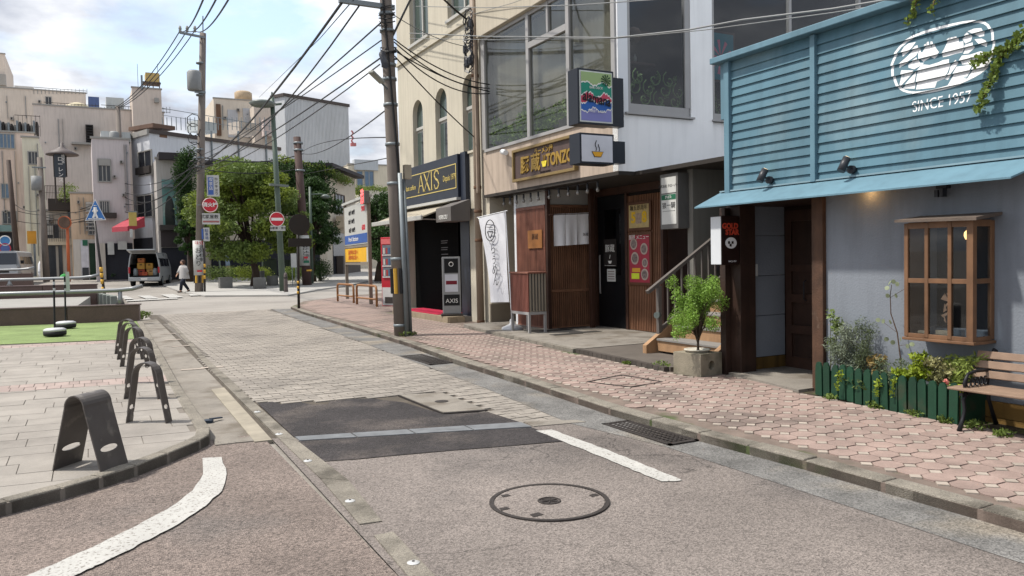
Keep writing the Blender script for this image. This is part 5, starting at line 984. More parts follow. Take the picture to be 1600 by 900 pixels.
def far_p(px, py, X, Y):      # height at which a pole standing at X, Y shows at pixel row py
    p = atY(px, py, Y); return Vector((X, Y, p.z))
P3, P4 = (4.67, 41.2), (11.0, 45.4)
J = lambda py: far_p(312, py, *P3); K4 = lambda py: far_p(470, py, *P4)
cable([(4.0, 13.45, 6.0), J(262)], 'thickest black cable from the pole crossarm down to the far signpole', .026, sag=.5)
cable([(4.3, 13.45, 5.98), J(258)], 'thick black cable second from the pole crossarm', .017, sag=.9)
cable([UP(5.75)+Vector((-.12, 0, 0)), J(255)], 'black cable bundle leaving the pole just under the crossarm', .015, sag=.35)
cable([UP(5.45)+Vector((-.12, 0, 0)), J(248)], 'black cable leaving the pole at the splice loops', .012, sag=.2)
cable([UP(5.1)+Vector((-.2, -.1, 0)), J(268)], 'black cable leaving the inclined splice case', .015, sag=.25)
cable([UP(5.0)+Vector((-.2, -.1, 0)), J(272)], 'lower black cable next to the splice case cable', .012, sag=.4)
cable([UP(4.3), K4(240)], 'thin cable from the utility pole to the brown pole', .014, sag=.3)
cable([UP(3.75), K4(236)], 'low cable crossing the sky to the brown pole top', .012, sag=-.2)
cable([UP(3.4), K4(272)], 'lowest thin cable between the utility pole and brown pole', .01, sag=0)
cable([K4(240), J(243)], 'cable from the brown pole across the tree top', .03, sag=.4)
cable([K4(262), J(262)], 'lower cable from the brown pole across the tree', .025, sag=.3)
cable([atY(552, 0, 13.4), atY(500, 60, 25), atY(405, 152, 70)], 'single hair thin wire crossing the open sky', .012)
for i, (z_, py, s_) in enumerate(((5.5, 132, .15), (5.45, 138, .2), (5.35, 146, .25), (5.3, 143, .1), (5.2, 215, .05))):
    cable([UP(z_)+Vector((.12, 0, 0)), atX(765 if i < 4 else 742, py, 7.15)], 'cable from the utility pole slanting down to the salon wall, %s' % ('topmost', 'second from top', 'third from top', 'fourth from top', 'steepest one')[i], .012, sag=s_)
cable([(4.9, 13.45, 7.4), (7.05, 14.9, 6.5)], 'thick black cable from the upper crossarm to the downpipe knot', .022, sag=.15)
cable([(4.72, 13.4, 5.2), (5.4, 13.7, 6.4), (5.6, 13.8, 7.2)], 'black cable rising steeply beside the cream facade', .02)
cable([UP(6.0), (7.05, 14.95, 5.95)], 'thin wire from the pole to the downpipe', .008, mCabG, .1)
cable([atX(640, 52, 7.1), atX(760, 57, 7.0), atX(962, 59, 6.8), atX(1080, 46, 6.7), atX(1160, 31, 6.6), atX(1300, 14, 6.5), atX(1420, -6, 6.4)], 'pale twisted wire running in front of the big windows', .011, mCabG)
cable([atX(640, 60, 7.1), atX(760, 62, 7.0), atX(962, 60, 6.84), atX(1100, 47, 6.75), atX(1300, 20, 6.6), atX(1430, 0, 6.45)], 'pale wire just below the twisted one', .006, mCabG)
cable([atX(650, 10, 7.1), atX(760, 12, 7.0), atX(900, 8, 6.9), atX(1015, 0, 6.85), atX(1100, -8, 6.8)], 'pale wire near the top edge crossing the cream band', .008, mCabG)
cable([atX(740, 22, 7.1), atX(800, 5, 7.05), atX(830, -6, 7.0)], 'short pale wire slanting over the cream band', .006, mCabG)
# round road sign seen from behind
rs = thing('road_sign', 'black backs of a round sign and plate on a black yellow banded post', 'sign', (5.29, 22.8, g(22.8)))
mPst = M('post_dark', '#2d2724', .65, .5, .06); q = gp(467, 486); t0 = atY(465, 338, q.y); B().tube([q, (t0.x, q.y, t0.z)], .038, 10).build('post', mPst, rs, 2)
c = atY(467, 351, q.y); B().disc((c.x, q.y-.06, c.z), (0, 1, 0), .3, .02, 28).build('round_plate', mPst, rs); c2 = atY(468, 379, q.y); bx('plate', c2.x-.33, c2.x+.33, q.y-.07, q.y-.05, c2.z-.12, c2.z+.12, mPst, rs)
for py in (441, 449, 457): p = atY(466, py, q.y); B().lathe([(.041, -.035), (.041, .035)], (p.x, q.y, p.z), 10).build('yellow_band', mYel2, rs, 2)
# parking price sign
pL, pR = gp(543, 470), gp(580, 479); dv_ = Vector((pR.x-pL.x, pR.y-pL.y, 0)); Lp = dv_.length; an = atan2(dv_.y, dv_.x)
pk_ = thing('parking_sign', 'tall parking price board with blue and yellow panels on two posts', 'sign', pL, an); zt_ = atY(576, 300, pR.y).z-pL.z; k2 = lambda py: atY(576, py, pR.y).z-pL.z
mPs = M('post_tan', '#8d8375', .62, .6, .08)
for x_ in (0, Lp): bx('post', x_-.05, x_+.05, -.05, .05, 0, zt_-.12, mPs, pk_)
bx('price_panel', .06, Lp-.06, -.04, .04, k2(380), k2(312), M('price_white', '#bdbdb8', .75, .5, .04), pk_); bx('blue_panel', .08, Lp-.08, -.05, -.041, k2(378), k2(363), M('price_blue', '#2f5394', .8), pk_)
bx('yellow_panel', .06, Lp-.3, -.04, .04, k2(409), k2(386), M('price_yellow', '#d9a514', .85, .5), pk_); bx('side_panel', Lp-.29, Lp-.06, -.04, .04, k2(409), k2(386), M('price_white', '#bdbdb8'), pk_); bx('header', -.15, Lp+.1, -.09, .09, k2(308), k2(304), M('price_white', '#bdbdb8'), pk_)
for za, zb in ((k2(385), k2(381)), (k2(414), k2(410))): bx('cross_bar', .051, Lp-.051, -.045, .045, za, zb, mPs, pk_)
bx('led_box', Lp-.42, Lp+.2, -.16, -.01, k2(318), k2(299), M('led_grey', '#7d7672', .6), pk_); text('led_sign', '満', .46, (Lp-.11, -.17, k2(308.5)), XY, ZU, M('led_red', (1, .12, .12), 1, .5, 0, emit=.9), pk_, .004, bold=.01)
for z_, s, c, xx in ((325, '40分 100円', mBlkT, .36), (340, '30分 100円', mBlkT, .34), (355, '60分 100円', mBlkT, .36), (324, '900', mRedP, .84), (354, '600', mRedP, .84)): text('price_lettering', s, .23 if c is mRedP else .17, (Lp*xx, -.046, k2(z_)), XY, ZU, c, pk_, .002, bold=.006, sx=1.5 if c is mRedP else 1.35)
text('price_lettering', 'Park Station', .2, (Lp*.42, -.055, k2(370.5)), XY, ZU, mWhT, pk_, .002, sx=1.7)
for z_ in (393, 402): text('notice_lettering', '満車時は裏へ', .17, (Lp*.38, -.046, k2(z_)), XY, ZU, M('notice_red', '#c25a1e', .85), pk_, .002, sx=1.7)
mOrP = M('barrier_orange', '#a8764a', .66, .6, .12, 6)
for nm, a, b_, tp_, lb in (('pipe_barrier', (528, 474), (553, 477), 445, 'brown pipe barrier in front of the left parking sign post'), ('pipe_barrier', (558, 479), (589, 483), 447, 'brown pipe barrier nearest the red vending machine')):
    A_, C_ = gp(*a), gp(*b_); h_ = atY(b_[0], tp_, C_.y).z-C_.z; t = thing(nm, lb, 'barrier', A_, 0, 'pipe barriers'); u_ = (C_-A_).normalized(); z1 = A_.z+h_
    B().tube([A_, A_+Vector((0, 0, h_-.1)), A_+u_*.04+Vector((0, 0, h_-.03)), A_+u_*.12+Vector((0, 0, h_)), C_-u_*.12+Vector((0, 0, h_)), C_-u_*.04+Vector((0, 0, h_-.03)), C_+Vector((0, 0, h_-.1)), C_], .035, 10).build('hoop', mOrP, t, 2); B().tube([A_+Vector((0, 0, h_*.42)), C_+Vector((0, 0, h_*.42))], .025, 8).build('middle_rail', mOrP, t, 2)
# vending machine
vp = gp(597, 482); vm = thing('vending_machine', 'red drinks vending machine partly behind the utility pole', 'vending machine', vp, radians(-62)); hV = atY(600, 371, vp.y).z-vp.z
mVR = M('vend_red', '#b3202f', .75, .35, .06); bx('cabinet', 0, 1.0, 0, .7, .06, hV, mVR, vm, .02); bx('base', .02, .98, .02, .68, 0, .06, mIron, vm); bx('front_white', .04, .96, -.012, -.001, .1, .62, M('vend_white', '#c9c8c6', .75, .4), vm)
for i in range(3): z_ = hV-.5-i*.32; w = bx('display_window', .08, .92, -.014, -.002, z_, z_+.27, M('vend_glass', '#6b747c', .7, .15, .15, 6), vm); bx('shelf_strip', .08, .92, -.03, -.0145, z_-.035, z_-.002, M('vend_white', '#c9c8c6'), vm); [bx('drink_can', .12+k*.1, .18+k*.1, -.02, -.0145, z_+.02, z_+.19, M('can_%d' % (k % 4), ('#c8c4bc', '#a83a3a', '#3f5f8a', '#b39a50')[k % 4], .7, .3, 0), vm) for k in range(8)]
bx('coin_panel', .6, .9, -.03, -.0125, .5, .72, M('vend_white', '#c9c8c6'), vm); bx('delivery_flap', .15, .6, -.03, -.0125, .16, .34, mIron, vm); bx('header', .04, .96, -.014, -.002, hV-.2, hV-.05, M('vend_pale_red', '#d06a6a', .75), vm)
# ================================================================ PLAZA FURNITURE (LEFT)
mRack = M('rack_steel', '#69635f', .68, .5, .15, 6, metal=.3, c2='#8d867e', c2sc=9, c2lo=.56, c2hi=.72)
def rack_mesh(wd, ra=.076):
    b = B(); hw = wd/2; zc = .435 if ra < .1 else .41; rx_ = ra; s1 = .177-(.177-ra)*.19/.385
    sl = (.177-ra)/(zc-.05); s2 = .177-.185*sl
    prof = [(-.177-.05*sl, 0), (-.177, .05)], [(-s2, .235), (-ra, zc)]+[(-ra*cos(pi*j/12), zc+(ra+.009)*sin(pi*j/12)) for j in range(1, 12)]+[(ra, zc), (s2, .235)], [(.177, .05), (.177+.05*sl, 0)]
    for P_ in prof:
        k = len(b.v); b.v += [(s, w, z) for s, z in P_ for w in (-hw, hw)]; b.f += [[k+2*i, k+2*i+1, k+2*i+3, k+2*i+2] for i in range(len(P_)-1)]
    for sg_ in (-1, 1):          # leg panel with its oval slot
        n = 24; rg, sq = [], []
        for j in range(n):
            a = 2*pi*j/n; rg.append((.36*wd*cos(a)*.9, .14+.022*sin(a))); dx, dz = cos(a), sin(a)*.5; t = min(hw/max(1e-6, abs(dx)), .0925/max(1e-6, abs(dz))); sq.append((dx*t, .1425+dz*t))
        for cw, cz in ((hw, .235), (-hw, .235), (hw, .05), (-hw, .05)):
            j = min(range(n), key=lambda q_: hypot(sq[q_][0]-cw, (sq[q_][1]-cz)*2)); sq[j] = (cw, cz)
        f_ = lambda w, z: (sg_*(.177-(z-.05)*sl), w, z)
        k = len(b.v); b.v += [f_(*p) for p in rg]+[f_(*p) for p in sq]
        b.f += [[k+j, k+(j+1) % n, k+(j+1) % n+n, k+j+n] for j in range(n)]
    bm = bmesh.new(); me = b.mesh('plate', mRack); bm.from_mesh(me); bmesh.ops.remove_doubles(bm, verts=bm.verts[:], dist=.002); bmesh.ops.recalc_face_normals(bm, faces=bm.faces[:]); bm.to_mesh(me); bm.free(); return me
rk_l = ['nearest and widest bent steel bike rack on the plaza edge', 'second arched steel bike rack from the front', 'third arched bike rack from the front', 'fourth arched bike rack from the front', 'fifth arched bike rack from the front', 'sixth arched bike rack from the front', 'farthest arched bike rack, closest to the green turf']
rm0, rm1 = rack_mesh(.27), rack_mesh(.1, .115)
for i, (x, y, a) in enumerate(((-.04, 6.24, -40), (.42, 7.66, -34), (.45, 9.0, -34), (.5, 10.15, -34), (.5, 11.8, -34), (.49, 12.7, -34), (.48, 13.5, -34))):
    t = thing('bike_rack', rk_l[i], 'bike rack', (x, y, pz(y)), radians(a), 'arched steel bike racks'); o = put('plate', rm0 if i == 0 else rm1, (0, 0, 0), t)
    md = o.modifiers.new('thick', 'SOLIDIFY'); md.thickness = .009; md.offset = 0
    B().tube([(.02*cos(j), 0, .505+.02*sin(j)) for j in range(7)], .003, 4).build('lock_ring', mIron, t)
mGrn = M('granite_brown', '#6b564f', .6, .5, .1, 4, bump=.15, speck=.2, spsc=120, rnd=.06); mRailS = M('rail_steel', '#a5a7a8', .62, .35, .08, metal=.5)
def gwall(lab, e, ang, ztop, zbase, rail, L_, posts, capz=None):
    t = thing('granite_wall', lab, 'wall', (*e, zbase), radians(ang)); n = int(L_/1.55); h = ztop-zbase
    for i in range(n): bx('granite_panel', -(i+1)*1.55+.006, -i*1.55-.006, 0, .22, 0, h, mGrn, t, .008)
    bx('cap', -L_, .02, -.02, .24, h+.001, h+.035, M('granite_cap', '#7d6a66', .6, .5, .08), t, .008)
    r = thing('metal_railing', 'silver tubular railing above the '+lab, 'railing', (*e, ztop), radians(ang))
    B().tube([(-L_, .1, rail-.02), (-2, .1, rail-.01), (-.5, .1, rail), (-.15, .1, rail+.03), (.08, .1, rail+.09)], .05, 12).build('top_tube', mRailS, r, 2)
    for p in posts: B().tube([(p, .1, .036), (p, .1, rail*.5), (p, .1, rail-.03)], [.1, .05, .045], 10).build('post', mRailS, r, 1)
    return t
e1 = gp(218, 500, .1); gwall('brown granite wall at the edge of the turf', (e1.x, e1.y), -12, atY(218, 477, e1.y).z, pz(e1.y)-.02, .37, 10, (-.42, -3.6))
gwall('second brown granite wall behind the first one', (.18, 29), -12, atY(150, 445, 29).z, pz(28)-.05, .24, 11, (-2.5, -5.5))
gwall('farthest brown granite wall at the left edge', (-2.2, 40), -12, atY(48, 428, 40).z, .15, .2, 11, (-2.5, -5.5))
bed = slabz('planter_bed', [(-9, 24.6), (-.3, 22.6), (.0, 28.8), (-9, 30.6)], .1, .42, M('bed_pale', '#a5a29c', .62, .9, .1, 2)); st(bed)
for i in range(7): p = gp(142+i*6, 473+i*1.6, .1); o = B().prism([(p.x-.09, p.y-.2), (p.x+.09, p.y-.25), (p.x+.09, p.y+.2), (p.x-.09, p.y+.25)], p.z, p.z+.4).build('concrete_block', M('block_grey', '#8a9089', .6, .85, .1, 4), None, bevel=.02); tag(o, '%s low grey concrete block in the row behind the turf wall' % ('leftmost', 'second', 'third', 'fourth', 'fifth', 'sixth', 'rightmost')[i], 'block', 'row of concrete blocks')
for (bp_, tp_, lab, pl) in (((86, 524), (84, 436), 'left black pole stand with weighted round base on the turf', 0), ((103, 512), (101, 432), 'right black pole stand with a white plate on the turf', 1)):
    p = gp(*bp_, .1); q = atY(*tp_, p.y); t = thing('pole_stand', lab, 'pole stand', p, 0, 'pole stands on the turf')
    B().lathe([(.19, 0), (.2, .03), (.2, .085)], p, 20).build('weight', M('rubber_black', '#1c1c1e', .8, .7), t, 2); B().lathe([(.2, .086), (.195, .12), (.15, .14), (.03, .15)], p, 20).build('white_top', M('base_white', '#cfd0d2'), t, 2)
    B().tube([p+Vector((0, 0, .14)), (q.x, p.y, q.z)], .018, 8).build('pole', mCab, t)
    for py in (455, 445): z_ = atY(tp_[0], py, p.y).z; B().lathe([(.022, 0), (.022, .06)], (q.x, p.y, z_), 8).build('clip', M('base_white', '#cfd0d2'), t)
    if pl: z_ = atY(104, 455, p.y).z; bx('plate', q.x+.02, q.x+.09, p.y-.01, p.y+.01, z_, z_+.42, M('plate_sage', '#b9c2b8', .75, .5), t)
# ================================================================ FAR JUNCTION
def pole_at(name, lab, base, top, r0_, r1_, mat, cat='pole'):
    p = gp(*base); q = atY(*top, p.y); t = thing(name, lab, cat, p); B().tube([p, p.lerp(q, .5), q], [r0_, (r0_+r1_)/2, r1_], 14).build('shaft', mat, t, 2); t['py'] = 0; del t['py']; return t, p, q
def on(p, q, f): return p.lerp(q, f)
def fz(px, py, Y): return atY(px, py, Y)
def plate(t, Y, x0, y0, x1, y1, mat, nm='plate', d=.02, w=0):
    a, b_ = fz(x0, y1, Y), fz(x1, y0, Y); return bx(nm, a.x, b_.x, Y-w-d, Y-w, a.z, b_.z, mat, t)
def ptext(t, Y, px, py, s, size, mat, w=.05, vert=False, sx=1):
    c = fz(px, py, Y)
    if vert:
        for i, ch in enumerate(s): text('lettering', ch, size, (c.x, Y-w, c.z-i*size*1.05), XY, ZU, mat, t, .002)
    else: text('lettering', s, size, (c.x, Y-w, c.z), XY, ZU, mat, t, .002, sx=sx)
t, p, q = pole_at('utility_pole', 'tall concrete utility pole carrying signs at the far corner', (311, 457), (317, 52), .2, .15, mPole); Y3 = p.y; sgn = t
for i in range(8): a = 2*pi*i/8; B().tube([fz(311, 442, Y3)+Vector((.19*cos(a), .19*sin(a), 0)), fz(311, 430, Y3)+Vector((.19*cos(a), .19*sin(a), 0))], .055, 5).build('band_stripe', mYel2 if i % 2 else mCab, t)
b = B().lathe([(.24, 0), (.24, fz(311, 376, Y3).z-fz(311, 430, Y3).z)], (fz(311, 430, Y3).x, Y3, fz(311, 430, Y3).z), 16); b.build('wrapped_notice', M('notice_white', '#c3c3bf', .75, .6), t, 2)
ptext(t, Y3, 308.5, 392, 'おどり', .3, mBlkT, .25, True); ptext(t, Y3, 313.5, 386, '金沢町家', .2, mBlkT, .25, True); ptext(t, Y3, 310, 380, '味処', .2, mRedP, .25); plate(t, Y3, 307, 422, 315, 425, mRedP, 'arrow', .01, .245)
a, b_ = fz(280, 52, Y3), fz(320, 60, Y3); B().bar((a.x, Y3-.15, a.z), (b_.x, Y3-.15, b_.z), .1, .1).build('crossarm', mGalv, t)
for px in (281, 292, 304): c = fz(px, 50, Y3); B().lathe([(.05, -.05), (.08, 0), (.05, .06), (.08, .1), (.05, .25)], (c.x, Y3-.15, c.z), 8).build('insulator', M('insul', '#a9a9a5', .6), t, 2)
B().tube([q-Vector((0, 0, .1)), fz(317, 25, Y3)], .03, 6).build('top_spike', mGalv, t)
c = fz(303, 143, Y3); B().lathe([(.3, 0), (.33, .05), (.33, .85), (.25, .95)], (c.x, Y3-.25, c.z), 14).build('transformer', M('trafo', '#9a9c9c', .6, .6), t, 2); bx('transformer_bracket', c.x, c.x+.5, Y3-.3, Y3-.2, c.z-.1, c.z-.01, mGalv, t)
for k in range(6): z_ = fz(315, 190+k*14, Y3).z; B().tube([(p.x+.3*cos(j*.9+k), Y3-.2-.1*sin(j), z_+.3*sin(j*.9+k)) for j in range(7)], .022, 4).build('cable_loop', mCab, t); 
for py in (235, 248, 262, 150, 100): c = fz(313, py, Y3); B().lathe([(.2, 0), (.2, .08)], (c.x, Y3, c.z), 12).build('clamp_band', mGalv, t, 2)
def hung(nm, lab, parts):
    t = thing(nm, lab, 'sign', (p.x+.3, Y3-.2, fz(315, 350, Y3).z)); [f(t) for f in parts]; bx('bracket', p.x, p.x+.5, Y3-.22, Y3-.2, fz(315, 345, Y3).z if 'red' not in lab else fz(315, 322, Y3).z, (fz(315, 343, Y3).z if 'red' not in lab else fz(315, 320, Y3).z), mGalv, t); return t
c = fz(327, 321, Y3); t = thing('hydrant_sign', 'round red fire hydrant sign with white characters', 'sign', (c.x, Y3-.3, c.z)); B().disc((c.x, Y3-.3, c.z), (0, 1, 0), .37, .02, 28).build('disc', mRedP, t); B().tube([(c.x+.34*cos(a), Y3-.315, c.z+.34*sin(a)) for a in [k*pi/14 for k in range(29)]], .018, 5).build('white_rim', mWhT, t); text('lettering', '消火栓', .23, (c.x, Y3-.325, c.z), XY, ZU, mWhT, t, .004, bold=.006); bx('bracket', p.x, c.x, Y3-.28, Y3-.26, c.z-.02, c.z+.02, mGalv, t)
t = thing('street_plate', 'white horizontal plate with dark characters below the hydrant sign', 'sign', fz(328, 350, Y3)); plate(t, Y3, 315, 334, 342, 351, M('notice_white', '#c3c3bf'), 'plate', .02, .3); ptext(t, Y3, 326, 339.5, '武家屋敷', .21, mBlkT, .33); plate(t, Y3, 316, 345.5, 341, 348, M('plate_redgrey', '#a86a66', .75), 'strip', .006, .322)
t = thing('banner_sign', 'tall white and blue vertical sign at the top of the signs', 'sign', fz(331, 307, Y3)); plate(t, Y3, 322.5, 275, 340.5, 307.5, M('notice_white', '#c3c3bf'), 'panel', .08, .25); plate(t, Y3, 324, 278, 331.5, 305, M('sign_blue', '#4a69ad', .8), 'blue_strip', .006, .331); ptext(t, Y3, 336, 281, 'ホンキョウ', .17, mBlkT, .34, True); ptext(t, Y3, 327.7, 282, '喫茶店', .2, mWhT, .345, True)
t = thing('small_sign', 'small white sign with blue edge beside the pole wrap', 'sign', fz(320, 376, Y3)); plate(t, Y3, 317, 356, 326, 377, M('notice_white', '#c3c3bf'), 'panel', .05, .22); plate(t, Y3, 314.5, 358, 317, 374, M('sign_blue', '#4a69ad'), 'blue_edge', .05, .22); ptext(t, Y3, 321.5, 361, '駐車場', .17, M('print_blue', '#41578c', .8), .28, True)
t, p, q = pole_at('marker_post', 'slim dark post with yellow bands beside the far signpole', (320, 457), (319, 378), .05, .05, mPst)
for py in (415, 424, 433): c = fz(319.6, py, p.y); B().lathe([(.056, -.09), (.056, .09)], (c.x, p.y, c.z), 8).build('yellow_band', mYel2, t, 2)
t, p, q = pole_at('brown_pole', 'thick brown utility pole behind the round sign', (480, 447), (464, 214), .26, .2, M('pole_brown', '#5e4a45', .62, .8, .12, 2, streak=.2)); Y4 = p.y
c = fz(477, 415, Y4); b = B().lathe([(.29, 0), (.28, 1.7)], (c.x-.02, Y4, c.z), 16); b.build('wrapped_notice', M('notice_white', '#c3c3bf'), t, 2); ptext(t, Y4, 474, 388, 'おど川', .28, mBlkT, .3, True); ptext(t, Y4, 478.5, 384, '金沢料理', .18, mBlkT, .3, True); plate(t, Y4, 473, 401, 479, 404, mRedP, 'arrow', .01, .3); plate(t, Y4, 472.5, 407, 481, 411, M('strip_green', '#2f6a52', .8), 'green_strip', .01, .3)
for py in (225, 236, 268, 424): c = fz(466+(py-225)*.07, py, Y4); B().lathe([(.27, 0), (.27, .1)], (c.x, Y4, c.z), 14).build('clamp_band', mGalv if py < 400 else mYel2, t, 2)
# lamp posts
mGrnP = M('lamp_green', '#5f6f62', .6, .5, .1, 2)
t, p, q = pole_at('street_lamp', 'tall green street lamp with a broad lamp head and no entry sign', (442, 456), (425, 152), .15, .1, mGrnP, 'street lamp'); YL = p.y
h_ = fz(409, 160, YL); b = B().lathe([(.05, .1), (.45, .02), (.62, -.08), (.5, -.2), (.2, -.26)], (h_.x, YL-.2, h_.z), 18); b.build('lamp_head', M('lamp_head_grey', '#7d8580', .6, .4), t, 2); B().bar(fz(400, 167, YL)-Vector((0, .1, 0)), fz(439, 163, YL)-Vector((0, .1, 0)), .2, .07).build('arm', mGrnP, t)
c = fz(425, 147, YL); B().tube([c-Vector((0, 0, .3)), c+Vector((0, 0, .1))], [.09, .03], 8).build('finial', mGrnP, t)
a_ = fz(431, 289, YL); B().bar((a_.x-.3, YL-.1, a_.z), (a_.x+.55, YL-.1, a_.z-.05), .25, .1).build('lower_lamp', M('lamp_head_grey', '#7d8580'), t)
t = thing('no_entry_sign', 'round red no entry sign with white bar on the green lamp post', 'sign', fz(431, 343, YL)); c = fz(431, 343, YL); B().disc((c.x, YL-.25, c.z), (0, 1, 0), .34, .02, 28).build('disc', mRedP, t); bx('white_bar', c.x-.26, c.x+.26, YL-.275, YL-.262, c.z-.065, c.z+.065, mWhT, t); B().tube([(c.x+.325*cos(a), YL-.262, c.z+.325*sin(a)) for a in [k*pi/14 for k in range(29)]], .014, 5).build('rim', mWhT, t); plate(t, YL, 421, 353, 444, 361, M('notice_white', '#c3c3bf'), 'plate', .02, .24); ptext(t, YL, 432.5, 357, '自動車・原付', .13, mBlkT, .27); bx('bracket', c.x, c.x+.3, YL-.24, YL-.2, c.z-.03, c.z+.03, mGalv, t)
t, p, q = pole_at('street_lamp', 'slim green street lamp with a side arm right of the brown pole', (488, 444), (484, 292), .09, .07, mGrnP, 'street lamp'); c = fz(485, 304, p.y); B().tube([c, fz(500, 303, p.y), fz(510, 305, p.y)], .05, 6).build('arm', mGrnP, t); a_ = fz(508, 307, p.y); B().lathe([(.1, .12), (.3, 0), (.2, -.12)], (a_.x, p.y, a_.z), 12).build('lamp_head', M('lamp_head_grey', '#7d8580'), t, 2)
t, p, q = pole_at('thin_post', 'thin pale green leaning post in front of the hedge', (346, 440), (341, 389), .06, .05, M('post_sage', '#8a9684', .6))
# bollards, stones, banner column
mSt = M('stone_grey', '#7d7c78', .6, .85, .12, 4, bump=.3, bsc=20)
def stone(nm, lab, px, py, w, hpx, kind, cat='stone seat', grp=None, mat=mSt):
    p = gp(px, py, .04); s_ = p.y/1230*1.06; r_ = w/2*s_; h = hpx*s_; t = thing(nm, lab, cat, p, 0, grp)
    if kind == 'box': bx('block', p.x-r_, p.x+r_, p.y, p.y+2*r_, p.z, p.z+h, mat, t, .03)
    elif kind == 'cyl': B().lathe([(r_*.95, 0), (r_, .05), (r_, h-.06), (r_*.94, h)], p, 20).build('drum', mat, t, 2)
    elif kind == 'bol': B().lathe([(r_*1.1, 0), (r_, .1), (r_*.9, h*.8), (r_*.75, h*.93), (r_*.3, h)], p, 14).build('shaft', mat, t, 2); B().lathe([(r_*.95, -.05), (r_*.97, 0), (r_*.95, .05)], p+Vector((0, 0, h*.75)), 14).build('collar', mIron, t, 2)
    return t
stone('stone_block', 'square grey stone block left of the big tree', 354, 451, 17, 16, 'box'); stone('stone_drum', 'round grey stone seat right of the big tree trunk', 406, 451, 18, 16, 'cyl'); stone('stone_drum', 'dark stone drum seat left of the green lamp post', 426, 446, 16, 14, 'cyl'); stone('stone_drum', 'small upright stone stub standing behind the round stone seat', 410, 445, 7, 20, 'cyl', 'stone')
stone('bollard', 'brown bollard just right of the green lamp post', 447, 456, 6, 28, 'bol', 'bollard', 'bollards', M('bollard_brown', '#6a5f5c', .6)); stone('bollard', 'brown bollard with yellow top near the cross street', 500, 439, 5, 24, 'bol', 'bollard', 'bollards', M('bollard_brown', '#6a5f5c'))
p = gp(357, 437, .04); t = thing('banner_column', 'narrow rounded pale blue and yellow banner column by the hedge', 'banner', p); s_ = p.y/1230*1.06; bx('lower_panel', p.x-.14, p.x+.14, p.y, p.y+.08, p.z, p.z+.9, M('col_yellow', '#b9a888', .7, .6, .1), t); bx('upper_panel', p.x-.15, p.x+.13, p.y, p.y+.08, p.z+.901, p.z+1.6, M('col_blue', '#9fb0c4', .7, .6, .1), t, .06)
for (x0, y0, x1, y1, Y_, lab, m_) in ((412, 405, 432, 438, 50, 'dark green utility cabinet behind the stone seats', M('cab_green', '#3f4c40', .6, .6)), (444, 407, 458, 438, 51, 'second dark green utility cabinet beside the lamp post', M('cab_green', '#3f4c40')), (455, 396, 463, 418, 44, 'white notice board standing by the brown pole', M('notice_white', '#c3c3bf'))):
    a, b_ = fz(x0, y1, Y_), fz(x1, y0, Y_); t = thing('utility_cabinet' if 'cabinet' in lab else 'notice_board', lab, 'cabinet' if 'cabinet' in lab else 'sign', ((a.x+b_.x)/2, Y_, g(Y_)))
    if 'cabinet' in lab: bx('cabinet', a.x, b_.x, Y_, Y_+.5, g(Y_), b_.z, m_, t, .02); bx('lid', a.x-.03, b_.x+.03, Y_-.03, Y_+.53, b_.z+.001, b_.z+.05, m_, t); bx('door_seam', (a.x+b_.x)/2-.01, (a.x+b_.x)/2+.01, Y_-.008, Y_-.001, g(Y_)+.1, b_.z-.05, mCab, t)
    else: bx('panel', a.x, b_.x, Y_, Y_+.04, a.z, b_.z, m_, t); [bx('leg', x_-.02, x_+.02, Y_+.01, Y_+.03, g(Y_), a.z, mGalv, t) for x_ in (a.x+.05, b_.x-.05)]
# ---------------------------------------------------------------- trees, hedges, ivy
mLfA = M('leaf_tree', '#738845', .74, .6, .35, 1.2, trans=.35, c2='#8a9a3a', c2sc=.45, c2lo=.46, c2hi=.6); mLfB = M('leaf_dark', '#42602c', .6, .6, .4, 1, trans=.3); mBark = M('bark', '#4f4036', .6, .9, .25, 6, bump=.5)
def tree(lab, base, ctr, rx, rz, n, size, mat, seed, nm='broadleaf_tree', trunk=True, ry=None):
    p = gp(*base, .04); c = fz(*ctr, p.y); ry = ry or rx; t = thing(nm, lab, 'tree', p); Rn = random.Random(seed); cl = []
    if trunk: B().tube([p, p+Vector((.05, 0, .8)), p.lerp(Vector((c.x, p.y, c.z)), .6), Vector((c.x, p.y, c.z+rz*.3))], [.3, .2, .16, .06], 10).build('trunk', mBark, t, 2)
    for i in range(76):
        u = Rn.uniform(-.8, 1); a = Rn.uniform(0, 2*pi); k = sqrt(max(.05, 1-u*u))*Rn.uniform(.35, 1.1); w_ = 1.0 if u < .2 else 1-.25*u
        e = Vector((c.x+rx*k*cos(a)*w_, p.y+ry*k*sin(a)*w_, c.z+rz*u*.92)); s_ = Rn.uniform(.1, .32)*rx
        cl.append((e.x, e.y, e.z, s_*1.2, s_*1.2, s_*.75))
        if trunk and i % 4 == 0: B().tube([p.lerp(Vector((c.x, p.y, c.z)), Rn.uniform(.35, .7)), Vector((c.x, p.y, c.z)).lerp(e, .5), e], [.08, .05, .015], 5).build('branch', mBark, t)
    leaves(cl, n, size, seed, .2, .55).build('crown', mat, t); return t
tree('large broad green tree in front of the ivy house at the junction', (399, 447), (383, 338), 3.05, 3.0, 46000, .17, mLfA, 3)
tree('dark green tree right of the brown pole', (487, 440), (488, 345), 1.75, 2.6, 24000, .15, mLfB, 5)
tree('green shrubby tree seen behind the parking sign', (592, 440), (600, 370), 2.0, 2.6, 16000, .17, mLfB, 6)
tree('dark leaning shrub tree left of the signpole', (298, 440), (296, 356), .8, 2.2, 12000, .16, mLfB, 8)
tree('small bush growing at the shop wall left of the van', (170, 437), (171, 427), .6, .5, 1500, .1, mLfB, 9, 'street_bush', False)
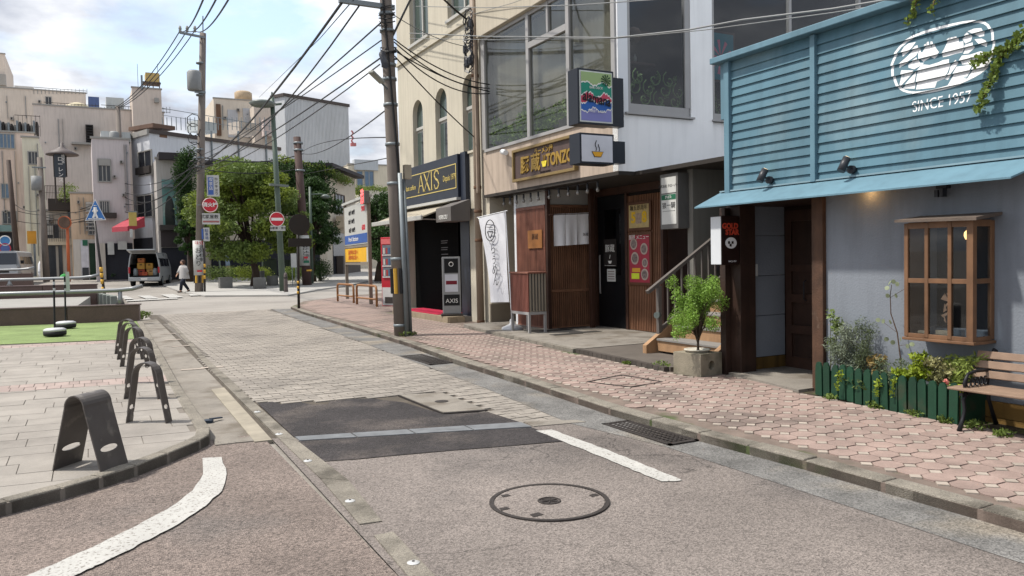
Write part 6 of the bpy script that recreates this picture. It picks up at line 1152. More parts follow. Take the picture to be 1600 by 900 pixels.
def hedge(lab, pts, ry, rz, n, mat, nm='hedge', sz=.09, cat='hedge'):
    cl = []; P_ = []
    for a, b_ in zip(pts, pts[1:]):
        for k in range(12): q_ = Vector(a).lerp(Vector(b_), k/12); cl.append((q_.x, q_.y, q_.z, ry*1.2, ry, rz*(.85+.3*random.random())))
    o = leaves(cl, n, sz, 4).build(nm, mat); return tag(o, lab, cat)
hh = lambda px, py, h: gp(px, py, .04)+Vector((0, 0, h))
hedge('low clipped hedge behind the big tree and stone blocks', [hh(322, 441, .55), hh(380, 441, .55), hh(420, 441, .55)], .4, .5, 5000, mLfA); hedge('short hedge between the green lamp post and brown pole', [hh(448, 441, .5), hh(472, 441, .5)], .4, .5, 2400, mLfA); hedge('rounded bush right of the brown pole at the cross street', [hh(497, 440, .7), hh(510, 438, .7)], .5, .7, 2600, mLfB, 'bush', cat='bush')
# ---------------------------------------------------------------- buildings
mPane = M('pane_far', '#2b2f36', .7, .15, .15, 2, spec=.6); mPaneB = M('pane_blue', '#5f7a94', .7, .15, .15, 2, spec=.6); mFrA = M('frame_far', '#a9a6a0', .65, .6, .05)
class Fr:
    """a facade plane: point p0 (screen column at depth Y), reading direction at angle th"""
    def __init__(s, px, Y, th): s.p0 = fz(px, 420, Y); s.d = Vector((cos(th), sin(th), 0)); s.n = Vector((sin(th), -cos(th), 0))
    def uz(s, px, py): r_ = ray(px, py); t = (s.p0-CP).dot(s.n)/r_.dot(s.n); q_ = CP+r_*t; return (q_-s.p0).dot(s.d), q_.z
    def box(s, nm, u0, u1, w0, w1, z0, z1, mat, par):
        b = B(); P_ = lambda u, w, z: (s.p0.x+s.d.x*u+s.n.x*w, s.p0.y+s.d.y*u+s.n.y*w, z)
        b.add([P_(u, w, z) for z in (z0, z1) for w in (w1, w0) for u in (u0, u1)], [(0, 2, 3, 1), (4, 5, 7, 6), (0, 1, 5, 4), (2, 6, 7, 3), (0, 4, 6, 2), (1, 3, 7, 5)]); return b.build(nm, mat, par)
    def rect(s, nm, x0, y0, x1, y1, w0, w1, mat, par):
        (u0, za), (u1, zb) = s.uz(x0, (y0+y1)/2), s.uz(x1, (y0+y1)/2); xm = (x0+x1)/2; z1, z0 = s.uz(xm, y0)[1], s.uz(xm, y1)[1]; return s.box(nm, min(u0, u1), max(u0, u1), w0, w1, z0, z1, mat, par), (min(u0, u1), max(u0, u1), z0, z1)
    def window(s, par, x0, y0, x1, y1, mat=None, mull=1, fr=None):
        o, (u0, u1, z0, z1) = s.rect('window', x0, y0, x1, y1, .02, .04, mat or mPane, par); f = fr or mFrA; t = .07
        for a in ((u0-t, u1+t, z0-t, z0), (u0-t, u1+t, z1, z1+t), (u0-t, u0, z0, z1), (u1, u1+t, z0, z1)): s.box('frame', a[0], a[1], .0, .09, a[2], a[3], f, o)
        for k in range(mull): u = u0+(u1-u0)*(k+1)/(mull+1); s.box('mullion', u-.03, u+.03, .041, .07, z0, z1, f, o)
        return o
BLD = {}
def bld(nm, lab, pxl, pxr, pyt, Y, D, mat, th=0, roof=True, pym=None):
    f = Fr(pxr, Y, th); u0 = f.uz(pxl, 400)[0]; zt_ = f.uz(pym or pxr, pyt)[1]; q_ = f.p0; t = thing(nm, lab, 'building', (q_.x, q_.y, g(q_.y)))
    f.box('wall', u0, 0, -D, 0, g(q_.y)-.3, zt_, mat, t)
    if roof: f.box('parapet', u0-.08, .08, -.3, .08, zt_+.001, zt_+.12, mFrA, t)
    f.u0 = u0; f.zt = zt_; BLD[nm] = (t, f); return t, f
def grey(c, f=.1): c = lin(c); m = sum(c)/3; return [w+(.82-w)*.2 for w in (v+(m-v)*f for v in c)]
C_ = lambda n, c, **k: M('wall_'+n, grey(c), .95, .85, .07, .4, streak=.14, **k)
bt, bf = bld('tower_building', 'tall beige tower block cut by the left edge', -60, 22, 86, 110, 12, C_('t1', '#c0ae9a')); bf.rect('balcony', 0, 118, 10, 135, 0, .8, mFrA, bt)
bt, bf = bld('department_store', 'long beige building with roof railing far behind at left', -80, 145, 147, 98, 20, C_('b2', '#c0af9a'))
bf.rect('roof_box', 22, 133, 52, 147, -4, -.5, C_('b2b', '#c2bcb2'), bt); bf.rect('roof_box', 80, 140, 95, 147, -3, -.5, C_('b2', '#c0af9a'), bt); bf.window(bt, 72, 152, 80, 168); bf.rect('end_block', 138, 152, 155, 172, -3, .3, M('stack_blue', '#4f6390', .7, .6, .1), bt)
def railing(bt, bf, x0, x1, y0, y1, w=.0, n=14, mat=None):
    m_ = mat or mGalv
    for k in range(n+1): px = x0+(x1-x0)*k/n; bf.rect('railing_post', px-.3, y0, px+.3, y1, w, w+.05, m_, bt)
    bf.rect('railing_bar', x0, y0, x1, y0+.7, w, w+.06, m_, bt); bf.rect('railing_bar', x0, (y0+y1)/2, x1, (y0+y1)/2+.5, w, w+.05, m_, bt)
railing(bt, bf, 53, 136, 139, 147)
bt, bf = bld('beige_block', 'large plain beige block with a railed flat roof', 62, 265, 177, 86, 16, C_('b3', '#b5a698')); railing(bt, bf, 68, 155, 161, 176, -.4, 16, mIron); railing(bt, bf, 158, 266, 166, 176, -.4, 20, mIron)
u, z = bf.uz(121, 176); b = B().lathe([(.95, .0), (1.15, .35), (1.1, .9), (.7, 1.15), (.25, 1.3)], bf.p0+bf.d*u-bf.n*2+Vector((0, 0, z-bf.p0.z)), 20); b.build('water_tank', M('tank_cream', '#cbbf9f', .68, .6), bt, 2)
bf.rect('stair_case', 134, 196, 146, 226, .0, .5, mIron, bt)
for k in range(7): bf.rect('stair_tread', 135, 198+k*4, 145, 199+k*4, .51, .9, mCab, bt)
bf.rect('ledge', 112, 224, 146, 227, 0, .8, mFrA, bt); bf.rect('roof_cabin', 166, 151, 194, 176, -3, -.5, C_('cab', '#9fa7a6'), bt)
bt, bf = bld('lift_tower', 'square beige rooftop tower with a yellow water tank on a steel frame', 216, 262, 141, 84, 5, C_('b4', '#b9a592')); bf.rect('vent_box', 241, 154, 248, 161, 0, .4, mFrA, bt)
bf.rect('tank', 228, 112, 250, 126, -2, -.5, M('tank_yellow', '#c9ac6a', .7, .6, .06), bt)
for px in (224, 231, 240, 250): bf.rect('frame_leg', px-.7, 126, px+.7, 141, -.7, -.5, M('frame_brown', '#6d5c50', .6), bt)
bf.rect('frame_beam', 222, 126.2, 252, 128, -2, -.45, M('frame_brown', '#6d5c50'), bt); bf.rect('ladder', 220, 118, 223, 141, 0, .2, mGalv, bt); bf.rect('antenna', 247, 96, 247.7, 112, -1, -.95, mGalv, bt); bf.rect('antenna', 215.3, 98, 216, 141, -.5, -.45, mGalv, bt)
bt, bf = bld('pink_beige_building', 'pinkish beige building with blue windows at the left edge', -60, 62, 208, 72, 10, C_('b5', '#c0a592'), pym=40); bf.window(bt, 0, 210, 22, 231, mPaneB, 3); bf.window(bt, 3, 288, 14, 309, mPaneB, 1); bf.window(bt, 5, 331, 25, 349, mPane, 2)
for k in range(14): bf.rect('roof_clutter', -2+k*4.4, 187+(k*7 % 6), 1+k*4.4, 207, -1.5-(k % 3), -.4-(k % 3)*.3, (mGalv, mIron, mFrA)[k % 3], bt)
railing(bt, bf, 18, 60, 172, 206, -2.5, 6, mIron); bf.rect('teal_fascia', -20, 352, 26, 362, 0, .5, M('fascia_teal', '#7f9c9c', .65), bt); bf.rect('shop_opening', -20, 363, 24, 432, .0, .05, M('shop_dark', '#2a2b33', .7), bt)
bt, bf = bld('cream_building', 'narrow cream yellow building between two left utility poles', 42, 68, 216, 68, 9, C_('b6', '#c4bc9d')); bf.window(bt, 45, 238, 59, 256, mPane, 2); bf.rect('downpipe', 62, 225, 63.5, 420, 0, .15, mFrA, bt)
bt, bf = bld('plain_facade', 'pale facade with a railed balcony and shop under the lantern sign', 62, 116, 330, 66, 8, C_('b7', '#a89f90')); bf.rect('balcony', 76, 312, 113, 330, -.2, 1.0, mIron, bt); bf.window(bt, 74, 352, 92, 372); bf.window(bt, 106, 320, 113, 345, mPane, 0); bf.rect('shop_opening', 70, 382, 98, 436, .0, .06, mPane, bt); bf.rect('fascia', 66, 373, 112, 383, 0, .5, C_('fa', '#c0b59b'), bt); bf.rect('shop_sign', 74, 352, 83, 367, .1, .3, M('notice_white', '#c3c3bf'), bt); bf.rect('door_frame', 88, 384, 92, 436, .07, .2, mFrA, bt)
railing(bt, bf, 70, 113, 290, 312, -.1, 18, mIron); railing(bt, bf, 68, 108, 345, 378, .8, 12, mIron)
fl_ = leaves([(*(fz(108, 300, 65)), .7, .5, .7), (*(fz(103, 308, 65)), .6, .5, .5)], 900, .12, 4).build('balcony_plant', mLfA); tag(fl_, 'yellow green plant growing on the left railed balcony', 'plant')
ln = thing('lantern_sign', 'dark hanging sign under a peaked metal hood on the left facade', 'sign', fz(97, 300, 62)); YS = 62
c = fz(97, 241, YS); B().lathe([(1.0, 0), (1.02, .08), (.5, .35), (.12, .6), (.1, .85)], (c.x, YS+.6, c.z), 16).build('hood', M('hood_grey', '#6a605e', .6, .6), ln, 2); plate(ln, YS, 85.5, 238, 101.5, 277, M('sign_slate', '#3b424a', .7, .5), 'panel', .1); plate(ln, YS+.8, 84, 242, 104, 276, mIron, 'back_panel', .1); ptext(ln, YS, 94, 249, 'ローレンス', .34, mWhT, .13, True); ptext(ln, YS, 98.5, 244, '純喫茶', .2, mWhT, .13, True)
for px in (86, 100): a = fz(px, 276, YS+.5); B().tube([a, (a.x, YS+.5, a.z-1.8)], .06, 6).build('support', mIron, ln)
bt, bf = bld('ochre_building', 'small ochre fronted building left of the crossing sign', 113, 152, 303, 61, 7, C_('b8', '#c09d70')); bf.window(bt, 139, 344, 150, 366, mPane, 1); bf.rect('white_louvres', 134, 316, 151, 330, 0, .1, mFrmW, bt)
for k in range(8): bf.rect('louvre', 134, 317+k*6, 151, 319+k*6, .1, .2, mFrmW, bt)
bf.rect('shop_front', 115, 374, 150, 437, .01, .06, C_('sf', '#b9b2a4'), bt); bf.rect('shop_panel', 127, 376, 139, 437, .07, .12, M('print_lightgrey', '#cfd0d6'), bt); bf.rect('shop_panel', 129, 375, 137, 384, .13, .2, M('strip_green', '#2f6a52'), bt); bf.rect('green_door', 140, 380, 150, 437, .07, .12, M('door_green', '#26402f', .7), bt); bf.rect('dark_door', 129, 418, 139, 437, .13, .16, mPane, bt)
mAw = M('awning_pale', '#b0b6b6', .65)
bt, bf = bld('mauve_house', 'mauve grey house with shuttered openings left of the white house', 150, 209, 219, 58, 9, C_('b9', '#aa9c9a')); bf.window(bt, 154, 250, 172, 283, mPane, 2); bf.rect('shutter', 154, 248, 172, 259, .05, .15, mFrA, bt); bf.rect('shop_opening', 160, 380, 208, 437, .01, .05, M('shop_dark', '#2a2b33'), bt); bf.rect('stone_pillar', 157, 380, 165, 437, .06, .3, C_('pil', '#9c8f7d'), bt); bf.window(bt, 157, 315, 170, 338, mPane, 3); bf.rect('hip_roof', 150, 333, 182, 341, 0, .6, mIron, bt); bf.rect('shop_sign', 168, 378, 178, 398, .31, .4, M('notice_white', '#c3c3bf'), bt); bf.rect('shop_sign', 184, 377, 198, 390, .1, .3, M('notice_white', '#c3c3bf'), bt); bf.rect('roof_unit', 158, 202, 205, 217, -3, -1, C_('cab', '#9fa7a6'), bt)
rA = thing('red_awning', 'faded red awning over the shop beside the van', 'awning', fz(206, 360, 56)); f_ = Fr(229, 56.0, radians(-60)); (u0_, _), (u1_, _) = f_.uz(210, 350), f_.uz(226, 350); zt_, zb = f_.uz(222, 339)[1], f_.uz(205, 363)[1]
P_ = lambda u, w, z: (f_.p0.x+f_.d.x*u+f_.n.x*w, f_.p0.y+f_.d.y*u+f_.n.y*w, z)
u0_, u1_ = -1.7, 0; B().add([P_(u0_, 0, zt_), P_(u1_, 0, zt_), P_(u1_, 1.2, zb+.3), P_(u0_, 1.2, zb+.3), P_(u1_, 1.2, zb), P_(u0_, 1.2, zb), P_(u1_, 0, zb+.3), P_(u0_, 0, zb+.3)], [(0, 1, 2, 3), (3, 2, 4, 5), (1, 6, 4, 2), (0, 3, 5, 7), (0, 7, 6, 1)]).build('fabric', M('awning_red', '#b04552', .7, .85, .1), rA)
# white corner house: street face and long blank face
cpx, cY = 241, 57; fL, fR = Fr(cpx, cY, radians(-70)), Fr(cpx, cY, radians(30)); c0 = fL.p0; zt_ = fL.uz(cpx, 202)[1]; wh = thing('white_house', 'white rendered corner house with two street windows above the van', 'building', (c0.x, c0.y, g(c0.y)))
lU = fL.uz(208, 300)[0]; rU = fR.uz(440, 300)[0]; pl_, pr_ = c0+fL.d*lU, c0+fR.d*rU; mWH = C_('b10', '#b9bcc2')
B().prism([(c0.x, c0.y), (pr_.x, pr_.y), (pr_.x+pl_.x-c0.x, pr_.y+pl_.y-c0.y), (pl_.x, pl_.y)], g(c0.y)-.3, zt_).build('wall', mWH, wh)
fL.window(wh, 218, 237, 238, 273, mPane, 1); fL.window(wh, 216, 306, 239, 339, mPane, 1); fL.rect('balcony_rail', 217, 261, 239, 272, .1, .25, mIron, wh); fL.box('cornice', lU, .0, .0, .15, zt_-.25, zt_+.1, mFrA, wh); fR.box('cornice', 0, rU, 0, .12, zt_-.15, zt_+.1, M('cornice_dark', '#5c5350', .6), wh); fL.rect('shop_opening', 211, 372, 240, 438, .02, .06, M('shop_dark', '#2a2b33'), wh); railing(wh, fR, 262, 436, 182, 202, -.6, 24); fR.rect('roof_unit', 320, 188, 350, 204, -2, -.8, C_('cab', '#9fa7a6'), wh); fR.rect('roof_unit', 385, 190, 412, 208, -2, -.8, C_('ru', '#a4937e'), wh); fR.rect('roof_sheet', 243, 194, 278, 200, -3, -.3, M('roof_rust', '#7a5f50', .6), wh); fR.rect('stain', 249, 208, 261, 215, 0, .01, M('stain_rust', '#8a6a55', .6), wh)
for px in (330, 372, 415): fR.rect('drain_pipe', px, 205, px+1.5, 300, 0, .12, mGalv, wh)
bt, bf = bld('teal_arch_house', 'narrow house front with a torn teal arch panel and dark entrance', 249, 296, 250, 54.5, 6, C_('b11', '#8d857b')); bf.rect('roof_eave', 247, 240, 298, 251, -1, .5, M('roof_dark', '#3f3a3c', .6), bt)
(u0_, u1_), (z0_, z1_) = (bf.uz(253, 300)[0], bf.uz(275, 300)[0]), (bf.uz(264, 352)[1], bf.uz(264, 281)[1]); um = (u0_+u1_)/2; hw_ = (u1_-u0_)/2
b = B(); pts = [(u0_, z1_), (u0_, z0_), (u0_+.12, z0_)]+[(um-(hw_-.12)*cos(a), z0_+(z1_-z0_)*(.25+.4*sin(a))) for a in [pi*k/10 for k in range(11)]]+[(u1_-.12, z0_), (u1_, z0_), (u1_, z1_)]
vs = [(bf.p0.x+u, bf.p0.y-.16, z) for u, z in pts]; n = len(vs); b.add(vs+[(x, y+.1, z) for x, y, z in vs], [list(range(n)), list(range(n, 2*n))[::-1]]+[(i+n, (i+1) % n+n, (i+1) % n, i) for i in range(n)]); b.build('teal_arch', M('arch_teal', '#6f9a95', .65, .8, .2, 1.5, c2='#a3b3ac', c2sc=2), bt)
bf.rect('dark_recess', 254, 305, 274, 352, .0, .05, mPane, bt); bf.rect('ledge', 249, 352, 296, 360, 0, .6, mIron, bt); bf.rect('brown_band', 251, 361, 276, 386, 0, .3, M('band_brown', '#3c3434', .6), bt); bf.rect('entrance', 253, 387, 292, 437, .01, .05, M('shop_dark', '#2a2b33'), bt); bf.rect('spot_lamps', 254, 289, 272, 293, .1, .5, mGalv, bt)
iv = leaves([(*(fz(288+Rn.uniform(-10, 14), 240+i*3.4, 53.6)), .55, .4, .55) for i in range(30)], 7000, .15, 12).build('ivy', mLfB); tag(iv, 'green ivy climbing the wall left of the signpole', 'ivy')
# ivy house
f1, f2 = Fr(512, 56, radians(-8)), Fr(512, 56, radians(58)); c0 = f1.p0; u1_ = f1.uz(300, 330)[0]; u2_ = f2.uz(556, 330)[0]; zt_ = f2.uz(512, 262)[1]; ih = thing('ivy_house', 'old cream house half covered by ivy behind the trees', 'building', (c0.x, c0.y, g(c0.y))); a, b_ = c0+f1.d*u1_, c0+f2.d*u2_
B().prism([(c0.x, c0.y), (b_.x, b_.y), (a.x+b_.x-c0.x, a.y+b_.y-c0.y), (a.x, a.y)], g(56)-.3, zt_).build('wall', C_('b12', '#b0a184'), ih); f2.box('roof_eave', -.4, u2_+.3, -.3, .7, zt_-.05, zt_+.2, M('roof_dark', '#3f3a3c'), ih); f1.box('roof_eave', u1_, .3, -.3, .6, zt_-.05, zt_+.2, M('roof_dark', '#3f3a3c'), ih); f2.window(ih, 523, 305, 537, 332, mPane, 2, mBrP); f2.rect('shop_opening', 520, 365, 550, 432, .01, .06, mPane, ih); f2.rect('shop_wall', 524, 400, 552, 434, .1, .6, M('shop_brown', '#5f5650', .6), ih)
for k in range(6): f2.rect('awning_stripe', 519+k*4, 338, 523+k*4, 356, .3, 1.0, M('stripe_a', '#b55f55', .7) if k % 2 else M('stripe_b', '#c4b59f', .7), ih)
f1.rect('dark_front', 330, 375, 500, 438, .01, .06, M('shop_dark', '#2a2b33'), ih)
iv = leaves([(*(fz(430+(i*37 % 84), 262+(i*23 % 62), 55.4)), .8, .35, .7) for i in range(46)], 9000, .18, 13).build('ivy', mLfB); tag(iv, 'thick ivy over the upper wall of the old cream house', 'ivy')
hedge('roof ridge of ivy along the old house eaves', [fz(440, 250, 56), fz(512, 268, 55.5), fz(546, 285, 60)], .5, .35, 2600, mLfA, 'roof_ivy', .16, 'ivy')
# large grey building and background
fG, fH = Fr(452, 92, radians(-62)), Fr(452, 92, radians(22)); c0 = fG.p0; u1_ = fG.uz(428, 300)[0]; u2_ = fH.uz(548, 300)[0]; zt_ = fG.uz(452, 146)[1]; gb = thing('grey_building', 'large windowless grey corrugated building in the background', 'building', (c0.x, c0.y, g(c0.y))); a, b_ = c0+fG.d*u1_, c0+fH.d*u2_; mCor = C_('b13', '#a9adb1')
B().prism([(c0.x, c0.y), (b_.x, b_.y), (a.x+b_.x-c0.x, a.y+b_.y-c0.y), (a.x, a.y)], g(92)-.3, zt_).build('wall', mCor, gb); fH.box('cornice', -.1, u2_+.1, 0, .15, zt_-.2, zt_+.15, M('cornice_dark', '#5c5350'), gb); fG.box('cornice', u1_, .1, 0, .15, zt_-.2, zt_+.15, M('cornice_dark', '#5c5350'), gb)
for k in range(46): u = u2_*k/46; fH.box('corrugation', u, u+u2_/110, 0, .05, g(92), zt_-.21, mCor, gb)
bt, bf = bld('tank_building', 'cream building with a round rooftop water tank behind the lamp post', 342, 424, 160, 100, 10, C_('b14', '#bfae95')); bf.rect('recess', 356, 172, 372, 215, 0, .1, C_('b14b', '#9fa0a3'), bt); bf.rect('recess', 380, 170, 404, 215, 0, .1, C_('b14b', '#9fa0a3'), bt); c = bf.p0+bf.d*bf.uz(385, 160)[0]-bf.n*2; B().lathe([(1.05, 0), (1.05, 1.25), (.8, 1.45)], (c.x, c.y, bf.zt), 18).build('water_tank', M('tank_tan', '#bfa88a', .66), bt, 2); bf.rect('roof_pipe', 338, 163, 345, 212, -.5, .2, M('pipe_rust', '#7a5a44'), bt)
bt, bf = bld('annex_building', 'small beige annex between the tank building and grey building', 404, 446, 168, 97, 8, C_('b15', '#b6a48f')); bf.rect('lower_box', 408, 190, 424, 215, 0, 1.5, C_('b15b', '#b79f95'), bt)
bt, bf = bld('office_building', 'pale cream office building beyond the parking sign', 548, 680, 262, 80, 12, C_('b16', '#bdb093')); bf.window(bt, 558, 268, 566, 291, mPaneB, 0); bf.window(bt, 570, 268, 583, 291, mPaneB, 1); bf.rect('grey_strip', 553, 250, 590, 266, -.5, .2, C_('b16b', '#9aa2a8'), bt); bf.rect('terrace_wall', 552, 302, 612, 330, .5, 3, C_('b16c', '#c3bba8'), bt); bf.rect('brown_door', 599, 308, 610, 330, 3.01, 3.1, M('band_brown', '#3c3434'), bt)
hedge('row of roof terrace shrubs on the cream office building', [fz(556, 299, 77.5), fz(580, 300, 77.5), fz(610, 300, 77.5)], .7, .7, 2400, mLfA, 'terrace_shrubs', .2, 'shrubs')
o = thing('tower_crane', 'distant red and white crane beside the grey building', 'crane', (fz(551, 230, 150))); 
for k in range(6): a, b_ = fz(549+(k % 2)*3, 228-k*4, 150), fz(552-(k % 2)*3, 224-k*4, 150); B().bar(a, b_, .25).build('lattice_bar', M('crane_red', '#c47a7a', .75), o)
B().bar(fz(548, 226, 150), fz(556, 226, 150), .6).build('deck', M('crane_red', '#c47a7a'), o)
def clutter(bt, bf, x0, x1, y0, y1, n, seed):
    Rc = random.Random(seed)
    for k in range(n):
        x, y = Rc.uniform(x0, x1), Rc.uniform(y0, y1)
        if k % 3 == 0: bf.rect('ac_unit', x, y, x+4.5, y+4.5, 0, .4, mFrA, bt); bf.rect('ac_fan', x+.6, y+.8, x+3, y+3.8, .401, .42, mIron, bt)
        elif k % 3 == 1: bf.rect('drain_pipe', x, y0, x+.7, y1, 0, .1, (mGalv, mFrA, M('pipe_rust', '#7a5a44'))[k % 2], bt)
        else: bf.rect('wall_vent', x, y, x+2, y+2, 0, .12, mGalv, bt)
for nm_c, A_c in (('pink_beige_building', (0, 56, 236, 345, 9, 1)), ('cream_building', (46, 64, 260, 400, 6, 2)), ('plain_facade', (66, 110, 335, 350, 6, 3)), ('ochre_building', (116, 136, 308, 366, 6, 4)), ('mauve_house', (176, 200, 226, 330, 7, 5)), ('beige_block', (70, 128, 186, 240, 5, 6)), ('tank_building', (345, 420, 165, 200, 5, 7)), ('department_store', (4, 60, 150, 185, 5, 8))):
    FB_ = BLD[nm_c]; clutter(FB_[0], FB_[1], *A_c)
# far left poles and wires
t, p5, q5 = pole_at('utility_pole', 'grey utility pole with transformer in front of the mauve house', (197, 437), (184, 166), .2, .14, mPole); Y5 = p5.y; c = fz(179, 229, Y5); B().lathe([(.28, 0), (.3, .05), (.3, .85), (.2, .95)], (c.x, Y5-.3, c.z), 12).build('transformer', M('trafo', '#9a9c9c'), t, 2); c = fz(190, 272, Y5); B().lathe([(.3, -.3), (.3, .3)], (c.x, Y5, c.z), 12).build('collar', mGalv, t, 2); plate(t, Y5, 193, 372, 200, 398, M('yellow_notice', '#c9a53a', .8), 'yellow_notice', .03, .3)
for k in range(5): z_ = fz(188, 270+k*14, Y5).z; B().tube([(p5.x-.35+.25*cos(j*.9+k), Y5-.25, z_+.3*sin(j*.9+k)) for j in range(7)], .025, 4).build('cable_loop', mCab, t)
t, p6, q6 = pole_at('leaning_pole', 'dark leaning wooden pole at the far left', (30, 438), (13, 250), .2, .14, M('pole_wood', '#5a4c44', .6)); t, p7, q7 = pole_at('utility_pole', 'pale utility pole with grey box in front of the cream building', (73, 440), (62, 246), .2, .16, mPole); c = fz(58, 298, p7.y); B().lathe([(.3, 0), (.3, .9)], (c.x, p7.y-.3, c.z), 12).build('transformer', M('trafo', '#9a9c9c'), t, 2); bx('crossarm', fz(50, 262, p7.y).x, fz(72, 262, p7.y).x, p7.y-.2, p7.y-.1, fz(60, 263, p7.y).z, fz(60, 261, p7.y).z, mGalv, t)
top3 = [fz(x, 49, Y3)-Vector((0, .15, 0)) for x in (281, 292, 304)]; ov = [Vector((-2.6, -2, 12.6)), Vector((-2.0, -2, 12.6)), Vector((-1.4, -2, 12.6))]; t5 = [fz(x, 168, Y5) for x in (180, 184, 188)]; nm_ = ('left', 'middle', 'right')
for a, o_, e, n_ in zip(top3, (atY(322, -12, 16), atY(342, -10, 16), atY(360, -6, 16)), t5, nm_):
    cable([a, o_], n_+' high wire from the far pole up over the street', .02, sag=.3); cable([a, e], n_+' high wire from the far pole down to the left pole', .025, sag=.5)
for i, (a, b_, s_) in enumerate((((312, 246), (192, 300), .8), ((312, 250), (192, 306), 1.1), ((312, 255), (192, 286), .5), ((192, 300), (68, 330), .6), ((192, 306), (68, 338), .8), ((192, 292), (28, 330), .9), ((68, 326), (24, 320), .3), ((312, 262), (192, 330), .9), ((312, 258), (192, 318), .7), ((192, 318), (68, 352), .4), ((192, 330), (24, 345), .5))):
    Ya = Y3 if a[0] == 312 else (Y5 if a[0] == 192 else p7.y); Yb = Y5 if b_[0] == 192 else (p7.y if b_[0] == 68 else p6.y)
    cable([fz(*a, Ya), fz(*b_, Yb)], 'low street cable strung in front of the left houses, number %s down' % ('one', 'two', 'three', 'four', 'five', 'six', 'seven', 'eight', 'nine', 'ten', 'eleven')[i], .021, sag=s_)
# crossing sign, mirror, signal
t, p, q = pole_at('crossing_sign', 'blue triangular pedestrian crossing sign on a dark post', (164, 466), (148, 345), .06, .05, mPst, 'sign'); Yc = p.y; a, b_, c = fz(133, 345, Yc), fz(166, 344, Yc), fz(148.5, 311, Yc); w_ = .08
tri = lambda k: [(c.x+(v.x-c.x)*1, 0) for v in ()]
def trip(s_): m = (a+b_+c)/3; return [((m+(v-m)*s_).x, (m+(v-m)*s_).z) for v in (a, b_, c)]
B().prism(trip(1), Yc-w_-.02, Yc-w_, 'y').build('white_border', mWhT, t); B().prism(trip(.9), Yc-w_-.03, Yc-w_-.021, 'y').build('blue_face', M('crossing_blue', '#3f77b8', .8, .5), t); Yk = Yc-w_-.035
def st_(pts, r_): B().tube([(fz(x, y, Yc).x, Yk, fz(x, y, Yc).z) for x, y in pts], r_, 5).build('walker', mWhT, t)
st_([(148.5, 324), (148.5, 333)], .065); st_([(148.5, 333), (145.5, 341)], .045); st_([(148.5, 333), (152, 341)], .045); st_([(148.5, 325.5), (144.5, 331)], .03); st_([(148.5, 325.5), (152.5, 330.5)], .03); st_([(148.4, 321), (148.4, 321.7)], .06); st_([(138, 342.3), (160, 342)], .02)
for py in (421, 430, 440, 452): e = fz(158+(py-421)*.1, py, Yc); B().lathe([(.068, -.1), (.068, .1)], (e.x, Yc, e.z), 8).build('yellow_band', mYel2, t, 2)
t, p, q = pole_at('traffic_mirror', 'orange traffic mirror post with a round hooded mirror', (108, 440), (105, 345), .1, .09, M('mirror_orange', '#c4653a', .75, .5), 'mirror'); c = fz(104, 348, p.y); B().disc((c.x-.1, p.y-.2, c.z), (.5, 1, .1), .42, .08, 24).build('mirror_back', M('mirror_orange', '#c4653a'), t); B().disc((c.x-.12, p.y-.26, c.z), (.5, 1, .1), .36, .03, 24).build('mirror', M('mirror_brown', '#6d5548', .6, .2, .3, 3), t)
o = thing('hanging_sign', 'plain orange yellow hanging shop sign near the left shops', 'sign', fz(49, 381, 60)); plate(o, 60, 43, 361, 56.5, 381, M('sign_orange', '#d0922a', .8, .5), 'panel', .15); plate(o, 60, 54, 381, 55.5, 432, mGalv, 'pole', .08)
o = thing('hanging_sign', 'small pale yellow vertical sign left of the red awning', 'sign', fz(206, 354, 54)); plate(o, 54, 201.5, 332, 213, 353, M('sign_cream_yellow', '#c2a95e', .75), 'panel', .15); plate(o, 54, 200.5, 330, 214, 332, mGalv, 'bracket', .1); plate(o, 54, 203, 358, 207, 371, M('notice_white', '#c3c3bf'), 'lower_plate', .05)
o, p, q = pole_at('traffic_signal', 'pedestrian signal on a thin post beside the crossing sign', (180, 436), (174, 318), .07, .06, mGalv, 'traffic light'); plate(o, p.y, 171.5, 327, 177, 353, mCab, 'signal_head', .3, .1); plate(o, p.y, 163, 332, 171, 334, mCab, 'arm', .08); B().lathe([(.2, 0), (.25, .1), (.1, .2)], fz(174, 318, p.y), 10).build('cap', mFrA, o, 2)
for i, (x, y, lab, col) in enumerate(((8, 376, 'round blue direction sign at the far left road', '#4f86b8'), (8, 388, 'round red and blue no parking sign at the far left road', '#5a6a9c'))):
    o = thing('round_sign', lab, 'sign', fz(x, y, 58)); c = fz(x, y, 58); B().disc(c, (0, 1, 0), .3, .03, 20).build('disc', M('rs_%d' % i, col, .8), o); B().tube([(c.x+.29*cos(k*pi/8), 57.97, c.z+.29*sin(k*pi/8)) for k in range(17)], .03, 5).build('rim', mWhT if i == 0 else mRedP, o); B().tube([(c.x, 58.08, c.z), (c.x, 58.08, g(58))], .04, 6).build('post', mGalv, o)
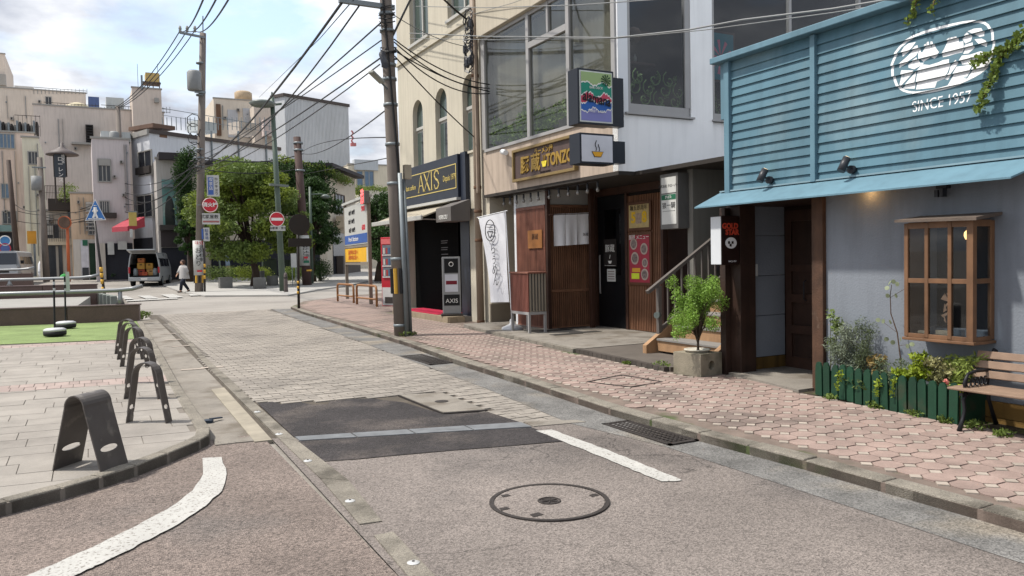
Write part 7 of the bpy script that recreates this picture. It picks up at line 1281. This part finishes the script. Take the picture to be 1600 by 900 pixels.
# ================================================================ VANS, CRATES AND PERSON
mSil = M('van_silver', '#b4b7b9', .75, .35, .03, metal=.2, coat=.4); mGlV = M('van_glass', '#1a1d21', .8, .08, 0, spec=.6); mTyr = M('tyre', '#18181a', .8, .85, .05); mTail = M('tail_red', '#a8232a', .85, .25, 0)
def van(lab, loc, rz, rear_open, mat):
    t = thing('delivery_van', lab, 'van', loc, rz); W_, L_, H_ = .85, 4.4, 1.93      # local: y = 0 rear, +y forward
    sec = [(.28, .80), (.55, W_), (1.05, W_), (1.6, W_-.08), (1.85, W_-.14), (H_, W_-.3)]
    def hull(y0, y1, zs, nm, m):
        b = B(); n = len(zs); r_ = [(-w, z) for z, w in zs]+[(w, z) for z, w in zs[::-1]]; k = len(r_)
        b.add([(x, y0, z) for x, z in r_]+[(x, y1, z) for x, z in r_], [list(range(k))[::-1], list(range(k, 2*k))]+[(i, (i+1) % k, (i+1) % k+k, i+k) for i in range(k)]); return b.build(nm, m, t)
    if rear_open:
        b = B()
        for s_ in (-1, 1):
            zs = sec; n = len(zs); b.add([(s_*w, y, z) for y in (0, 3.6) for z, w in zs]+[(s_*(w-.06), y, z) for y in (0, 3.6) for z, w in zs], [(i, i+1, i+1+n, i+n) if s_ > 0 else (i+n, i+1+n, i+1, i) for i in range(n-1)]+[(i+2*n, i+3*n, i+1+3*n, i+1+2*n) if s_ > 0 else (i+1+2*n, i+1+3*n, i+3*n, i+2*n) for i in range(n-1)]+[(i, i+2*n, i+1+2*n, i+1) if s_ > 0 else (i+1, i+1+2*n, i+2*n, i) for i in range(n-1)])
        b.build('side_body', mat, t); bx('roof', -W_+.18, W_-.18, -.02, 3.6, H_-.05, H_, mat, t, .02); bx('floor', -W_+.06, W_-.06, .02, 3.55, .28, .6, mTyr, t); bx('bulkhead', -W_+.1, W_-.1, 2.0, 2.05, .6, H_-.06, M('van_inside', '#1d1d1f', .8), t); bx('inner_side', -W_+.07, -W_+.09, .05, 2.0, .6, 1.6, M('van_inside', '#1d1d1f'), t); bx('inner_side', W_-.09, W_-.07, .05, 2.0, .6, 1.6, M('van_inside', '#1d1d1f'), t)
        hull(3.601, 4.2, [(.28, .8), (.55, W_), (1.05, W_-.01), (1.5, W_-.12), (1.6, W_-.2)], 'bonnet', mat); B().bar((0, .02, H_+.0), (0, -.85, H_+.16), 1.45, .06).build('rear_hatch', mat, t)
    else: hull(0, 3.9, sec, 'body', mat); hull(3.901, 4.45, [(.28, .8), (.6, W_), (.95, W_-.02), (1.1, W_-.1)], 'nose', mat); B().add([(-.7, 3.905, 1.8), (.7, 3.905, 1.8), (.74, 4.2, 1.1), (-.74, 4.2, 1.1)], [(0, 1, 2, 3)[::-1]]).build('windscreen', mGlV, t); [bx('headlight', s_*.62-.14, s_*.62+.14, 4.44, 4.47, .72, .9, M('headlamp', '#d5d8da', .8, .2, 0), t) for s_ in (-1, 1)]; bx('number_plate', -.2, .2, 4.455, 4.47, .42, .54, mWhT, t); bx('grille', -.4, .4, 4.452, 4.465, .62, .72, mTyr, t); [bx('wing_mirror', s_*.95-.08, s_*.95+.08, 3.7, 3.78, 1.15, 1.35, mTyr, t) for s_ in (-1, 1)]
    bx('rear_bumper', -W_+.02, W_-.02, -.1, .02, .3, .52, mat, t, .03); bx('front_bumper', -W_+.02, W_-.02, 4.2, 4.5, .25, .42, mat, t, .03)
    for s_ in (-1, 1):
        bx('tail_light', s_*(W_-.07)-.05, s_*(W_-.07)+.05, -.03, .02, .75, 1.1, mTail, t, .01)
        for ya, yb in ((.35, 1.5), (1.6, 2.6), (2.7, 3.45)): B().add([(s_*(W_+.003), ya, 1.12), (s_*(W_+.003), yb, 1.12), (s_*(W_-.07), yb, 1.58), (s_*(W_-.07), ya, 1.58)], [(0, 1, 2, 3) if s_ > 0 else (3, 2, 1, 0)]).build('side_window', mGlV, t)
        for y_ in (.8, 3.5): wl_ = B().tube([(s_*(W_-.2), y_, .31), (s_*(W_+.0), y_, .31)], .31, 20).build('wheel', mTyr, t, 2); B().tube([(s_*(W_), y_, .31), (s_*(W_+.012), y_, .31)], .19, 16).build('rim', mGalv, wl_)
    bx('number_plate', -.17, .17, -.118, -.101, .36, .48, mWhT, t); return t
vy = 50.; vx = atY(226, 443, vy).x; vz = g(vy); v1 = van('silver delivery van with its rear hatch open, loaded with crates', (vx, vy, vz), radians(-13), True, mSil)
rm = Matrix.Translation((vx, vy, vz)) @ Matrix.Rotation(radians(-13), 4, 'Z')
for i, (x, y, z, w, h, c, lab) in enumerate(((-.22, .3, .98, .4, .36, '#b98a35', 'yellow crate on top of the left crate stack in the van'), (.22, .35, .98, .38, .34, '#b08535', 'yellow crate on top of the right crate stack in the van'), (-.22, .3, .61, .4, .35, '#a03d28', 'red crate under the left yellow crate in the van'), (.3, .25, .61, .42, .35, '#b3884a', 'tan carton at the right of the van floor'), (-.2, .3, 1.36, .36, .25, '#a8622c', 'orange crate highest in the van'), (-.0, .12, .61, .28, .2, '#b5502c', 'small red box at the van sill'))):
    p = rm @ Vector((x, y, z)); t = thing('crate', lab, 'crate', p, radians(-13), 'crates in the van'); m_ = M('crate_%d' % i, c, .75, .6, .08)
    bx('shell', -w/2, w/2, 0, .4, 0, h, m_, t, .01); bx('handle_slot', -w/6, w/6, -.006, .001, h*.62, h*.78, mTyr, t)
for x, lab in ((-.5, 'steel keg at the left of the van floor'), (.56, 'steel keg at the right of the van floor')):
    p = rm @ Vector((x, .25, .6)); t = thing('keg', lab, 'keg', p, 0, 'kegs in the van'); B().lathe([(.12, 0), (.14, .03), (.14, .33), (.1, .38), (.1, .43)], p, 16).build('drum', mGalv, t, 2); B().lathe([(.145, .1), (.148, .12), (.145, .14)], p, 16).build('hoop', mGalv, t, 2)
v2y = 60.; van('white silver van facing the camera at the far left road', (atY(31, 440, v2y).x, v2y, g(v2y)), radians(172), False, M('van_pale', '#b5b9bd', .68, .35, .03, coat=.4))
o = thing('traffic_cone', 'small orange traffic cone beside the far left van', 'cone', gp(10, 441)); p = gp(10, 441); B().lathe([(.12, .03), (.03, .6), (.02, .62)], p, 12).build('cone', M('mirror_orange', '#c4653a'), o, 2); B().lathe([(.18, 0), (.18, .03)], p, 4).build('base', mTyr, o)
o = thing('white_cover', 'tall white plastic wrapped object beside the left utility pole', 'cover', gp(66, 436)); p = gp(66, 436); B().lathe([(.2, 0), (.26, .5), (.22, 1.1), (.1, 1.35)], p, 12).build('wrap', M('flag_cloth', '#d2d4da'), o, 1); B().lathe([(.27, 0), (.27, .04)], p+Vector((0, 0, .5)), 12).build('tie', mGalv, o)
o = thing('green_bag', 'bright green bag on the pavement by the mirror post', 'bag', gp(100, 437)); p = gp(100, 437); B().lathe([(.22, 0), (.28, .15), (.2, .3), (.06, .4)], p, 10).build('sack', M('bag_green', '#3fa055', .75), o, 1); B().tube([p+Vector((0, 0, .38)), p+Vector((.05, 0, .5))], .03, 5).build('neck', M('bag_green', '#3fa055'), o)
# person
pp = gp(288, 457); pe = thing('person', 'person in loose pale grey top and dark trousers walking across the junction', 'person', pp, radians(-150)); hS = 1.6/1.6
def skin(name, V, E_, Rr, mat, par):
    me = bpy.data.meshes.new(name); me.from_pydata(V, E_, []); o = bpy.data.objects.new(name, me); COL.objects.link(o); o.parent = par
    md = o.modifiers.new('skin', 'SKIN'); sv = me.skin_vertices[0].data
    for i, r_ in enumerate(Rr): sv[i].radius = (r_, r_)
    sv[0].use_root = True; ss_ = o.modifiers.new('sub', 'SUBSURF'); ss_.levels = 1; ss_.render_levels = 1; me.materials.append(mat); return o
# local frame: +x forward, y sideways
V = [(0, 0, .85), (0, 0, 1.05), (.01, 0, 1.25), (.02, 0, 1.34), (.03, 0, 1.42), (.04, 0, 1.5),
     (.02, .16, 1.27), (-.06, .2, 1.03), (.02, .2, .83), (.04, .2, .77), (.02, -.16, 1.27), (.1, -.2, 1.05), (.22, -.19, .9), (.26, -.19, .86),
     (.0, .09, .8), (.2, .09, .47), (.26, .09, .08), (.36, .09, .04), (.0, -.09, .8), (-.06, -.09, .45), (-.3, -.09, .12), (-.24, -.09, .03)]
E_ = [(0, 1), (1, 2), (2, 3), (3, 4), (4, 5), (2, 6), (6, 7), (7, 8), (8, 9), (2, 10), (10, 11), (11, 12), (12, 13), (0, 14), (14, 15), (15, 16), (16, 17), (0, 18), (18, 19), (19, 20), (20, 21)]
k = len(V)
for hx, hy, hz, sd_ in ((.05, .2, .75, 1), (.28, -.19, .84, 1)):
    base = 9 if hy > 0 else 13
    for j in range(5): V.append((hx+.02-.012*(j == 0), hy-.03+.015*j, hz-.055-.01*(j in (2, 3))+(.03 if j == 0 else 0))); E_.append((base, len(V)-1))
Rr = [.13, .12, .13, .055, .085, .08, .06, .042, .032, .03, .06, .042, .032, .03, .09, .062, .045, .035, .09, .062, .045, .035]+[.009]*10
skin('body', V, E_, Rr, M('skin_tone', '#c99b80', .66, .6, .05), pe)
b = B(); n = 18; rings = [(1.36, .07, .08, .02), (1.32, .12, .19, .01), (1.2, .16, .23, .0), (1.0, .18, .25, -.01), (.82, .21, .27, -.02), (.68, .23, .28, -.03)]
for z, rx, ry, ox in rings: b.v += [(ox+rx*cos(2*pi*j/n)*(1+.05*sin(j*3)), ry*sin(2*pi*j/n), z) for j in range(n)]
b.f = [(i*n+(j+1) % n, i*n+j, (i+1)*n+j, (i+1)*n+(j+1) % n) for i in range(len(rings)-1) for j in range(n)]; o = b.build('loose_top', M('blouse', '#b9b6b4', .72, .85, .05), pe, 1)
for s_, pts in ((1, [(.02, .15, 1.28), (-.06, .21, 1.05), (-.02, .21, .92)]), (-1, [(.02, -.15, 1.28), (.1, -.21, 1.06), (.17, -.2, .96)])): B().tube(pts, [.085, .075, .08], 10).build('sleeve', M('blouse', '#b9b6b4'), pe, 2)
for pts in ([(0, .09, .82), (.2, .09, .47), (.26, .09, .12)], [(0, -.09, .82), (-.06, -.09, .45), (-.29, -.09, .15)]): B().tube(pts, [.115, .085, .065], 12).build('trouser_leg', M('trousers', '#262a38', .7, .9), pe, 2)
for x, y, z, pit in ((.31, .09, .04, 0), (-.27, -.09, .05, -.5)): o = B().box(-.12, .12, -.045, .045, -.04, .03).build('shoe', M('shoe_brown', '#4a3a34', .6), pe, bevel=.02); o.location = (x, y, z); o.rotation_euler.y = -pit
hr = B(); hr.lathe([(.02, -.13), (.09, -.1), (.115, 0), (.1, .08), (.03, .12)], (.015, 0, 1.5), 14); hr.build('hair', M('hair_brown', '#4a3026', .65, .6), pe, 1); B().lathe([(.02, -.02), (.05, 0), (.02, .05)], (-.1, 0, 1.5), 8).build('hair_bun', M('hair_brown', '#4a3026'), pe, 1)
B().lathe([(.02, -.1), (.075, -.06), (.09, .0), (.07, .06)], (.055, 0, 1.47), 12).build('face', M('skin_tone', '#c99b80'), pe, 1); B().bar((.14, 0, 1.47), (.158, 0, 1.45), .022, .03).build('nose', M('skin_tone', '#c99b80'), pe)
for y in (-.033, .033): B().disc((.138, y, 1.49), (1, y*8, 0), .009, .006, 8).build('eye', mTyr, pe)
B().bar((.136, -.02, 1.425), (.136, .02, 1.425), .006, .008).build('mouth', M('lips', '#a05a52', .7), pe)
B().tube([(.0, -.1, 1.3), (-.1, -.27, .95), (-.05, -.28, .8)], .012, 5).build('bag_strap', mTyr, pe)
